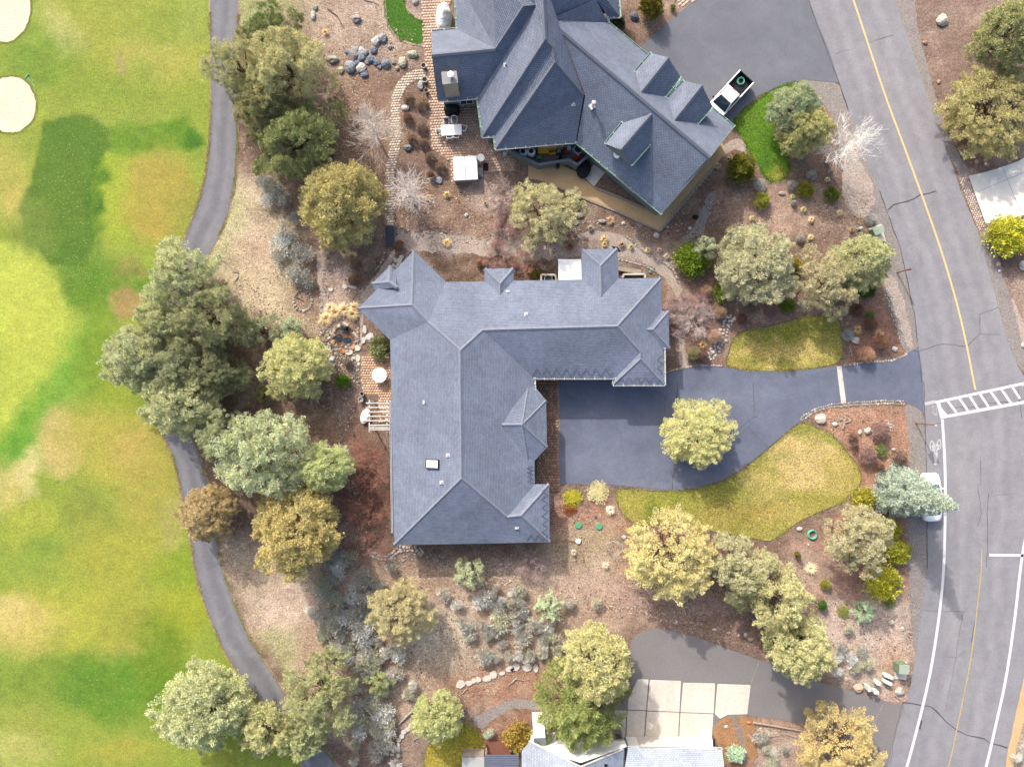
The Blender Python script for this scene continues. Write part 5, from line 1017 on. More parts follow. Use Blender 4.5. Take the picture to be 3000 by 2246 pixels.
for (x, y, r) in ((600,1100,62),(680,1050,66),(760,1020,60),(830,1060,56),(850,1000,44),(640,1010,50),(610,500,44),(760,520,50),(830,560,46)):
    shrub('ornamental_grass', 'tuft', Rp(1,1,x,y), r*z1*1.3, .8, (214,190,142), 'big drooping golden grass clump around the pond and its rock slope', 'grass clump', 'golden grasses by the pond')
# sagebrush
SG = (160,160,152); S2 = (146,148,144); S3 = (178,180,178)
def sages(lst, label, group, tile=None, k=1.0):
    for t in lst:
        x, y, r = t[:3]; px = Rp(*tile, x, y) if tile else Fp(x, y); rp = r/2.93 if tile else r*SF
        c = random.choice((SG, S2, S3, (156,158,138))); shrub('sagebrush', 'sage', px, rp*1.12, .75+.01*rp, c, label, 'shrub', group, lit=1.05)
sages([(590,410,24),(575,430,20),(612,432,18),(625,500,26),(610,530,28),(650,545,28),(600,560,20),(640,585,26),(660,600,22),(635,470,16),(585,398,16)], 'blue-grey sagebrush on the slope west of the north-west wing', 'sagebrush west of the north-west wing')
sages([(560,60,90),(700,30,70),(890,60,100),(1070,110,60),(830,190,80),(960,190,80),(560,330,90),(680,250,90),(480,330,70),(760,300,90),(860,330,90),(640,420,90),(560,410,80),(870,420,80),(590,510,80),(730,500,60),(900,540,90),(950,620,90),(660,680,90),(790,600,60),(790,730,60),(960,700,90),(1100,680,60),(1000,800,70),(1200,850,70),(850,830,50),(880,950,80),(880,1140,90),(1010,1130,80),(1080,1200,110),(900,1260,90),(1150,1280,70),(890,1340,80),(1040,1310,80),(860,1450,55),(1080,1450,100),(1030,1520,90),(1150,1500,70),(1200,1620,60),(840,1590,50),(1310,1020,60),(1340,960,50),(30,1520,60)],
      'grey-green sagebrush in the scrub between the lower house and the cart path', 'sagebrush in the lower scrub', (1,3))
sages([(1610,180,70),(1730,260,60),(1930,220,90),(1990,250,60),(2110,240,50),(2190,260,50),(1810,420,90),(1950,470,80),(2080,420,110),(1990,540,45),(2110,600,45),(1970,690,90),(2170,700,50),(2050,120,40)], 'grey sagebrush on the dry slope below the south wall', 'sagebrush below the south wall', (1,3))
sages([(60,300,90),(80,480,80),(90,560,80),(160,430,70),(300,460,60),(250,670,55),(380,650,60),(280,540,50),(480,250,60),(730,260,55),(50,220,60),(40,690,60),(150,670,40)], 'grey sagebrush beside the tall pale gold juniper', 'sagebrush by the tall gold juniper', (2,3))
sages([(580,700,70),(640,630,60),(700,740,70),(590,840,50),(850,770,70),(690,480,45),(800,640,60),(740,810,50),(120,1470,70) if 0 else (810,700,40)], 'silver sagebrush in the roadside corner above the utility boxes', 'sagebrush in the roadside corner', (3,3))
sages([(2110,1380,85),(2190,1500,50)], 'silvery sagebrush beside the stepping slabs at the garage', 'sagebrush by the stepping slabs', (2,3))
sages([(20,1600,70),(130,1480,40),(40,1510,50),(2190,1500,50),(2120,1560,50)], 'silvery brush in the beds at the lower road edge', 'brush at the lower road edge', (3,3))
sages([(690,1500,90),(800,1500,80),(700,1590,90),(1170,1600,55),(920,1630,55),(640,1560,60)], 'grey sagebrush at the south-west house corner', 'sagebrush at the south-west house corner', (1,2))
sages([(80,1600,90),(130,1640,60)], 'silver-grey brush at the foot of the golden olive juniper', 'silver brush under the golden olive juniper', (1,0))
def strew(poly, n, rmin, rmax, label, group):
    q = np.array(poly, float); g = np.random.default_rng(n); pts = []
    while len(pts) < n:
        c = q.min(0)+(q.max(0)-q.min(0))*g.random(2)
        if pip(c[None], poly)[0] and all(np.hypot(*(c-p)) > 13 for p in pts): pts.append(c)
    sages([(p[0], p[1], g.uniform(rmin, rmax)) for p in pts], label, group)
strew([(670,1255),(790,1240),(870,1280),(800,1340),(860,1400),(880,1480),(840,1600),(760,1560),(790,1450),(700,1400)], 40, 13, 24, 'grey-green sagebrush in the scrub between the lower house and the cart path', 'sagebrush in the lower scrub')
strew([(960,1280),(1180,1270),(1210,1330),(1200,1420),(1040,1420),(990,1340)], 22, 9, 17, 'grey sagebrush on the dry slope below the south wall', 'sagebrush below the south wall')
# ---- leafless trees and bushes
def bare(seed, Ht, spread, stems, m, depth=4, r0=.11, first=.35, twig=.006, n=4, kids=(3, 5), droop=0.0):
    g = np.random.default_rng(seed); segs = []
    def grow(p, d, L, r, k):
        q = p; nseg = 3
        for i in range(nseg):
            d = unit(d+g.normal(size=3)*.13+np.array([0, 0, .06-droop])); e = q+d*L/nseg; segs.append((q, e, r*(1-.22*i), max(twig, r*(1-.22*(i+1))))); q = e
            if k > 0 and (i > 0 or k < depth):
                for _ in range(g.integers(*kids)):
                    side = unit(np.cross(d, g.normal(size=3))); nd = unit(d*.62+side*g.uniform(.5, .95)); grow(q-d*L/nseg*g.random()*.6, nd, L*g.uniform(.45, .68), max(twig, r*.5), k-1)
    for s in range(stems):
        a = 2*math.pi*s/stems+g.normal()*.3; tilt = spread if stems > 1 else .03
        grow(np.array([0, 0, 0.]), unit(np.array([math.cos(a)*tilt, math.sin(a)*tilt, 1])), Ht*first*g.uniform(.85, 1.15), r0, depth)
    V, Fq = tubes_np(segs, n if len(segs) < 9000 else 3); return npmesh('bare_branches', V, Fq, m), len(segs)
def trunked(seed, Ht, rad, m_obj, nb=46):
    """straight leader with steep side branches and fine twigs"""
    g = np.random.default_rng(seed); segs = []; q = np.array([0, 0, 0.]); k = 8
    ax = [q]
    for i in range(k): q = q+np.array([*(g.normal(size=2)*.05), Ht/k]); ax.append(q)
    for i in range(k): segs.append((ax[i], ax[i+1], .12*(1-i/k)+.015, .12*(1-(i+1)/k)+.012))
    for j in range(nb):
        f = .12+.85*(j+g.random())/nb; z = f*Ht; i = min(k-1, int(f*k)); s = ax[i]+(ax[i+1]-ax[i])*(f*k-i); th = j*2.4+g.normal()*.3; L = rad*(1.15-.75*f)*g.uniform(.75, 1.15); d = unit(np.array([math.cos(th), math.sin(th), .55+.4*f])); p = s; r = .036*(1.1-.6*f)
        for t in range(5):
            d = unit(d+g.normal(size=3)*.12+np.array([0, 0, .04])); e = p+d*L/5; segs.append((p, e, r*(1-.17*t), r*(1-.17*(t+1)))); p = e
            for _ in range(3):
                sd = unit(np.cross(d, g.normal(size=3))); nd = unit(d*.8+sd*.65); l2 = L*g.uniform(.16, .36); e2 = p+nd*l2; segs.append((p, e2, r*.45, .008))
                for _ in range(2): e3 = e2+unit(nd+g.normal(size=3)*.45)*l2*.6; segs.append((p+(e2-p)*g.uniform(.4, 1), e3, .008, .005))
    V, Fq = tubes_np(segs, 4); b0 = npmesh('branches', V, Fq, mt['twig_obj']); return b0
def bare_tree(name, me, base_px, color, label, sc=1, rz=0, group=None, lit=.8, cat='tree'):
    p = W(*base_px); o = link(name, me, None, (p.x, p.y, 0), rz, sc); o.color = fcol(color, lit, .25); return tag(o, label, cat, group)
bt1, bt2, bt3 = trunked(81, 6.4, 2.7, None, 50), trunked(82, 7.0, 2.3, None, 50), trunked(83, 8.2, 2.9, None, 40)
bare_tree('bare_tree', bt1, Rp(1,0,1075,1240), (206,192,176), 'leafless pale-twigged tree beside the upper curve of the brick footpath')
bare_tree('bare_tree', bt2, Rp(1,1,1365,105), (214,200,190), 'leafless pale tree standing over the brick footpath near the hot tub')
bare_tree('bare_tree', bt3, (2420,473), (236,230,222), 'white-barked leafless tree leaning out over the road edge', lit=.72)
rb = [bare(s, 3.0, .95, 7, mt['twig_obj'], 3, .024, .5, .005, 3, (2, 3))[0] for s in (91, 92)]
pb = [bare(s, 2.3, 1.2, 8, mt['twig_obj'], 3, .022, .46, .006, 3, (2, 4), .04)[0] for s in (93, 94)]
for i, (x, y, s, c) in enumerate(((1000,760,1.15,(168,112,88)),(1000,640,1.0,(158,104,84)),(960,900,.9,(160,104,80)),(1010,1100,1.1,(172,112,84)),(930,1090,.85,(156,104,84)),(1050,1370,1.0,(160,106,86)),(880,640,.8,(176,112,92)),(850,1080,.8,(170,106,80)))):
    bare_tree('red_twig_shrub', rb[i % 2], Rp(1,2,x,y), c, 'reddish leafless shrub along the west wall of the house', s, i*1.3, 'red-twigged shrubs along the west wall', .95, 'shrub')
for i, (t, x, y, s, c, lab, gp) in enumerate((((2,2),160,1560,1.15,(176,148,142),'mauve-grey leafless shrub at the south-east house corner',None),((1,1),2080,580,1.2,(160,118,110),'purplish leafless shrub against the north wall',None),((1,1),2150,300,1.1,(178,140,134),'pinkish leafless shrub on the grey gravel trail',None),((2,1),110,620,1.0,(166,112,100),'dark red leafless shrub beside the white metal panel',None),
  ((2,1),1440,1050,1.0,(190,164,158),'pink leafless bush over the gravel footpath',1),((2,1),1570,1130,1.15,(192,170,166),'pink leafless bush over the gravel footpath',1),((2,1),1420,930,.8,(190,158,150),'pink leafless bush over the gravel footpath',1),((2,1),1590,960,.8,(192,150,146),'pink leafless bush over the gravel footpath',1),((2,1),1640,1060,.8,(186,166,164),'pink leafless bush over the gravel footpath',1),((2,1),1400,1180,.7,(188,150,150),'pink leafless bush over the gravel footpath',1),
  ((1,1),2150,60,1.2,(196,172,162),'pale grey leafless thicket left of the cream juniper',None),((1,1),640,560,.8,(170,150,130),'thin leafless shrub on the rock slope above the pond',None))):
    bare_tree('leafless_bush', pb[i % 2], Rp(*t, x, y), c, lab, s, i*.9, 'pink bushes over the gravel footpath' if gp else None, .95, 'shrub')
# dead grey branch, driftwood and logs
def log(pts, r, label, name='fallen_branch', cat='branch', m='log'):
    b = MB(); n = len(pts)
    for p in pts: b.tube([Vector(q)+Vector((0,0,r)) for q in p], [r*(1-.6*i/max(1, len(p)-1)) for i in range(len(p))], 6)
    return tag(b.build(name, mt[m]), label, cat)
def RR(i, j, *xy): return [R(i, j, xy[k], xy[k+1], .02) for k in range(0, len(xy), 2)]
log([RR(0,1,1980,640, 2020,700, 2060,690, 2055,740), RR(0,1,2060,740, 2020,790, 2060,820), RR(0,1,1900,560, 1980,640)], .05, 'bleached dead branch fork sticking out beside the cart path clump')
log([RR(1,3,1355,1160, 1290,1220, 1220,1290)], .12, 'dark weathered log beside the stone edging of the lower lawn', 'log', 'log')
log([RR(1,3,1810,980, 1755,1035)], .06, 'grey stick below the flagstone edging', 'fallen_branch')
log([RR(1,3,1350,1420, 1390,1400, 1440,1470, 1460,1490), RR(1,3,1360,1400, 1350,1440, 1400,1460), RR(1,3,1420,1380, 1480,1360)], .06, 'curled bleached driftwood at the edge of the lower lawn', 'driftwood', 'driftwood')
log([RR(2,3,0,930, 35,895, 90,910, 150,905), RR(2,3,35,895, -40,960)], .06, 'pale forked stick on the red soil above the gravel trail', 'fallen_branch')
log([RR(3,2,640,400, 655,350, 710,330), RR(3,2,655,350, 665,385)], .09, 'white driftwood fork between two boulders', 'driftwood', 'driftwood')
log([RR(3,3,-130,1270, 0,1290, 220,1330, 460,1375)], .12, 'long grey timber edging the lower driveway', 'timber', 'timber', 'wood')
log([RR(3,1,700,1340, 715,1380, 730,1440), RR(3,1,715,1380, 690,1400)], .06, 'twisted pale root stump in the bark by the driveway mouth', 'driftwood', 'driftwood')
log([RR(3,3,1085,1040, 1150,1100)], .07, 'short pale branch at the mouth of the lower driveway', 'fallen_branch')
log([RR(3,3,0,1390, 80,1385, 130,1370), RR(3,3,150,1370, 240,1400, 330,1420)], .05, 'thin grey branch beside the timber edging', 'fallen_branch')
log([RR(1,1,345,915, 410,945)], .06, 'dark charred stick inside the stone ring', 'fallen_branch', 'branch', 'bark')
log([RR(1,0,620,80, 700,140, 760,250)], .06, 'dark fallen branch on the dry ground above the boulder pile', 'fallen_branch', 'branch', 'bark')
log([RR(1,0,930,0, 1020,20, 1060,40)], .05, 'bleached branch at the top above the boulder pile', 'fallen_branch')
# ================================================================ stones, paving
def rock_mesh(seed, sub=2, rough=.28, flat=.62):
    import bmesh
    bm = bmesh.new(); bmesh.ops.create_icosphere(bm, subdivisions=sub, radius=1); g = np.random.default_rng(seed); cuts = [(Vector(unit(g.normal(size=3))), g.uniform(.62, .9)) for _ in range(9)]
    for v in bm.verts:
        for n, d in cuts:
            e = v.co.dot(n)-d
            if e > 0: v.co -= n*e
        v.co += Vector(g.normal(size=3))*rough*.12; v.co.z *= flat
    me = bpy.data.meshes.new('rock'); bm.to_mesh(me); bm.free(); me.materials.append(mt['stone']); return me
ROCK = [rock_mesh(s) for s in range(100, 107)]; PEB = [rock_mesh(s, 1, .35, .7) for s in range(110, 114)]
def boulder(px, r_px, color, label, cat='boulder', group=None, sx=1, sy=1, name='boulder', lit=.50, parent=None, me=None):
    r = r_px/30.0; p = W(*px); o = link(name, me or random.choice(ROCK), parent, (p.x, p.y, r*.25), random.uniform(0, 6.28) if sx == sy == 1 else 0, (r*sx*1.08, r*sy*1.08, r*.9)); o.color = tuple(min(.8, lin1(v)*lit) for v in color)+(1,)
    return tag(o, label, cat, group) if label else o
wht, tanst, blu, gry = (226,218,208), (206,184,156), (138,146,160), (170,166,162)
for (i, j, x, y, r, sx, sy, c, lab) in (
 (3,0,1505,180,58,1,.95,(226,220,206),'big pale boulder on the bark across the road'),
 (3,0,1355,372,22,1,1,(190,150,130),'reddish stone by the far road shoulder'),(3,0,1475,708,20,1,1,(186,160,140),'tan stone under the huge golden-olive juniper'),(3,0,1635,1170,20,.6,1.4,(206,180,160),'slim tan stone on the far shoulder'),(3,0,1665,970,16,1,1,(220,216,214),'white stone at the foot of the huge juniper'),(3,0,1680,1330,20,1,1,(206,196,186),'pale stone near the concrete driveway'),(3,0,1800,1400,20,1,1,(202,184,146),'yellowish stone by the concrete driveway curve'),(3,0,1880,1422,19,1,1,(206,176,154),'round pinkish stone by the concrete driveway'),(3,0,1788,1360,9,1,1,wht,'tiny white stone by the concrete driveway'),
 (3,1,1985,632,22,1,1,(226,190,180),'pinkish white stone below the vivid shrub by the concrete driveway'),(3,1,2000,690,13,1,1,wht,'small white stone on the gravel below the vivid shrub'),(3,1,2195,640,40,.7,1.2,(200,198,198),'grey boulder beside the vivid roadside shrub'),(3,1,2200,1330,22,1,1,wht,'white stone on the far verge near the crosswalk'),
 (3,1,295,970,46,1.1,.7,(206,206,206),'white speckled boulder beside the green ball shrub'),(3,1,225,880,26,.8,1.1,(214,196,190),'upright pinkish stone below the broad greyish juniper'),(3,1,755,1290,40,1,.8,(222,214,208),'white boulder beside the grey mound bush'),(3,1,1090,1362,26,1,1,(200,198,192),'pale stone in the corner of the bark bed'),(3,1,685,1145,22,1,1,(190,166,140),'tan stone at the lawn corner'),(3,1,120,20,26,1.2,.6,(206,186,172),'flat tan stone below the clipped ball shrubs'),
 (3,2,450,310,48,1.05,.95,(232,222,206),'largest white boulder beside the curving driveway'),(3,2,572,362,26,1,.8,(230,222,210),'smooth white stone next to the largest white boulder'),(3,2,795,428,26,.8,1.1,(228,222,214),'angular white stone between two boulders'),(3,2,865,415,40,1,.9,(224,214,204),'half-round white boulder beside the mauve shrub'),(3,2,1085,578,22,1,.7,(222,214,204),'white stone beside the soft green mound plant'),(3,2,268,1262,24,1.1,.8,wht,'white stone beside the coiled green hose'),(3,2,630,322,14,1,1,gry,'small grey stone by the white driftwood'),(3,2,350,1400,12,1,1,wht,'white pebble below the coiled hose'),
 (3,3,765,975,44,1.1,.9,(224,196,172),'salmon-pink boulder at the edge of the lower driveway'),(3,3,675,902,18,1,1,(222,190,150),'yellowish stone above the salmon boulder'),(3,3,1120,1005,40,1,1,(212,204,196),'grey-white boulder below the utility pedestals'),(3,3,465,818,16,1,1,(206,160,110),'orange stone under the cream juniper'),(3,3,690,480,32,1,1,(214,206,198),'pale boulder in the roadside scrub'),(3,3,1150,470,20,1,.9,(226,206,186),'cream stone by the road verge'),(3,3,1055,420,28,1,1,(220,210,190),'cream boulder in the roadside scrub'),
 (2,3,2000,520,18,1,1,wht,'white stone on the bank above the lower driveway'),(2,3,2040,560,24,1.1,.7,(222,190,160),'tan stone on the bank above the lower driveway'),(2,3,1940,525,12,1,1,wht,'small white stone on the bank by the lower driveway'),(2,3,2125,595,22,1,1,(176,140,110),'brown stone at the foot of the cream juniper'),(2,3,1735,475,18,1.2,.6,(232,214,190),'flat cream stone on the bank'),(2,3,1675,455,26,1,.8,(180,140,110),'rusty boulder on the bank above the lower driveway'),(2,3,1630,435,22,1,.8,(186,150,124),'brown stone second on the bank'),(2,3,1590,425,20,1,.8,gry,'grey stone on the bank'),(2,3,1535,415,18,1.2,.7,(206,160,130),'pinkish stone on the bank'),(2,3,1490,415,18,1,.8,(200,160,126),'tan stone first on the bank'),(2,3,1855,505,18,1,1,(190,160,140),'tan stone under the row of cream junipers'),(2,3,1410,412,16,1,1,wht,'white stone near the pale rock trail'),
 (2,3,1835,1305,18,1,1,wht,'white stone on the planted corner by the garage'),(2,3,2030,1270,24,1,.8,(206,140,100),'orange stone by the stepping slabs'),
 (1,0,495,135,34,.6,1.3,(206,206,206),'tall pale boulder on the dry slope at the top'),(1,0,515,70,26,1,.9,(160,156,150),'grey stone above the tall pale boulder'),(1,0,865,170,46,1,.8,(172,166,164),'flat grey boulder in the dry grass'),(1,0,660,520,46,1.2,.8,(170,168,156),'mossy boulder at the large olive juniper'),(1,0,735,610,30,.9,1.1,(180,186,150),'lichen-covered boulder beside the juniper'),
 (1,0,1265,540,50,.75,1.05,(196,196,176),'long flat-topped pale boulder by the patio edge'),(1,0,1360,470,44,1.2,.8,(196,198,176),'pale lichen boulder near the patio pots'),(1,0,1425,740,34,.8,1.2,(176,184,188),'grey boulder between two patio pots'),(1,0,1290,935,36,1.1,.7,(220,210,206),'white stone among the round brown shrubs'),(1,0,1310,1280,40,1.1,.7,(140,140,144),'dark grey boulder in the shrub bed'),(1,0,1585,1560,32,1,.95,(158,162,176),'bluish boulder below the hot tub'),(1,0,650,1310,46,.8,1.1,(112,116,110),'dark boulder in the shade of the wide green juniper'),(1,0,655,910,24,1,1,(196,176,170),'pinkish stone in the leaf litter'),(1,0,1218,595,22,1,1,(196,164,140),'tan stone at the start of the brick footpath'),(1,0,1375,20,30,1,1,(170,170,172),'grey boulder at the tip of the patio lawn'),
 (2,0,1060,145,42,1,.95,(104,110,124),'dark blue boulder at the corner by the upper driveway'),
 (1,1,1365,100,30,1,1,(120,136,160),'blue-grey boulder at the foot of the bare tree'),(1,1,985,1265,42,1,1,(226,222,218),'white boulder between the pond and the house'),(1,1,660,1455,24,1,1,(230,228,226),'white stone on the bed below the pond'),(1,1,1820,207,18,1,1,wht,'small white stone in the bark by the rock trail'),
 (2,1,560,275,22,1,1,(216,214,214),'pale stone below the cream juniper'),(2,1,775,260,30,1.2,.7,(186,180,170),'flat grey stone on the rock trail'),(2,1,1245,385,26,1,1,(222,206,196),'pinkish white stone at the granite path corner'),(2,1,1535,320,18,1,1,(226,216,210),'round white stone near the gravel trail'),(2,1,585,210,38,1.2,.6,(206,186,176),'broken pinkish slab beside the cream juniper'),(2,1,965,278,20,1,1,wht,'white stone by the granite path'),(2,1,1805,1105,30,1,.8,(120,124,132),'dark grey boulder by the round brown shrub'),
 (2,2,968,1335,22,1,.8,(206,206,210),'pale stone below the big front lawn'),(2,2,1150,1240,16,1,1,(70,76,86),'dark landscape light stone at the lawn corner'),(2,2,720,1155,16,1,1,(130,124,128),'grey stone in the red bark'),
): boulder(Rp(i, j, x, y), r*z1, c, lab, sx=sx, sy=sy)
# blue-grey boulder pile above the patio
for (x, y, r) in ((800,455,32),(850,490,50),(865,430,32),(915,440,34),(950,460,30),(1015,440,34),(1040,360,44),(1090,335,44),(905,505,40),(870,550,36),(985,515,36),(1045,540,34),(825,580,58),(905,600,52),(1130,560,46),(940,645,36),(1070,580,22),(960,540,26),(830,450,24),(1155,410,22),(1190,545,20)):
    cn, cc = random.choice((('blue-grey', blu), ('dark blue-grey', (122,130,146)), ('light grey', (160,164,170)), ('whitish', (206,204,200)), ('brownish', (150,144,140)))); boulder(Rp(1,0,x,y), r*z1, cc, ('large ' if r > 42 else 'small ' if r < 27 else '')+cn+' boulder in the pile between the path and the patio', 'boulder', 'boulder pile by the patio')
# stone rings and stone edgings: one thing each, every stone a part
def stone_row(name, label, pts, r_px, colors, cat, closed=False, rows=1, gap=1.7, jit=.2):
    pts = [Vector((p.x, p.y, 0)) for p in pts]; c = sum(pts, Vector())/len(pts); t = thing(name, label, cat, c); n = 0
    seq = pts+[pts[0]] if closed else pts
    for row in range(rows):
        carry = 0
        for a, b_ in zip(seq[:-1], seq[1:]):
            L = (b_-a).length; d = (b_-a)/max(L, 1e-6); nn = Vector((-d.y, d.x, 0)); s = carry
            while s < L:
                r = r_px/30*random.uniform(.75, 1.25); p = a+d*s+nn*((row-(rows-1)/2)*r*1.9+random.uniform(-jit, jit)*r)-c
                o = link('stone', random.choice(PEB), t, (p.x, p.y, r*.2), random.uniform(0, 6.28), (r*random.uniform(.9, 1.25), r*random.uniform(.75, 1.05), r*.8)); col = random.choice(colors); o.color = tuple(lin1(v)*.46 for v in col)+(1,); s += r*gap; n += 1
            carry = s-L
    return t
ell = lambda i, j, x, y, rx, ry, a0=0, a1=360, n=36: [R(i, j, x+rx*math.cos(math.radians(a)), y+ry*math.sin(math.radians(a))) for a in np.linspace(a0, a1, n)]
mix = [(206,196,184), (190,184,176), (220,212,202), (176,164,152)]
stone_row('stone_ring', 'oval ring of pale stones round a bare patch beside the juniper sapling', ell(1,1,405,945,80,88)[:-1], 5.2, mix, 'stone ring', True)
stone_row('stone_ring', 'ring of rusty stones inside the wire garden cage', ell(1,2,585,140,52,70)[:-1], 5.0, [(176,142,112),(206,170,136),(150,130,116)], 'stone ring', True)
stone_row('stone_edging', 'pale stone edging along the upper side of the driveway mouth', PR(3,1, 660,1505, 800,1485, 920,1475, 1060,1465, 1150,1435, 1200,1405), 4.2, mix, 'edging', False, 1)
stone_row('stone_edging', 'double row of pale stones along the curved lower driveway edge', PR(3,2, 290,320, 360,265, 450,225, 560,200, 660,192, 800,182, 1000,172, 1180,175), 4.0, mix, 'edging', False, 2)
stone_row('stone_edging', 'stone border along the outer side of the curved gravel path', PR(2,1, 1000,400, 1080,470, 1160,540, 1240,590, 1340,630, 1400,690, 1440,780, 1470,860, 1500,960), 4.3, mix, 'edging')
stone_row('stone_edging', 'stone border along the inner side of the curved gravel path', PR(2,1, 930,590, 1000,610, 1080,630, 1160,650, 1250,700, 1290,740), 4.3, mix, 'edging')
stone_row('stone_edging', 'arc of stones at the south-west corner of the house', PR(1,2, 880,970, 890,1040, 1000,1480, 1060,1510, 1130,1520, 1190,1480, 1240,1430, 1300,1440, 1400,1430, 1440,1480)[2:], 5.2, mix, 'edging', False, 2)
stone_row('stone_edging', 'stones lining the driveway beside the gravel footpath', PR(2,1, 1330,1570, 1400,1545, 1530,1515, 1620,1505, 1700,1505, 1830,1510), 4.2, mix, 'edging')
stone_row('stone_edging', 'stones lining the slope path beside the north-west wing', PR(1,1, 1010,700, 1070,640, 1100,580, 1110,520), 4.5, mix, 'edging'); stone_row('stone_edging', 'stones beside the bay of the north-west wing', PR(1,1, 880,930, 900,880, 930,840, 960,810), 5.0, mix, 'edging')
stone_row('stone_edging', 'white stones in the dry creek beside the upper front lawn', PR(2,1, 1700,1440, 1760,1380, 1790,1300, 1830,1230, 1860,1160, 1885,1070), 5.5, [(222,218,212),(206,202,198),(232,228,222)], 'edging', False, 3, 1.9, .6)
# flagstone edging at the lower house: big separate slabs
slabs = MB()
def flag(px, sx, sy, rz, parent, z=.06):
    b = MB(); g = [Vector((math.cos(t)*sx/60*random.uniform(.85, 1.15), math.sin(t)*sy/60*random.uniform(.85, 1.15))) for t in np.linspace(0, 2*math.pi, 8)[:-1]]; b.prism([(p.x, p.y) for p in g], 0, z+.05); p = W(*px)
    return b.build('flagstone', mt['flag'], parent, Vector((p.x, p.y, 0))-parent.location, rz, bevel=.015)
fl = thing('flagstone_edging', 'line of big cream flagstones on the slope above the lower house', 'edging', R(1,3,2000,920))
for x, y, sx, sy, rz in ((1755,945,80,60,.2),(1825,935,55,40,0),(1865,915,40,42,0),(1905,905,50,46,.2),(1980,895,80,44,.2),(2035,862,62,66,0),(2110,850,50,34,.4),(2180,815,80,44,.1)): flag(Rp(1,3,x,y), sx/2.93*1.1, sy/2.93*1.1, rz, fl)
for x, y, sx, sy in ((38,795,66,60),(130,800,84,60),(205,805,44,66),(325,832,40,36),(0,820,30,30)): flag(Rp(2,3,x,y), sx/2.93*1.1, sy/2.93*1.1, .1, fl)
fl = thing('flagstone_edging', 'curved line of cream stones between the sagebrush and the lower lawn', 'edging', R(1,3,1260,1380))
for x, y, sx, sy in ((1395,1240,60,34),(1360,1275,44,30),(1325,1300,44,34),(1300,1330,46,36),(1268,1352,50,36),(1248,1388,44,38),(1225,1420,40,34),(1220,1460,28,40),(1222,1500,34,50),(1220,1550,36,36)): flag(Rp(1,3,x,y), sx/2.93*1.1, sy/2.93*1.1, random.uniform(-.4, .4), fl)
fl = thing('stepping_stones', 'pale flagstone steps tucked beside the north-west wing', 'stepping stones', R(1,1,1225,610))
for x, y, sx, sy in ((1205,598,32,42),(1243,598,44,40),(1260,570,38,36),(1240,628,52,34),(1215,655,34,34),(1190,640,26,30)): flag(Rp(1,1,x,y), sx*z1*1.1, sy*z1*1.1, 0, fl)
fl = thing('stepping_stones', 'flagstone steps between the pond and the patio', 'stepping stones', R(1,1,850,1390))
for x, y, sx, sy in ((940,1195,34,66),(930,1285,38,56),(875,1355,56,46),(805,1395,64,46),(880,1440,46,56),(770,825,46,36),(840,830,70,26),(650,850,38,30),(850,1440,40,26),(818,1460,36,20),(888,1490,28,28)): flag(Rp(1,1,x,y), sx*z1*1.1, sy*z1*1.1, random.uniform(-.3, .3), fl)
fl = thing('stepping_stones', 'row of square grey paving slabs beside the garage corner', 'stepping stones', R(2,3,1940,1350))
for x, y in ((1905,1235),(1925,1290),(1945,1345),(1960,1400),(1975,1460),(1990,1530),(2000,1600)):
    b = MB(); b.box((0, 0, .04), (.62, .5, .08)); p = R(2,3,x,y); b.build('slab', mt['joint'], fl, p-fl.location, math.radians(16 if y < 1400 else 4), bevel=.012)
# concrete pad in separate slabs
cp = thing('concrete_pad', 'pale concrete parking pad of square slabs at the lower garage', 'parking pad', R(2,3,1400,1180))
sheet('pad_bed', PR(2,3, 1070,885, 2055,935, 2060,960, 2025,1205, 1850,1215, 1750,1290, 1715,1400, 1740,1440, 860,1420, 870,1160, 990,1060), .022, mt['joint'], kind=None, parent=cp).location = -cp.location
xs_t = [(1000,1070),(1000,1070)]
def slab(*q):
    pts = [R(2,3,q[k],q[k+1]) for k in range(0, len(q), 2)]; pts = inset(ccw(pts), .012); n_ = len(pts); pts = [p for i in range(n_) for p in (pts[i]+(pts[i-1]-pts[i]).normalized()*.05, pts[i]+(pts[(i+1) % n_]-pts[i]).normalized()*.05)]; b = MB(); b.prism([(p[0]-cp.location.x, p[1]-cp.location.y) for p in pts], 0, .07); b.build('slab', mt['concrete'], cp)
slab(1075,900, 1170,903, 1148,1165, 990,1160, 995,1075); slab(1180,905, 1448,915, 1435,1180, 1155,1168); slab(1465,930, 1740,935, 1728,1193, 1442,1182); slab(1758,940, 2045,950, 2015,1200, 1850,1205, 1780,1240, 1736,1196)
slab(880,1165, 980,1168, 970,1400, 862,1400); slab(988,1168, 1146,1172, 1130,1405, 978,1402); slab(1156,1175, 1433,1186, 1422,1425, 1138,1410); slab(1442,1188, 1725,1200, 1718,1300, 1712,1400, 1725,1432, 1430,1425)
sheet('planted_corner', rough_edge(chaikin(PR(2,3, 1850,1215, 1950,1205, 2040,1225, 2100,1300, 2100,1656, 1830,1656, 1800,1500, 1740,1440, 1720,1330, 1770,1260), 1), .4, .05), .075, mat('golden_bark', C(178,136,100), .95, [(1,.15),(6,.3),(22,.35)], (16,.7,.06)))
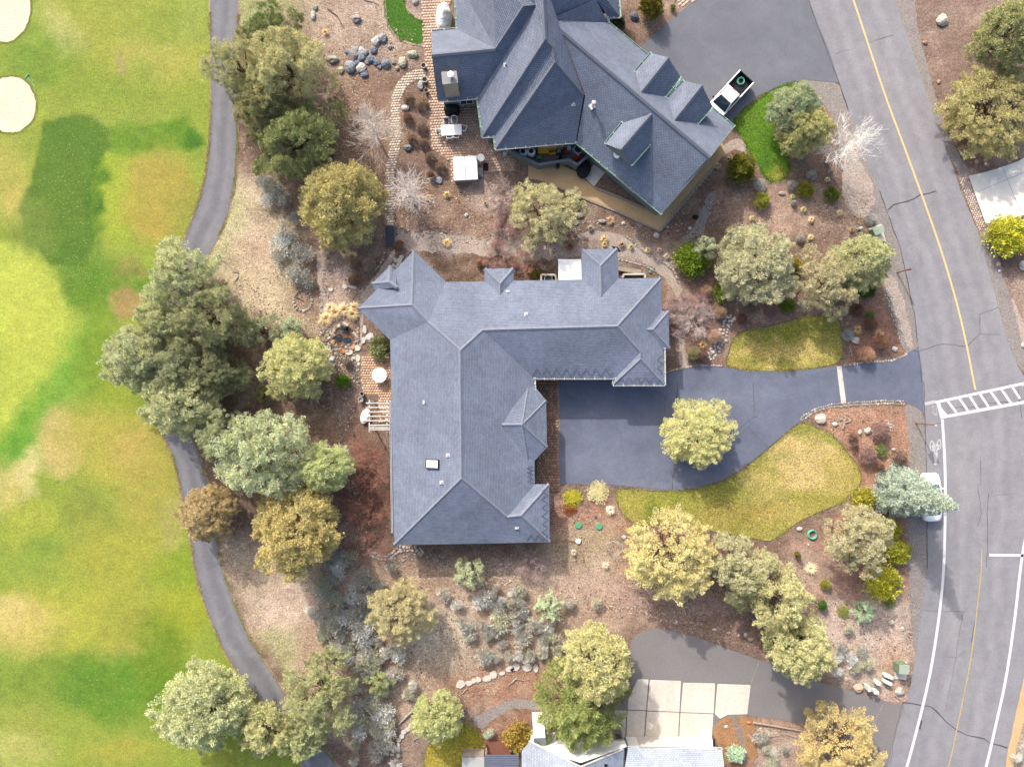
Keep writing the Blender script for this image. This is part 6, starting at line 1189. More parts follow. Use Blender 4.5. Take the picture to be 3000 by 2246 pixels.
# ---- pavers (too small to pick apart singly: joined)
def pavers(name, label, poly, rot, sw=.27, sh=.27, offset=.5, cols=None, z=.03, cat='paving', taper=None):
    poly = ccw([(p[0], p[1]) for p in poly]); q = np.array(poly); c0 = q.mean(0); cr, sr = math.cos(rot), math.sin(rot); Rm = np.array([[cr, -sr], [sr, cr]]); l = (q-c0)@Rm
    cols = cols or [(206,168,146),(196,156,132),(214,178,156),(186,146,124),(200,170,150)]
    x0, y0 = l.min(0); x1, y1 = l.max(0); cs = []; j = 0; y = y0
    while y < y1:
        x = x0-(sw*offset if j % 2 else 0)
        while x < x1: cs.append((x+sw/2, y+sh/2)); x += sw
        y += sh; j += 1
    cs = np.array(cs); wpt = cs@Rm.T+c0; ok = pip(wpt, poly) & (pdist(wpt, poly) > min(sw, sh)*.35); cs = cs[ok]; n = len(cs); g = .007; hz = z+rng.random(n)*.008
    base = np.array([(-1,-1,0),(1,-1,0),(1,1,0),(-1,1,0),(-1,-1,1),(1,-1,1),(1,1,1),(-1,1,1)], float); V = np.zeros((n, 8, 3)); V[:, :, :2] = cs[:, None, :]+base[None, :, :2]*np.array([sw/2-g, sh/2-g]); V[:, :, :2] = V[:, :, :2]@Rm.T+c0; V[:, :, 2] = base[None, :, 2]*hz[:, None]
    fq = np.array([(4,5,6,7),(0,1,5,4),(1,2,6,5),(2,3,7,6),(3,0,4,7)]); Fq = (np.arange(n)[:, None, None]*8+fq[None]).reshape(-1, 4)
    col = np.array([[lin1(v)*K*1.05 for v in c] for c in cols])[rng.integers(0, len(cols), n)]*(.9+.2*rng.random((n, 1)))
    t = link(name, None); t['kind'] = 'structure'
    sheet('joint_sand', poly, .022, mat('joint_sand', C(168,142,124), .95, [(6,.2)]), kind=None, parent=t)
    o = link('pavers', npmesh('pavers', V.reshape(-1, 3), Fq, mt['paver'], np.repeat(col, 8, 0)), t); o['kind'] = 'stuff'; return t
pavers('brick_patio', '', [Vector((R(1,0,1425,-200)).xy)]+[p.xy for p in PR(1,0, 1425,20, 1445,400, 1475,640, 1490,900, 1500,1080, 1520,1290, 1680,1400, 1690,1590, 1930,1590, 1930,1490, 2240,1480, 2260,1300, 2080,1230, 1950,1150, 1950,830, 1650,800, 1640,200, 1740,-200)], math.radians(3), .27, .27, .5, [(206,176,156),(198,166,146),(214,186,166),(190,160,140),(202,176,158)])
bp_l = [R(1,0,*p) for p in ((1475,600),(1380,600),(1290,640),(1220,710),(1175,800),(1160,900),(1162,1050),(1160,1200),(1145,1320),(1115,1480),(1108,1600),(1110,1652))]+[R(1,1,*p) for p in ((1115,60),(1115,320))]
bp_r = [R(1,0,*p) for p in ((1475,690),(1400,690),(1330,730),(1280,790),(1255,860),(1250,930),(1255,1050),(1255,1200),(1240,1320),(1205,1450),(1190,1600),(1195,1652))]+[R(1,1,*p) for p in ((1200,60),(1200,320))]
pavers('brick_footpath', '', chaikin(bp_l, 1, False)+chaikin(bp_r, 1, False)[::-1], math.radians(4), .25, .25, .5, [(208,194,178),(200,184,168),(214,200,186),(192,176,162)])
pavers('brick_walkway', '', [W(1560,1090).xy, W(1639,1090).xy, W(1640,1440).xy, W(1612,1441).xy, W(1575,1425).xy], 0, .27, .27, .5, [(170,134,112),(160,124,104),(182,148,126),(150,118,100)])
pavers('brick_terrace', '', PR(1,1, 905,1425, 1190,1425, 1200,1652)+PR(1,2, 1190,350, 1060,350, 1055,115, 930,112, 905,0), 0, .25, .25, .5, [(220,182,154),(210,170,142),(226,192,166),(204,166,140)])
pavers('paver_apron', '', PR(3,0, 1640,1528, 1728,1520)+PR(3,1, 1875,300, 1830,375, 1760,200, 1690,10), math.radians(68), .24, .2, .5, [(196,176,166),(186,164,154),(206,188,178)])
pavers('paver_apron', '', PR(2,0, 1400,-100, 1400,0, 1470,90, 1600,0, 1640,-100), math.radians(40), .4, .3, .5, [(212,188,168),(202,176,156)])
# tan granite path with brick edging
gp = [V2(x, y) for x, y in ((-160,590),(-20,600),(90,650),(175,728),(300,775),(430,832),(490,862),(640,700),(760,570),(822,500),(836,520),(830,560),(790,615),(640,790),(507,945),(440,915),(300,850),(150,790),(0,728),(-100,690),(-160,680))]
sheet('granite_path', gp, .014, mt['granite'])
def brick_row(name, label, pts, m='wood', sz=(.42, .2, .12)):
    t = thing(name, label, 'edging', Vector(pts[0])); bm_ = MB(); bm_.box((0, 0, sz[2]/2), (sz[0]-.02, sz[1], sz[2])); me = bm_.mesh('brick', mt[m])
    for a, c in zip(pts[:-1], pts[1:]):
        L = (c-a).length; n = max(1, int(L/sz[0])); ang = math.atan2((c-a).y, (c-a).x)
        for k in range(n): p = a+(c-a)*(k+.5)/n-t.location; link('brick', me, t, (p.x, p.y, 0), ang)
brick_row('brick_edging', 'pale brick edging along the outer side of the tan granite path', [V2(x, y) for x, y in ((0,728),(150,792),(300,852),(440,917),(507,947),(640,792),(790,617))])
brick_row('brick_edging', 'pale brick edging along the inner side of the tan granite path', [V2(x, y) for x, y in ((175,728),(300,775),(430,832),(490,860))])
# ---- river rock beds and loose litter
def scatter(name, polys, n, rmin, rmax, cols, kind='stuff', flat=.55, lit=.46, z=.0):
    g = np.random.default_rng(sum(map(ord, name))+n); P_ = []
    for poly in polys:
        q = np.array([(p[0], p[1]) for p in poly]); lo, hi = q.min(0), q.max(0); a = abs(sum(q[i][0]*q[(i+1) % len(q)][1]-q[(i+1) % len(q)][0]*q[i][1] for i in range(len(q))))/2; want = int(n*a); c = lo+(hi-lo)*g.random((int(want*((hi-lo).prod()/max(a, .1)))+8, 2)); c = c[pip(c, poly)]; P_.append(c[g.random(len(c)) < np.clip((fbm(c, 1.8, 333)-.34)*3.2, .08, 1)] if 'chips' in name else c)
    P_ = np.concatenate(P_); m = len(P_); t = (1+5**.5)/2; ico = unit(np.array([(0,1,t),(0,-1,t),(0,1,-t),(0,-1,-t),(1,t,0),(-1,t,0),(1,-t,0),(-1,-t,0),(t,0,1),(-t,0,1),(t,0,-1),(-t,0,-1)], float)); fi = np.array([(0,1,8),(0,8,4),(0,4,5),(0,5,9),(0,9,1),(1,9,7),(1,7,6),(1,6,8),(8,6,10),(8,10,4),(4,10,2),(4,2,5),(5,2,11),(5,11,9),(9,11,7)])
    r = g.uniform(rmin, rmax, (m, 1, 1)); V = ico[None]*(1+.22*g.normal(size=(m, 12, 3)))*r*np.stack([g.uniform(.8, 1.4, m), g.uniform(.7, 1.1, m), np.full(m, flat)], 1)[:, None]; a = g.random(m)*6.28; ca, sa = np.cos(a)[:, None], np.sin(a)[:, None]; x = V[..., 0]*ca-V[..., 1]*sa; y = V[..., 0]*sa+V[..., 1]*ca
    V = np.stack([x+P_[:, 0:1], y+P_[:, 1:2], V[..., 2]+r[:, 0]*.2+z], -1); c = np.array([[lin1(v)*lit for v in cc] for cc in cols])[g.integers(0, len(cols), m)]*(.75+.5*g.random((m, 1)))
    o = link(name, npmesh(name, V.reshape(-1, 3), (np.arange(m)[:, None, None]*12+fi[None]).reshape(-1, 3), mt['river'], np.repeat(c, 12, 0))); o['kind'] = kind; return o
rv = [(206,190,178),(190,172,160),(176,164,156),(216,204,192),(160,146,138)]
scatter('river_rock', [PR(1,1, 540,490, 660,470, 740,560, 760,680, 640,720, 620,860, 650,960, 630,1080, 550,1080, 540,900, 590,760, 540,640), PR(1,1, 1250,300, 1450,260, 1650,330, 1850,380, 2212,380, 2212,480, 1900,470, 1500,420, 1280,400), PR(2,1, 0,400, 160,330, 480,330, 560,260, 900,250, 1230,380, 1190,420, 920,340, 620,330, 480,420, 200,480)], 16, .04, .10, rv)
scatter('cobble_bed', [PR(1,1, 680,1330, 890,1330, 900,1652, 830,1652, 820,1560, 700,1560, 620,1600, 640,1440), PR(1,2, 690,200, 800,60, 900,0, 900,160, 860,260, 800,420, 840,700, 880,900, 960,1250, 960,1430, 900,1440, 880,1250, 790,1000, 760,700, 700,450), PR(1,2, 960,1430, 1200,1500, 1440,1450, 1700,1520, 2200,1560, 2200,1620, 1600,1600, 1440,1520, 1200,1560, 980,1500)], 20, .045, .12, [(190,180,172),(170,160,154),(206,198,190),(150,140,134)])
scatter('cobble_bed', [PR(2,3, 0,60, 200,60, 500,160, 900,260, 1200,300, 1420,370, 1400,420, 1100,370, 800,310, 450,200, 100,150), PR(1,3, 2000,20, 2194,40, 2194,130, 2030,100)], 16, .04, .11, [(212,194,176),(196,176,160),(222,206,190)])
scatter('pond_rock', [PR(1,1, 560,1200, 640,1140, 680,1200, 640,1300, 720,1380, 800,1390, 700,1420, 590,1360), PR(1,1, 840,1180, 890,1190, 880,1330, 790,1390, 740,1370, 850,1290), PR(1,1, 690,1060, 770,1060, 770,1110, 700,1110)], 26, .07, .18, [(176,162,150),(150,138,130),(206,190,172),(128,118,112)], lit=.55)
scatter('white_pebbles', [PR(3,2, 1010,310, 1060,295, 1100,360, 1095,430, 1050,410), PR(3,1, 1000,840, 1060,840, 1120,1000, 1160,1180, 1200,1300, 1160,1340, 1080,1150)], 30, .03, .08, [(226,220,212),(206,200,192),(236,232,226)])
litter_polys = [PF(520,60, 900,60, 880,330, 720,330, 520,330), PF(500,600, 780,600, 780,840, 600,880), PF(860,400, 1200,430, 1200,570, 870,500), PF(1200,1170, 1700,1180, 1780,1300, 1980,1280, 1960,1480, 1700,1420, 1380,1340, 1200,1330), PF(690,1200, 1200,1240, 1200,1450, 900,1550, 700,1430), PF(1440,430, 1880,430, 1900,520, 1440,540), PF(1440,600, 1560,600, 1560,780, 1460,780), PF(1730,885, 1970,880, 1975,1000, 1840,990), PF(1200,1090, 1340,1100, 1500,1160, 1300,1240, 1190,1180)]
scatter('bark_chips', litter_polys, 20, .02, .075, [(206,176,150),(220,200,176),(120,88,68),(90,66,52),(186,150,122),(150,110,84),(224,206,186)], flat=.25, lit=.5)
def dry_blades(name, polys, dens, h, cols):
    g = np.random.default_rng(77); P_ = []
    for poly in polys:
        q = np.array([(p[0], p[1]) for p in poly]); lo, hi = q.min(0), q.max(0); a = abs(sum(q[i][0]*q[(i+1) % len(q)][1]-q[(i+1) % len(q)][0]*q[i][1] for i in range(len(q))))/2; c = lo+(hi-lo)*g.random((int(dens*(hi-lo).prod()), 2)); c = c[pip(c, poly)]; c = c[fbm(c, 3, 300) > .42]; P_.append(c)
    P_ = np.concatenate(P_); m = len(P_); a = g.random(m)*6.28; l = g.uniform(.08, .3, m); d = np.stack([np.cos(a)*l, np.sin(a)*l, g.uniform(.02, h, m)], 1); s = np.stack([-np.sin(a), np.cos(a), np.zeros(m)], 1)*.016; p = np.hstack([P_, np.full((m, 1), .01)])
    q = np.stack([p-s, p+s, p+d], 1).reshape(-1, 3); c = np.array([[lin1(v)*.52 for v in cc] for cc in cols])[g.integers(0, len(cols), m)]*(.8+.4*g.random((m, 1)))
    o = link(name, npmesh(name, q, np.arange(3*m).reshape(-1, 3), mt['river'], np.repeat(c, 3, 0))); o['kind'] = 'stuff'
dry_blades('dry_grass', litter_polys+[PF(500,380, 640,420, 700,700, 560,760, 470,600), PF(470,1160, 640,1220, 700,1330, 600,1440, 520,1300), PF(1990-1990+540,0, 830,0, 830,60, 540,60), PF(1790,1290, 1980,1290, 1950,1500, 1800,1460)], 16, .22, [(214,196,160),(196,176,138),(176,150,120),(226,212,184),(150,124,98)])

g = np.random.default_rng(5); sp_ = []
for (x, y, rx, ry, n) in ((150,420,70,150,260),(180,590,70,60,300),(240,250,160,60,160),(330,1480,90,90,90),(150,1500,140,80,90),(230,200,140,50,90)):
    for _ in range(n): sp_.append(F(x+g.normal()*rx*.5, y+g.normal()*ry*.5))
b = MB()
for p in sp_:
    if p.x < -47 or pip(np.array([[p.x, p.y]]), gpoly)[0]: r = g.uniform(.02, .05); b.box((p.x, p.y, .015), (r*2, r*1.4, .03), rz=g.random()*3)
tag(b.build('turf_plugs', mat('pale_turf_plugs', C(186,192,120,.42), .95)), kind='stuff')

def fringe(name, polys, per_m, cols, closed=True):
    g = np.random.default_rng(9); P_ = []
    for poly in polys:
        q = [Vector((p[0], p[1])) for p in poly]
        for a, c in zip(q, q[1:]+([q[0]] if closed else [])):
            L_ = (c-a).length; n = int(L_*per_m*g.random()*2); nn = Vector((-(c-a).y, (c-a).x))/max(L_, 1e-6)
            for _ in range(n): p = a+(c-a)*g.random()+nn*g.normal()*.09; P_.append((p.x, p.y))
    P_ = np.array(P_); m = len(P_); a = g.random(m)*6.28; l = g.uniform(.05, .2, m); d = np.stack([np.cos(a)*l, np.sin(a)*l, g.uniform(.02, .12, m)], 1); sd_ = np.stack([-np.sin(a), np.cos(a), np.zeros(m)], 1)*.02; p = np.hstack([P_, np.full((m, 1), .02)])
    q = np.stack([p-sd_, p+sd_, p+d], 1).reshape(-1, 3); c = np.array([[lin1(v)*.5 for v in cc] for cc in cols])[g.integers(0, len(cols), m)]*(.7+.6*g.random((m, 1)))
    link(name, npmesh(name, q, np.arange(3*m).reshape(-1, 3), mt['river'], np.repeat(c, 3, 0)))['kind'] = 'stuff'
fringe('lawn_fringe_grass', [lawnA, lawnB, lawnE], 60, [(160,156,70),(196,180,110),(126,136,50),(180,160,90)])
fringe('green_fringe_grass', [lawnC, lawnD], 60, [(92,128,34),(120,140,48),(76,110,26)])
inview = lambda L_: [p for p in L_ if -40 < p.y < 40]
fringe('path_fringe_grass', [inview(PLs)], 50, [(140,150,60),(186,170,100),(170,140,100)], False); fringe('path_fringe_grass', [inview(PRs)], 50, [(120,140,50),(176,160,100),(150,150,70)], False)
def debris(name, poly, n, cols):
    g = np.random.default_rng(n); q = np.array([(p[0], p[1]) for p in poly]); c = q.min(0)+(q.max(0)-q.min(0))*g.random((n*14, 2)); c = c[pip(c, poly)]; d = pdist(c, poly); c = c[g.random(len(c)) < .03+np.exp(-d/.35)]; c = c[:n]
    b = MB()
    for x, y in c: b.box((x, y, .034), (g.uniform(.03, .1), g.uniform(.02, .05), .012), rz=g.random()*3.1)
    tag(b.build(name, mat(name, cols, .95, [(3, .3)])), kind='stuff')
debris('driveway_leaf_litter', dr, 900, C(150,118,88)); debris('path_leaf_litter', inview(PLs)+inview(PRs)[::-1], 500, C(160,140,104))
# ================================================================ vehicles
def wheel(parent, p, r=.36, w=.24):
    b = MB(); b.tube([(0, -w/2, 0), (0, w/2, 0)], r, 20); t = b.build('wheel', mt['rubber'], parent, p); b = MB(); b.tube([(0, -w/2-.01, 0), (0, w/2+.01, 0)], r*.6, 14); b.build('rim', mt['grey'], t)
def loft(sections, closed_ends=True):
    """sections: list of rings (same length) of 3D points"""
    b = MB(); n = len(sections[0]); vs = [p for s in sections for p in s]; fs = [(i*n+k, i*n+(k+1) % n, (i+1)*n+(k+1) % n, (i+1)*n+k) for i in range(len(sections)-1) for k in range(n)]
    if closed_ends: fs += [tuple(range(n))[::-1], tuple(range((len(sections)-1)*n, len(sections)*n))]
    b.add(vs, fs); return b
def ring(x, w, z0, z1, tuck=.9, c=.10):
    h = w/2; return [(x, -h*tuck, z0), (x, -h, z0+.25*(z1-z0)), (x, -h, z1-c), (x, -h*.93+0, z1-.02), (x, -h*.5, z1+.01), (x, h*.5, z1+.01), (x, h*.93, z1-.02), (x, h, z1-c), (x, h, z0+.25*(z1-z0)), (x, h*tuck, z0)]
# white pickup: front towards +x
rear = W(2189,223,1.1); hd = Vector((-.676, -.736, 0)); ctr = rear+hd*2.7
pk_ = thing('pickup_truck', 'white pickup truck with a coiled green hose in its open bed', 'truck', (ctr.x, ctr.y, 0), math.atan2(hd.y, hd.x))
secs = [ring(-.75, 1.86, .42, 1.06), ring(.0, 1.88, .42, 1.08), ring(1.0, 1.88, .42, 1.10), ring(1.25, 1.86, .42, 1.10), ring(2.2, 1.80, .42, 1.03), ring(2.55, 1.70, .45, .95), ring(2.68, 1.50, .5, .78)]
loft(secs).build('body', mt['whitepaint'], pk_, smooth=False, bevel=.03)
b = MB(); b.box((-1.72, 0, .58), (1.96, 1.70, .12)); b.build('bed_floor', mt['black'], pk_)
for s in (-1, 1):
    lo = [(-2.7, s*.80, .45), (-2.7, s*.90, .50), (-2.7, s*.90, 1.06), (-2.7, s*.78, 1.10)]; b = MB(); b.box((-1.72, s*.875, .80), (1.96, .13, .62)); b.build('bed_side', mt['whitepaint'], pk_, bevel=.04); b = MB(); b.box((-1.72, s*.80, .85), (1.9, .03, .46)); b.build('bed_liner', mt['black'], pk_)
b = MB(); b.box((-2.66, 0, .82), (.09, 1.66, .56)); b.build('tailgate', mt['black'], pk_, bevel=.02)
b = MB(); b.box((-2.75, 0, .52), (.14, 1.75, .18)); b.build('rear_bumper', mt['grey'], pk_, bevel=.03); b = MB(); b.box((2.70, 0, .50), (.16, 1.66, .2)); b.build('front_bumper', mt['grey'], pk_, bevel=.03)
# cab
cab = MB(); cab.add([(-.72,-.86,1.05),(1.28,-.86,1.08),(1.28,.86,1.08),(-.72,.86,1.05),(-.62,-.70,1.70),(.48,-.70,1.72),(.48,.70,1.72),(-.62,.70,1.70)], [(4,5,6,7),(0,1,5,4),(1,2,6,5),(2,3,7,6),(3,0,4,7)]); cab.build('cab', mt['whitepaint'], pk_, bevel=.07)
b = MB(); b.add([(1.24,-.76,1.12),(1.24,.76,1.12),(.56,.62,1.675),(.56,-.62,1.675),(1.30,0,1.125)], [(0,4,1,2,3)]); b.v = [(x+.035, y, z+.03) for x, y, z in b.v]; b.build('windshield', mt['darkglass'], pk_)
b = MB(); b.add([(-.72,-.7,1.15),(-.72,.7,1.15),(-.65,.6,1.62),(-.65,-.6,1.62)], [(0,1,2,3)]); b.v = [(x-.03, y, z+.02) for x, y, z in b.v]; b.build('rear_window', mt['darkglass'], pk_)
for s in (-1, 1):
    b = MB(); b.add([(-.5,s*.845,1.14),(1.0,s*.845,1.16),(.46,s*.74,1.60),(-.5,s*.735,1.60)], [(0,1,2,3) if s < 0 else (3,2,1,0)]); b.v = [(x, y+s*.02, z) for x, y, z in b.v]; b.build('side_window', mt['darkglass'], pk_)
    b = MB(); b.box((1.0, s*1.03, 1.16), (.14, .22, .2)); b.build('mirror', mt['black'], pk_, bevel=.04)
    b = MB(); b.box((2.62, s*.62, .82), (.12, .32, .16)); b.build('headlight', mt['lightmetal'], pk_, bevel=.03); b = MB(); b.box((-2.72, s*.82, .86), (.05, .12, .26)); b.build('tail_light', mt['red'], pk_)
    for x in (-1.75, 1.75): wheel(pk_, (x, s*.80, .36))
def coil(c, r, n, m, label, name='garden_hose', squash=1.0, tr=.03):
    b = MB(); g = random.Random(5); pts = []
    for k in range(n*24):
        t = 2*math.pi*k/24; rr = r*(1+.10*math.sin(t*.37)+.06*math.sin(t*.23+1)); pts.append((rr*math.cos(t)+.06*math.sin(t*.11)*r, rr*math.sin(t)*squash, tr+.045*(k/24) % (tr*5)))
    b.tube(pts, tr, 6); return tag(b.build(name, mt[m], None, c, smooth=True), label, 'hose')
for s in (-1, 1):
    b = MB(); b.box((.35, s*.942, .78), (.012, .01, .5)); b.build('door_seam', mt['grey'], pk_); b = MB(); b.box((1.12, s*.935, .78), (.012, .012, .5)); b.build('door_seam', mt['grey'], pk_); b = MB(); b.box((.5, s*.95, .93), (.2, .03, .035)); b.build('door_handle', mt['black'], pk_)
b = MB(); b.box((1.86, 0, 1.085), (.02, 1.5, .012)); b.box((1.31, 0, 1.115), (.10, 1.5, .02)); b.build('wiper_cowl', mt['black'], pk_); b = MB(); b.box((-.60, 0, 1.705), (.10, .34, .035)); b.build('brake_light', mt['red'], pk_)
hp = W(2170,238,.75); coil((hp.x, hp.y, .66), .32, 6, 'hose', 'coiled green hose lying in the bed of the white pickup')
coil(R(3,2,378,1310), .38, 6, 'hose', 'coiled turquoise garden hose on the bark beside a white stone', squash=1.05, tr=.04)
# white sedan under the spruce
cc = W(2728,1456,.7); cr_ = thing('parked_car', 'white sedan parked in the bike lane beneath the silver-blue spruce', 'car', (cc.x, cc.y, 0), math.radians(92))
L = 2.33; secs = [ring(-L, 1.30, .42, .80), ring(-L+.18, 1.62, .32, .92), ring(-1.6, 1.80, .25, .98), ring(-.6, 1.84, .22, .96), ring(.7, 1.84, .22, .95), ring(1.6, 1.80, .25, .88), ring(L-.18, 1.62, .30, .76), ring(L, 1.25, .42, .64)]
loft(secs).build('body', mt['whitepaint'], cr_, smooth=True)
gl = loft([ring(-1.72, 1.30, .9, .97), ring(-.95, 1.36, .9, 1.38), ring(.15, 1.36, .9, 1.42), ring(1.25, 1.42, .88, .93)]); gl.build('glasshouse', mt['darkglass'], cr_)
b = loft([ring(-.98, 1.24, 1.34, 1.42), ring(-.5, 1.28, 1.36, 1.455), ring(.2, 1.26, 1.35, 1.44)]); b.build('car_roof', mt['whitepaint'], cr_, smooth=True)
for s in (-1, 1):
    b = MB(); b.beam((.18, s*.64, 1.40), (1.22, s*.74, .94), .07, .05); b.beam((-.95, s*.64, 1.38), (-1.70, s*.70, .97), .10, .05); b.build('roof_pillar', mt['whitepaint'], cr_)
    b = MB(); b.box((.85, s*1.0, .98), (.14, .2, .13)); b.build('mirror', mt['whitepaint'], cr_, bevel=.04); b = MB(); b.box((L-.22, s*.6, .68), (.22, .34, .10)); b.build('headlight', mt['lightmetal'], cr_, bevel=.03); b = MB(); b.box((-L+.1, s*.6, .80), (.1, .34, .12)); b.build('tail_light', mt['red'], cr_, bevel=.02)
    for x in (-1.38, 1.4): wheel(cr_, (x, s*.80, .32), .32, .2)
# ================================================================ the upper patio
tb = thing('patio_table', 'white rectangular patio table with six chairs on the brick patio', 'table', V1(174,805,.74).xy.to_3d(), math.radians(3))
b = MB(); b.box((0, 0, .72), (2.0, 1.05, .05)); b.build('table_top', mt['whiteplastic'], tb, bevel=.02)
b = MB(); b.tube([(0, 0, .745), (0, 0, .775)], .06, 12); b.build('umbrella_hole_cap', mt['grey'], tb)
for x in (-.9, .9):
    for y in (-.42, .42): b = MB(); b.box((x, y, .35), (.06, .06, .7)); b.build('leg', mt['whiteplastic'], tb)
def chair(loc, rz, label):
    c = thing('patio_chair', label, 'chair', loc, rz, 'chairs round the patio table'); b = MB(); b.box((0, 0, .43), (.5, .5, .03)); b.build('seat', mt['grey'], c)
    b = MB(); b.box((0, -.25, .68), (.46, .03, .44)); b.build('backrest', mt['grey'], c)
    b = MB(); b.tube([(-.27, .25, .44), (-.27, .22, .64), (-.27, -.24, .66), (-.26, -.30, .92), (0, -.36, .98), (.26, -.30, .92), (.27, -.24, .66), (.27, .22, .64), (.27, .25, .44)], .028, 6); b.build('frame', mt['whiteplastic'], c)
    for x in (-.25, .25):
        for y in (-.23, .23): b = MB(); b.box((x, y, .21), (.04, .04, .42)); b.build('leg', mt['whiteplastic'], c)
for x, y, a, lab in ((143,760,180,'white-framed patio chair on the grill side of the table, nearer the chimney'),(193,752,178,'white-framed patio chair on the grill side of the table, nearer the house'),(103,820,-88,'white-framed patio chair at the table end facing the shrubs'),(250,800,75,'white-framed patio chair turned out at the table end by the house'),(163,848,2,'white-framed patio chair on the hot-tub side, nearer the shrubs'),(205,844,-3,'white-framed patio chair on the hot-tub side, nearer the house')):
    p = V1(x, y, .4); chair((p.x, p.y, 0), math.radians(a), lab)
# grill under a black cover
b = MB(); secs = []
for z, w, d in ((0, 1.5, .85), (.5, 1.45, .8), (.85, 1.5, .75), (1.05, 1.35, .6), (1.2, .95, .4)): secs.append([(w/2*math.copysign(abs(math.cos(t))**.6, math.cos(t))*(1+.03*math.sin(5*t)), d/2*math.copysign(abs(math.sin(t))**.6, math.sin(t))*(1+.04*math.cos(4*t)), z) for t in np.linspace(0, 2*math.pi, 25)[:-1]])
g = loft(secs).build('covered_grill', mt['blackcover'], None, (V1(176,680,.6).x, V1(176,680,.6).y, 0)); tag(g, 'barbecue grill under a black cloth cover against the house', 'grill')
b = MB(); b.box((0, 0, .25), (1.9, .55, .5)); sw = b.build('stone_hearth', mat('hearth_stone', C(200,186,164), .9, [(3,.15),(12,.3)], (6,.8,.1)), None, (V1(190,636,.5).x, V1(190,636,.5).y, 0)); tag(sw, 'low stone wall behind the covered grill', 'wall')
# shape under a white cover
b = MB(); secs = []
for z, k in ((0, 1.0), (.5, .97), (.9, .8), (1.3, .45), (1.55, .12)): secs.append([(k*.78*math.cos(t)*(1+.05*math.sin(6*t)), k*(1.45*math.sin(t)+(.12 if z else 0))*(1+.03*math.cos(5*t))+.25*(1-k), z) for t in np.linspace(0, 2*math.pi, 29)[:-1]])
p = V1(125,105,.7); g = loft(secs).build('covered_furniture', mt['cover'], None, (p.x, p.y, 0)); tag(g, 'garden furniture under a pale grey-white tarp at the top patio', 'covered furniture')
# hot tub
q = [R(1,0,x,y,.9) for x, y in ((1690,1352),(1912,1340),(1925,1560),(1712,1567))]; c = sum(q, Vector())/4; tubc = thing('hot_tub', 'square hot tub with a folded white cover at the patio corner', 'hot tub', (c.x, c.y, 0), math.radians(3))
b = MB(); b.box((0, 0, .42), (2.28, 2.22, .84)); b.build('cabinet', mt['wood'], tubc, bevel=.04)
for s in (-1, 1): b = MB(); b.box((s*.59, 0, .90), (1.14, 2.3, .12)); b.build('cover_half', mt['whiteplastic'], tubc, bevel=.05)
b = MB(); b.beam((1.35, .2, .12), (1.35, -.7, .12), .55, .24); b.beam((1.3, .1, .3), (1.3, -.6, .3), .3, .14); b.build('step', mt['grey'], tubc)
b = MB(); p = R(1,0,1942,1362,.6); b.lathe((0,0,0), [(.2,0),(.05,.04),(.05,.52),(.36,.55),(.38,.58),(.36,.60)], 22); tag(b.build('side_table', mt['whiteplastic'], None, (p.x, p.y, 0)), 'round white side table beside the hot tub', 'table')
b = MB(); p = R(1,0,1985,1445); b.box((p.x, p.y, .047), (.5, .75, .02)); tag(b.build('door_mat', mt['rubber']), 'black rectangular mat beside the hot tub step', 'mat')
for (x, y, r, lab) in ((1447,567,22,'pale round pot on the patio edge near the flat-topped boulder'),(1457,688,24,'pale round pot at the mouth of the brick footpath'),(1470,782,20,'brown empty pot beside the grey patio boulder')):
    p = R(1,0,x,y,.4); b = MB(); rr = r*z1/30; b.lathe((0,0,0), [(rr*.7,0),(rr,.4),(rr*1.05,.46),(rr*.85,.46),(rr*.8,.36)], 18); o = b.build('flower_pot', mt['pot'] if y < 700 else mt['wood'], None, (p.x, p.y, 0)); tag(o, lab, 'pot'); b = MB(); b.lathe((0,0,.36), [(rr*.82,0),(rr*.82,.02)], 16); b.build('soil', mt['soilpot'], o)
# ---- fenced utility yard behind the big house
yd = thing('yard_fence', 'grey-green board fence screening the storage yard beside the tan path', 'fence', V1(480,960))
def fence(a, c, hgt, parent, w=.14):
    a, c = Vector((a.x, a.y, 0))-parent.location, Vector((c.x, c.y, 0))-parent.location; n = max(1, int((c-a).length/w)); ang = math.atan2((c-a).y, (c-a).x); bm_ = MB(); bm_.box((0, 0, hgt/2), ((c-a).length/n-.015, .04, hgt)); me = bm_.mesh('board', mt['wall_top'])
    for k in range(n): p = a+(c-a)*(k+.5)/n; link('board', me, parent, p, ang)
    b = MB(); b.beam(a+Vector((0,0,hgt+.04)), c+Vector((0,0,hgt+.04)), .2, .07); b.build('top_rail', mt['bluemetal'], parent)
f0, f1, f2 = V2(-110,610,1.5), V2(45,586,1.5), V2(90,612,1.5); f3 = V2(150,556,1.5)
fence(f0, f1, 1.5, yd); fence(f1, f2, 1.5, yd); fence(f2, f3, 1.5, yd); fence(f0, V1(530,925,1.5), 1.5, yd)
sheet('yard_slab', [V1(520,900), V1(960,880), V2(150,560), V2(90,608), V2(45,582), V2(-112,606)], .018, mt['joint'])
for x, lab in ((618,'white round pressure tank with a black lid, nearer the deck end'),(668,'white round pressure tank with a black lid, nearer the planks')):
    p = V1(x, 940, .9); b = MB(); b.lathe((0,0,0), [(.3,0),(.42,.1),(.44,.8),(.36,.98),(.2,1.02)], 20); o = tag(b.build('storage_tank', mt['whiteplastic'], None, (p.x, p.y, 0), smooth=True), lab, 'tank'); b = MB(); b.lathe((0,0,1.02), [(.22,0),(.22,.04),(.1,.07)], 16); b.build('lid', mt['black'], o)
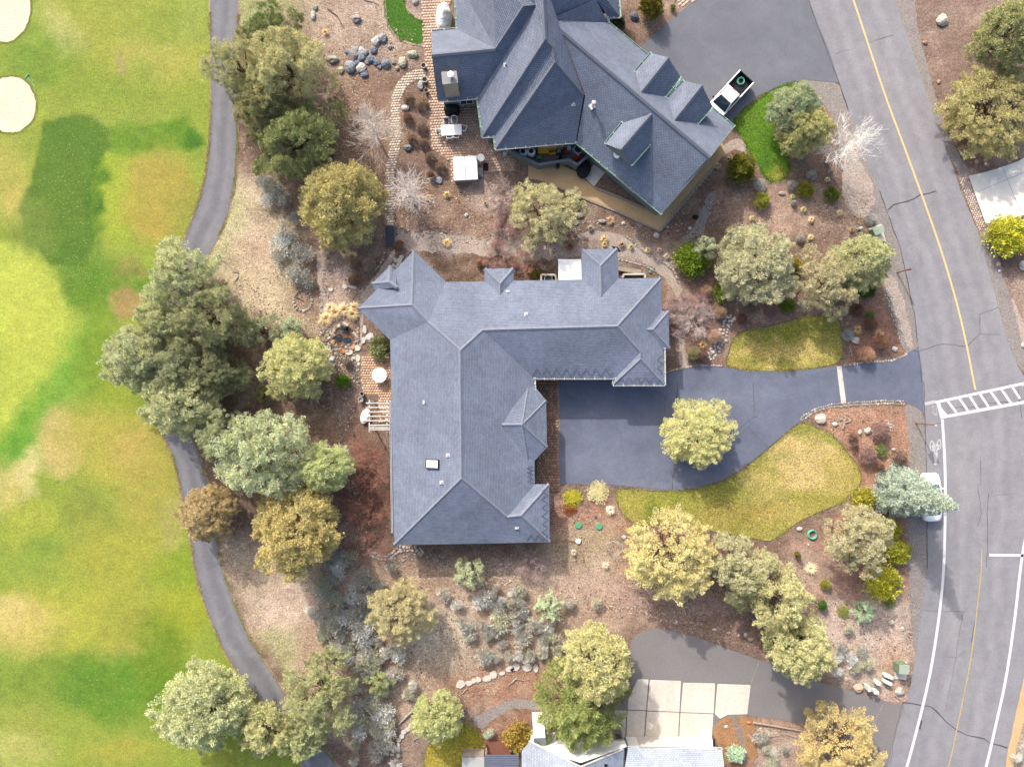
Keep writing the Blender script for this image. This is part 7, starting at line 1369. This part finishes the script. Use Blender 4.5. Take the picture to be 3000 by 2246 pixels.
for x, y, L_, w, hz, m, lab, rz in ((770,915,1.7,.12,1.3,'yellowplastic','long yellow plank laid along the wall of the storage yard',.05),(800,905,2.2,.1,1.5,'wood','tan board stacked above the yellow plank',.08),(745,938,1.0,.35,.9,'yellowplastic','yellow plastic bin in the storage yard',.05),(800,950,.7,.25,.5,'yellowplastic','small yellow plastic box in the storage yard',.1),(720,975,.5,.3,.4,'lid','green plastic box in the storage yard',0),(955,968,.7,.45,.5,'red','red plastic canister beside the cooling unit',.7),(880,940,.3,.3,.6,'red','orange-red pot in the storage yard',.3),(840,935,.35,.3,.8,'grey','grey tub in the storage yard',.2),(905,915,.35,.35,.9,'lightmetal','pale bucket in the storage yard',.2),(850,960,.25,.4,.7,'black','black box in the storage yard',.1)):
    p = V1(x, y, hz); b = MB(); b.box((0, 0, hz*.5), (L_, w, hz)); b.box((0, 0, hz+.02), (L_*1.04, w*1.06, .04)); tag(b.build('stored_item', mt[m], None, (p.x, p.y, 0), rz, bevel=.02), lab, 'box')
def ac_unit(p, rz, label, s=.8):
    b = MB(); b.box((0, 0, .4), (s, s, .8)); o = tag(b.build('cooling_unit', mt['lightmetal'], None, (p.x, p.y, 0), rz, bevel=.04), label, 'air conditioner'); b = MB(); b.lathe((0, 0, .80), [(s*.42, 0), (s*.42, .015)], 22); b.build('fan_opening', mt['black'], o)
    for k in range(5): b = MB(); b.beam((-s*.4, -.3+.15*k, .83), (s*.4, -.3+.15*k, .83), .02, .015); b.build('grille_bar', mt['grey'], o)
    return o
ac_unit(V1(962,922,.8), .75, 'grey air conditioning unit in the storage yard under the eave', .9)
p = V2(122,632,.5); b = MB(); b.lathe((0,0,0), [(.55,0),(.66,.2),(.68,.5),(.6,.62),(.3,.68)], 24, 1.0, 1.3); tag(b.build('black_barrel', mt['blackcover'], None, (p.x, p.y, 0), -.3), 'black covered fire pit between the yard fence and the concrete pad', 'fire pit')
sheet('concrete_step_pad', [V2(x, y) for x, y in ((118,668),(178,605),(232,648),(172,722))], .030, mt['concrete'])
p = R(2,0,400,1420,1); b = MB(); b.box((0,0,.4), (.28,.3,.8)); b.box((0,.05,.9), (.2,.2,.25)); tag(b.build('gas_meter', mt['black'], None, (p.x, p.y, 0)), 'black meter box on the yard fence', 'meter')
b = MB(); p = R(1,0,2150,1310,1); b.lathe((0,0,0),[(.2,0),(.22,.7),(.05,.75)],14); tag(b.build('propane_bottle', mt['lightmetal'], None, (p.x, p.y, 0)), 'pale gas bottle by the back door of the big house', 'gas bottle')
# wooden step on the brick path
b = MB(); 
for k in range(5): b.box((0, -.45+.22*k, .10+.03*k), (.86, .20, .06))
p = R(1,1,1160,390); st = tag(link('footbridge', None, None, (p.x, p.y, 0)), 'dark grey timber footbridge at the end of the brick footpath', 'footbridge')
for k in range(9): b = MB(); b.box((0, -.88+.22*k, .10), (.86, .20, .06)); b.build('plank', mt['crack'], st)
for s in (-1, 1): b = MB(); b.box((s*.45, 0, .12), (.06, 2.1, .18)); b.build('side_beam', mt['bluemetal'], st)
# ================================================================ the middle house's terrace
p = R(1,1,1066,1590,.75); b = MB(); b.lathe((0,0,0), [(.3,0),(.06,.05),(.06,.6),(.72,.66),(.74,.70),(.70,.74),(.05,.80)], 30); o = tag(b.build('round_table', mt['cover'], None, (p.x, p.y, 0), smooth=False), 'round white covered table on the brick terrace', 'table')
for (x, y, r, m, lab) in ((915,98,19,'pot','white-rimmed pot nearer the terrace bricks, dark inside'),(905,148,21,'pot','white-rimmed pot with brown soil beside the pergola')):
    p = R(1,2,x,y,.4); rr = r*z1/30; b = MB(); b.lathe((0,0,0), [(rr*.7,0),(rr,.38),(rr*1.05,.44),(rr*.84,.44),(rr*.8,.3)], 20); o = tag(b.build('flower_pot', mt[m], None, (p.x, p.y, 0)), lab, 'pot'); b = MB(); b.lathe((0,0,.3), [(rr*.82,0),(rr*.82,.02)], 16); b.build('soil', mt['black' if y < 120 else 'wood'], o)
pg = thing('pergola', 'white slatted pergola against the west wall above the terrace end', 'pergola', R(1,2,1060,290)); zt = 2.5; o = pg.location
for y in (178,216,254,292,330,370,392,408): b = MB(); b.beam(R(1,2,950+(25 if y > 350 else 0),y,zt)-o, R(1,2,1165,y-2,zt)-o, .09, .12); b.build('slat', mt['frame'], pg)
for x in (980,1132): b = MB(); b.beam(R(1,2,x,150,zt-.12)-o, R(1,2,x,430,zt-.12)-o, .1, .12); b.build('beam', mt['frame'], pg)
for y in (170,400): b = MB(); q = R(1,2,980,y,zt)-o; b.box((q.x, q.y, 1.15), (.12, .12, 2.3)); b.build('post', mt['frame'], pg)
b = MB(); b.lathe((0,0,0), [(.25,0),(.42,.08),(.45,.3),(.3,.45),(.1,.5)], 16, 1.0, 1.7); tag(b.build('garden_sack', mt['cover'], None, R(1,2,950,290), -.35), 'lumpy white sack leaning by the pergola', 'sack')
b = MB(); b.lathe(R(1,2,995,312), [(.02,0),(.13,.06),(.14,.12),(.02,.24)], 14); tag(b.build('yellow_ball', mt['yellowplastic'], None, smooth=True), 'small yellow ball under the pergola', 'ball')
# garden cage: wire hoops
cg = thing('garden_cage', 'dark wire mesh garden cage around a ring of stones', 'cage', R(1,2,560,145)); o = cg.location
hp_ = [R(1,2,x,y,.9)-o for x, y in ((465,100),(480,75),(560,45),(640,65),(655,130),(650,210),(590,235),(500,245),(480,200))]
b = MB(); b.tube([*hp_], .035, 5, closed=True); b.build('rim', mt['mesh_cage'], cg)
for q in hp_[::2]: b = MB(); b.tube([(q.x, q.y, 0), q], .025, 5); b.build('stake', mt['mesh_cage'], cg)
b = MB(); n = 40
for k in range(n):
    i = k*len(hp_)/n; a = hp_[int(i)]; c = hp_[(int(i)+1) % len(hp_)]; q = a+(c-a)*(i-int(i)); b.tube([(q.x, q.y, 0), q], .006, 3, False)
for z in (.25, .5, .7): b.tube([(q.x, q.y, z) for q in hp_], .006, 3, closed=True)
b.build('wire_mesh', mt['mesh_cage'], cg)['kind'] = 'stuff'
b = MB(); b.lathe((0,0,0), [(.06,0),(.06,.5)], 8); 
cg2 = thing('garden_cage', 'pale netting cone over a dead plant below the green lids', 'cage', R(2,2,880,1440)); o = cg2.location; tri = [R(2,2,x,y,.5)-o for x, y in ((800,1385),(880,1372),(958,1400),(955,1440),(890,1525))]
b = MB(); b.tube(tri, .02, 4, closed=True); b.build('rim', mt['lightmetal'], cg2); b = MB()
for k in range(40):
    i = k*len(tri)/40; a = tri[int(i)]; c = tri[(int(i)+1) % len(tri)]; q = a+(c-a)*(i-int(i)); b.tube([(q.x*.6, q.y*.6, 0), q], .006, 3, False)
b.build('wire_mesh', mt['lightmetal'], cg2)['kind'] = 'stuff'
# pond
po = ell(1,1,765,1265,95,105, n=30)[:-1]; pd_ = thing('garden_pond', 'small rock-rimmed garden pond with dark water below the golden grasses', 'pond', R(1,1,765,1265)); o = pd_.location
b = MB(); b.poly([(p.x-o.x, p.y-o.y, .02) for p in ccw(po)]); b.build('pond_floor', mt['liner'], pd_)
for x, y, rx, ry in ((765,1200,30,30),(720,1270,32,36),(800,1190,22,18),(860,1200,26,24),(790,1290,36,26)): b = MB(); q = R(1,1,x,y)-o; b.lathe((q.x, q.y, .03), [(rx*z1/30, 0), (rx*z1/30, .02)], 18, 1, ry/rx); b.build('water', mt['water'], pd_)
for k in range(46):
    a = 2*math.pi*k/46; q = R(1,1,765+(102+random.uniform(-8,14))*math.cos(a), 1265+(112+random.uniform(-8,14))*math.sin(a))-o; r = random.uniform(.12, .24)
    s = link('rim_stone', random.choice(ROCK), pd_, (q.x, q.y, .05), a, (r*1.2, r, r)); s.color = tuple(lin1(v)*.6 for v in random.choice(((176,160,146),(150,136,126),(206,186,166),(122,112,106),(196,140,90))))+(1,)
b = MB(); q = R(1,1,765,1180,.4)-o; b.box((q.x, q.y, .25), (.4,.3,.5)); b.build('pump_box', mt['black'], pd_, bevel=.05)
# ---- north side
wl = thing('lean_to_roof', 'white ribbed metal lean-to roof on the north side of the house', 'roof', R(2,1,500,675)); o = wl.location; zt = 2.55
q = [R(2,1,x,y,z)-o for x, y, z in ((400,588,2.3),(602,588,2.3),(604,766,zt),(402,766,zt))]; b = MB(); b.poly(q); b.poly([v-Vector((0,0,.03)) for v in q][::-1]); b.build('roof_sheet', mt['whiteplastic'], wl)
for k in range(14): a = q[0]+(q[1]-q[0])*(k+.5)/14; c = q[3]+(q[2]-q[3])*(k+.5)/14; b = MB(); b.beam(a+Vector((0,0,.02)), c+Vector((0,0,.02)), .03, .03); b.build('rib', mt['whiteplastic'], wl)
for v in (q[0], q[1]): b = MB(); b.box((v.x, v.y-.1, 1.13), (.09,.09,2.26)); b.build('post', mt['wood'], wl)
def frame_box(name, label, pts, hgt, m='wood'):
    t = thing(name, label, 'enclosure', pts[0]); o = t.location
    for a, c in zip(pts[:-1], pts[1:]): b = MB(); b.beam(a-o+Vector((0,0,hgt/2)), c-o+Vector((0,0,hgt/2)), .12, hgt); b.build('panel', mt[m], t); b = MB(); b.beam(a-o+Vector((0,0,hgt+.03)), c-o+Vector((0,0,hgt+.03)), .18, .06); b.build('cap_board', mt['flag'], t)
hh = .9; frame_box('ac_enclosure', 'tan board enclosure round the cooling unit by the white lean-to', [W(*Rp(2,1,252,775),hh).xy.to_3d(), W(*Rp(2,1,252,722),hh).xy.to_3d(), W(*Rp(2,1,372,722),hh).xy.to_3d(), W(*Rp(2,1,385,775),hh).xy.to_3d()], hh)
ac_unit(W(*Rp(2,1,314,758),.8), 0, 'white air conditioning unit with round fan behind the board enclosure', .8)
frame_box('bin_enclosure', 'tan board bin enclosure beside the curved gravel path', [W(*Rp(2,1,955,750),hh).xy.to_3d(), W(*Rp(2,1,965,718),hh).xy.to_3d(), W(*Rp(2,1,1148,716),hh).xy.to_3d(), W(*Rp(2,1,1148,750),hh).xy.to_3d()], hh)
b = MB(); b.beam(R(2,1,905,665,.3), R(2,1,1115,700,.3), .42, .12); tag(b.build('garden_ramp', mt['wood']), 'pale sloping timber ramp beside the bin enclosure', 'ramp')
for (i, j, x, y, r, lab) in ((2,1,1190,697,13,'small green lid beside the bin enclosure'),(2,2,573,1232,30,'round green lid in the bark, nearer the house'),(2,2,752,1240,30,'round green lid in the bark, nearer the big lawn')):
    b = MB(); rr = r*z1/30; b.lathe((0,0,0), [(rr*.9,0),(rr,.06),(rr,.10),(rr*.85,.13)], 24); o = tag(b.build('tank_lid', mt['lid'], None, R(i,j,x,y)), lab, 'lid'); b = MB(); b.lathe((0,0,.13), [(rr*.25,0),(rr*.22,.02)], 12); b.build('handle', mt['lid'], o)
b = MB(); b.prism([(.28*math.cos(t)*(1+.2*math.sin(3*t)), .26*math.sin(t)) for t in np.linspace(0, 2*math.pi, 10)[:-1]], 0, .2); tag(b.build('white_bag', mt['whiteplastic'], None, R(2,2,572,1370), .3, bevel=.05), 'white plastic bag on the ground by the orange hose', 'bag')
b = MB(); pts = [R(1,2,2050,1400,.05), R(1,2,2100,1420,.05), R(2,2,-20,1395,.05), R(2,2,150,1395,.05), R(2,2,330,1385,.05), R(2,2,430,1368,.05), R(2,2,545,1372,.05)]; b.tube(pts, .03, 5); b.tube([R(2,2,575,1400,.04), R(2,2,600,1460,.04), R(2,2,620,1530,.04), R(2,2,640,1590,.04)], .022, 5); tag(b.build('orange_hose', mt['cord'], None, smooth=True), 'thin orange hose running along the south wall to a white bag', 'hose')
coil(R(1,2,2160,1445), .35, 4, 'cord', 'coiled orange hose lying against the south wall', squash=.8, tr=.02)
p = R(2,3,905,1390); b = MB(); b.prism([(.46*math.cos(t), .5*math.sin(t)) for t in np.linspace(0, math.pi, 16)], .072, .09); tag(b.build('door_mat', mt['rubber'], None, (p.x, p.y, 0)), 'half-round black mat in front of the white house door', 'mat')
b = MB(); p = R(2,3,1690,1425,.6); 
# ---- roadside: utility boxes, pedestals, signs
def util_box(i, j, pad, top, lid_z, label):
    c = sum((R(i,j,*p) for p in pad), Vector())/len(pad); t = thing('utility_box', label, 'utility box', c); o = t.location
    b = MB(); b.prism([((R(i,j,*p)-o).x, (R(i,j,*p)-o).y) for p in ccw([R(i,j,*p) for p in pad])] if 0 else [((q-o).x, (q-o).y) for q in ccw([R(i,j,*p) for p in pad])], 0, .12); b.build('pad', mt['concrete'], t)
    q = ccw([R(i,j,*p,lid_z) for p in top]); b = MB(); b.prism([((v-o).x, (v-o).y) for v in q], .12, lid_z-.08); b.build('cabinet', mt['utilside'], t, bevel=.02); cc_ = sum(q, Vector())/4; b = MB(); b.prism([((cc_+(v-cc_)*1.05-o).x, (cc_+(v-cc_)*1.05-o).y) for v in q], lid_z-.08, lid_z); b.build('lid', mt['utility'], t, bevel=.02)
util_box(3,1, ((866,322),(975,285),(1015,440),(900,420)), ((905,325),(992,290),(1008,350),(930,385)), 1.0, 'pale green utility box on a concrete pad by the upper roadside')
util_box(3,3, ((1085,760),(1190,750),(1180,905),(1080,895)), ((1130,785),(1215,785),(1208,862),(1128,858)), 1.3, 'green utility box on a concrete pad at the lower driveway mouth')
for x, y, L_, w, rz, hz, lab in ((1038,882,.85,.36,-.4,.6,'pale mint utility pedestal lying nearest the green utility box'),(1030,935,.85,.34,-.45,.6,'pale mint utility pedestal, lower of the long pair'),(950,942,.4,.36,-.3,.8,'small mint utility pedestal beside the long pair'),(872,990,.3,.5,0,.9,'narrow white utility pedestal'),(932,1020,.46,.32,0,.9,'square white utility pedestal at the driveway edge')):
    p = R(3,3,x,y,hz); b = MB(); b.box((0,0,hz/2-.03), (L_*.9, w*.9, hz-.06)); o = tag(b.build('utility_pedestal', mt['pale'], None, (p.x, p.y, 0), rz, bevel=.04), lab, 'utility pedestal'); b = MB(); b.box((0,0,hz-.03), (L_, w, .07)); b.build('cap', mt['pale'], o, bevel=.03)
p = R(3,1,805,315,.6); b = MB(); b.box((0,0,.3), (.36,.22,.6)); tag(b.build('utility_pedestal', mt['pale'], None, (p.x, p.y, 0), .4, bevel=.05), 'white-mint pedestal beside the upper green utility box', 'utility pedestal')
def sign(i, j, base, top, label, hgt, m, w=.5, ph=.5):
    p = R(i,j,*base); t = thing('road_sign', label, 'road sign', p); b = MB(); b.box((0,0,hgt/2), (.1,.1,hgt)); b.build('post', mt['rust'], t); b = MB(); b.box((0,-.07,hgt-ph/2), (w,.03,ph)); b.build('sign_panel', mt[m], t); return t
sign(3,1,(1115,705),None,'rusty post with a small sign beside the upper road edge',2.4,'rust',.3,.5)
sign(3,2,(1275,352),None,'stop sign on a rusty post by the crosswalk',3.0,'pink',.72,.72)
# distant picks: rake in the bunker, low sprinkler heads, fallen shade mats
b = MB(); b.beam(R(0,0,232,665,.05), R(0,0,305,750,.05), .04, .04); b.beam(R(0,0,218,672,.05), R(0,0,248,640,.05), .06, .06); tag(b.build('bunker_rake', mt['hose']), 'green bunker rake lying on the turf beside the round bunker', 'rake')
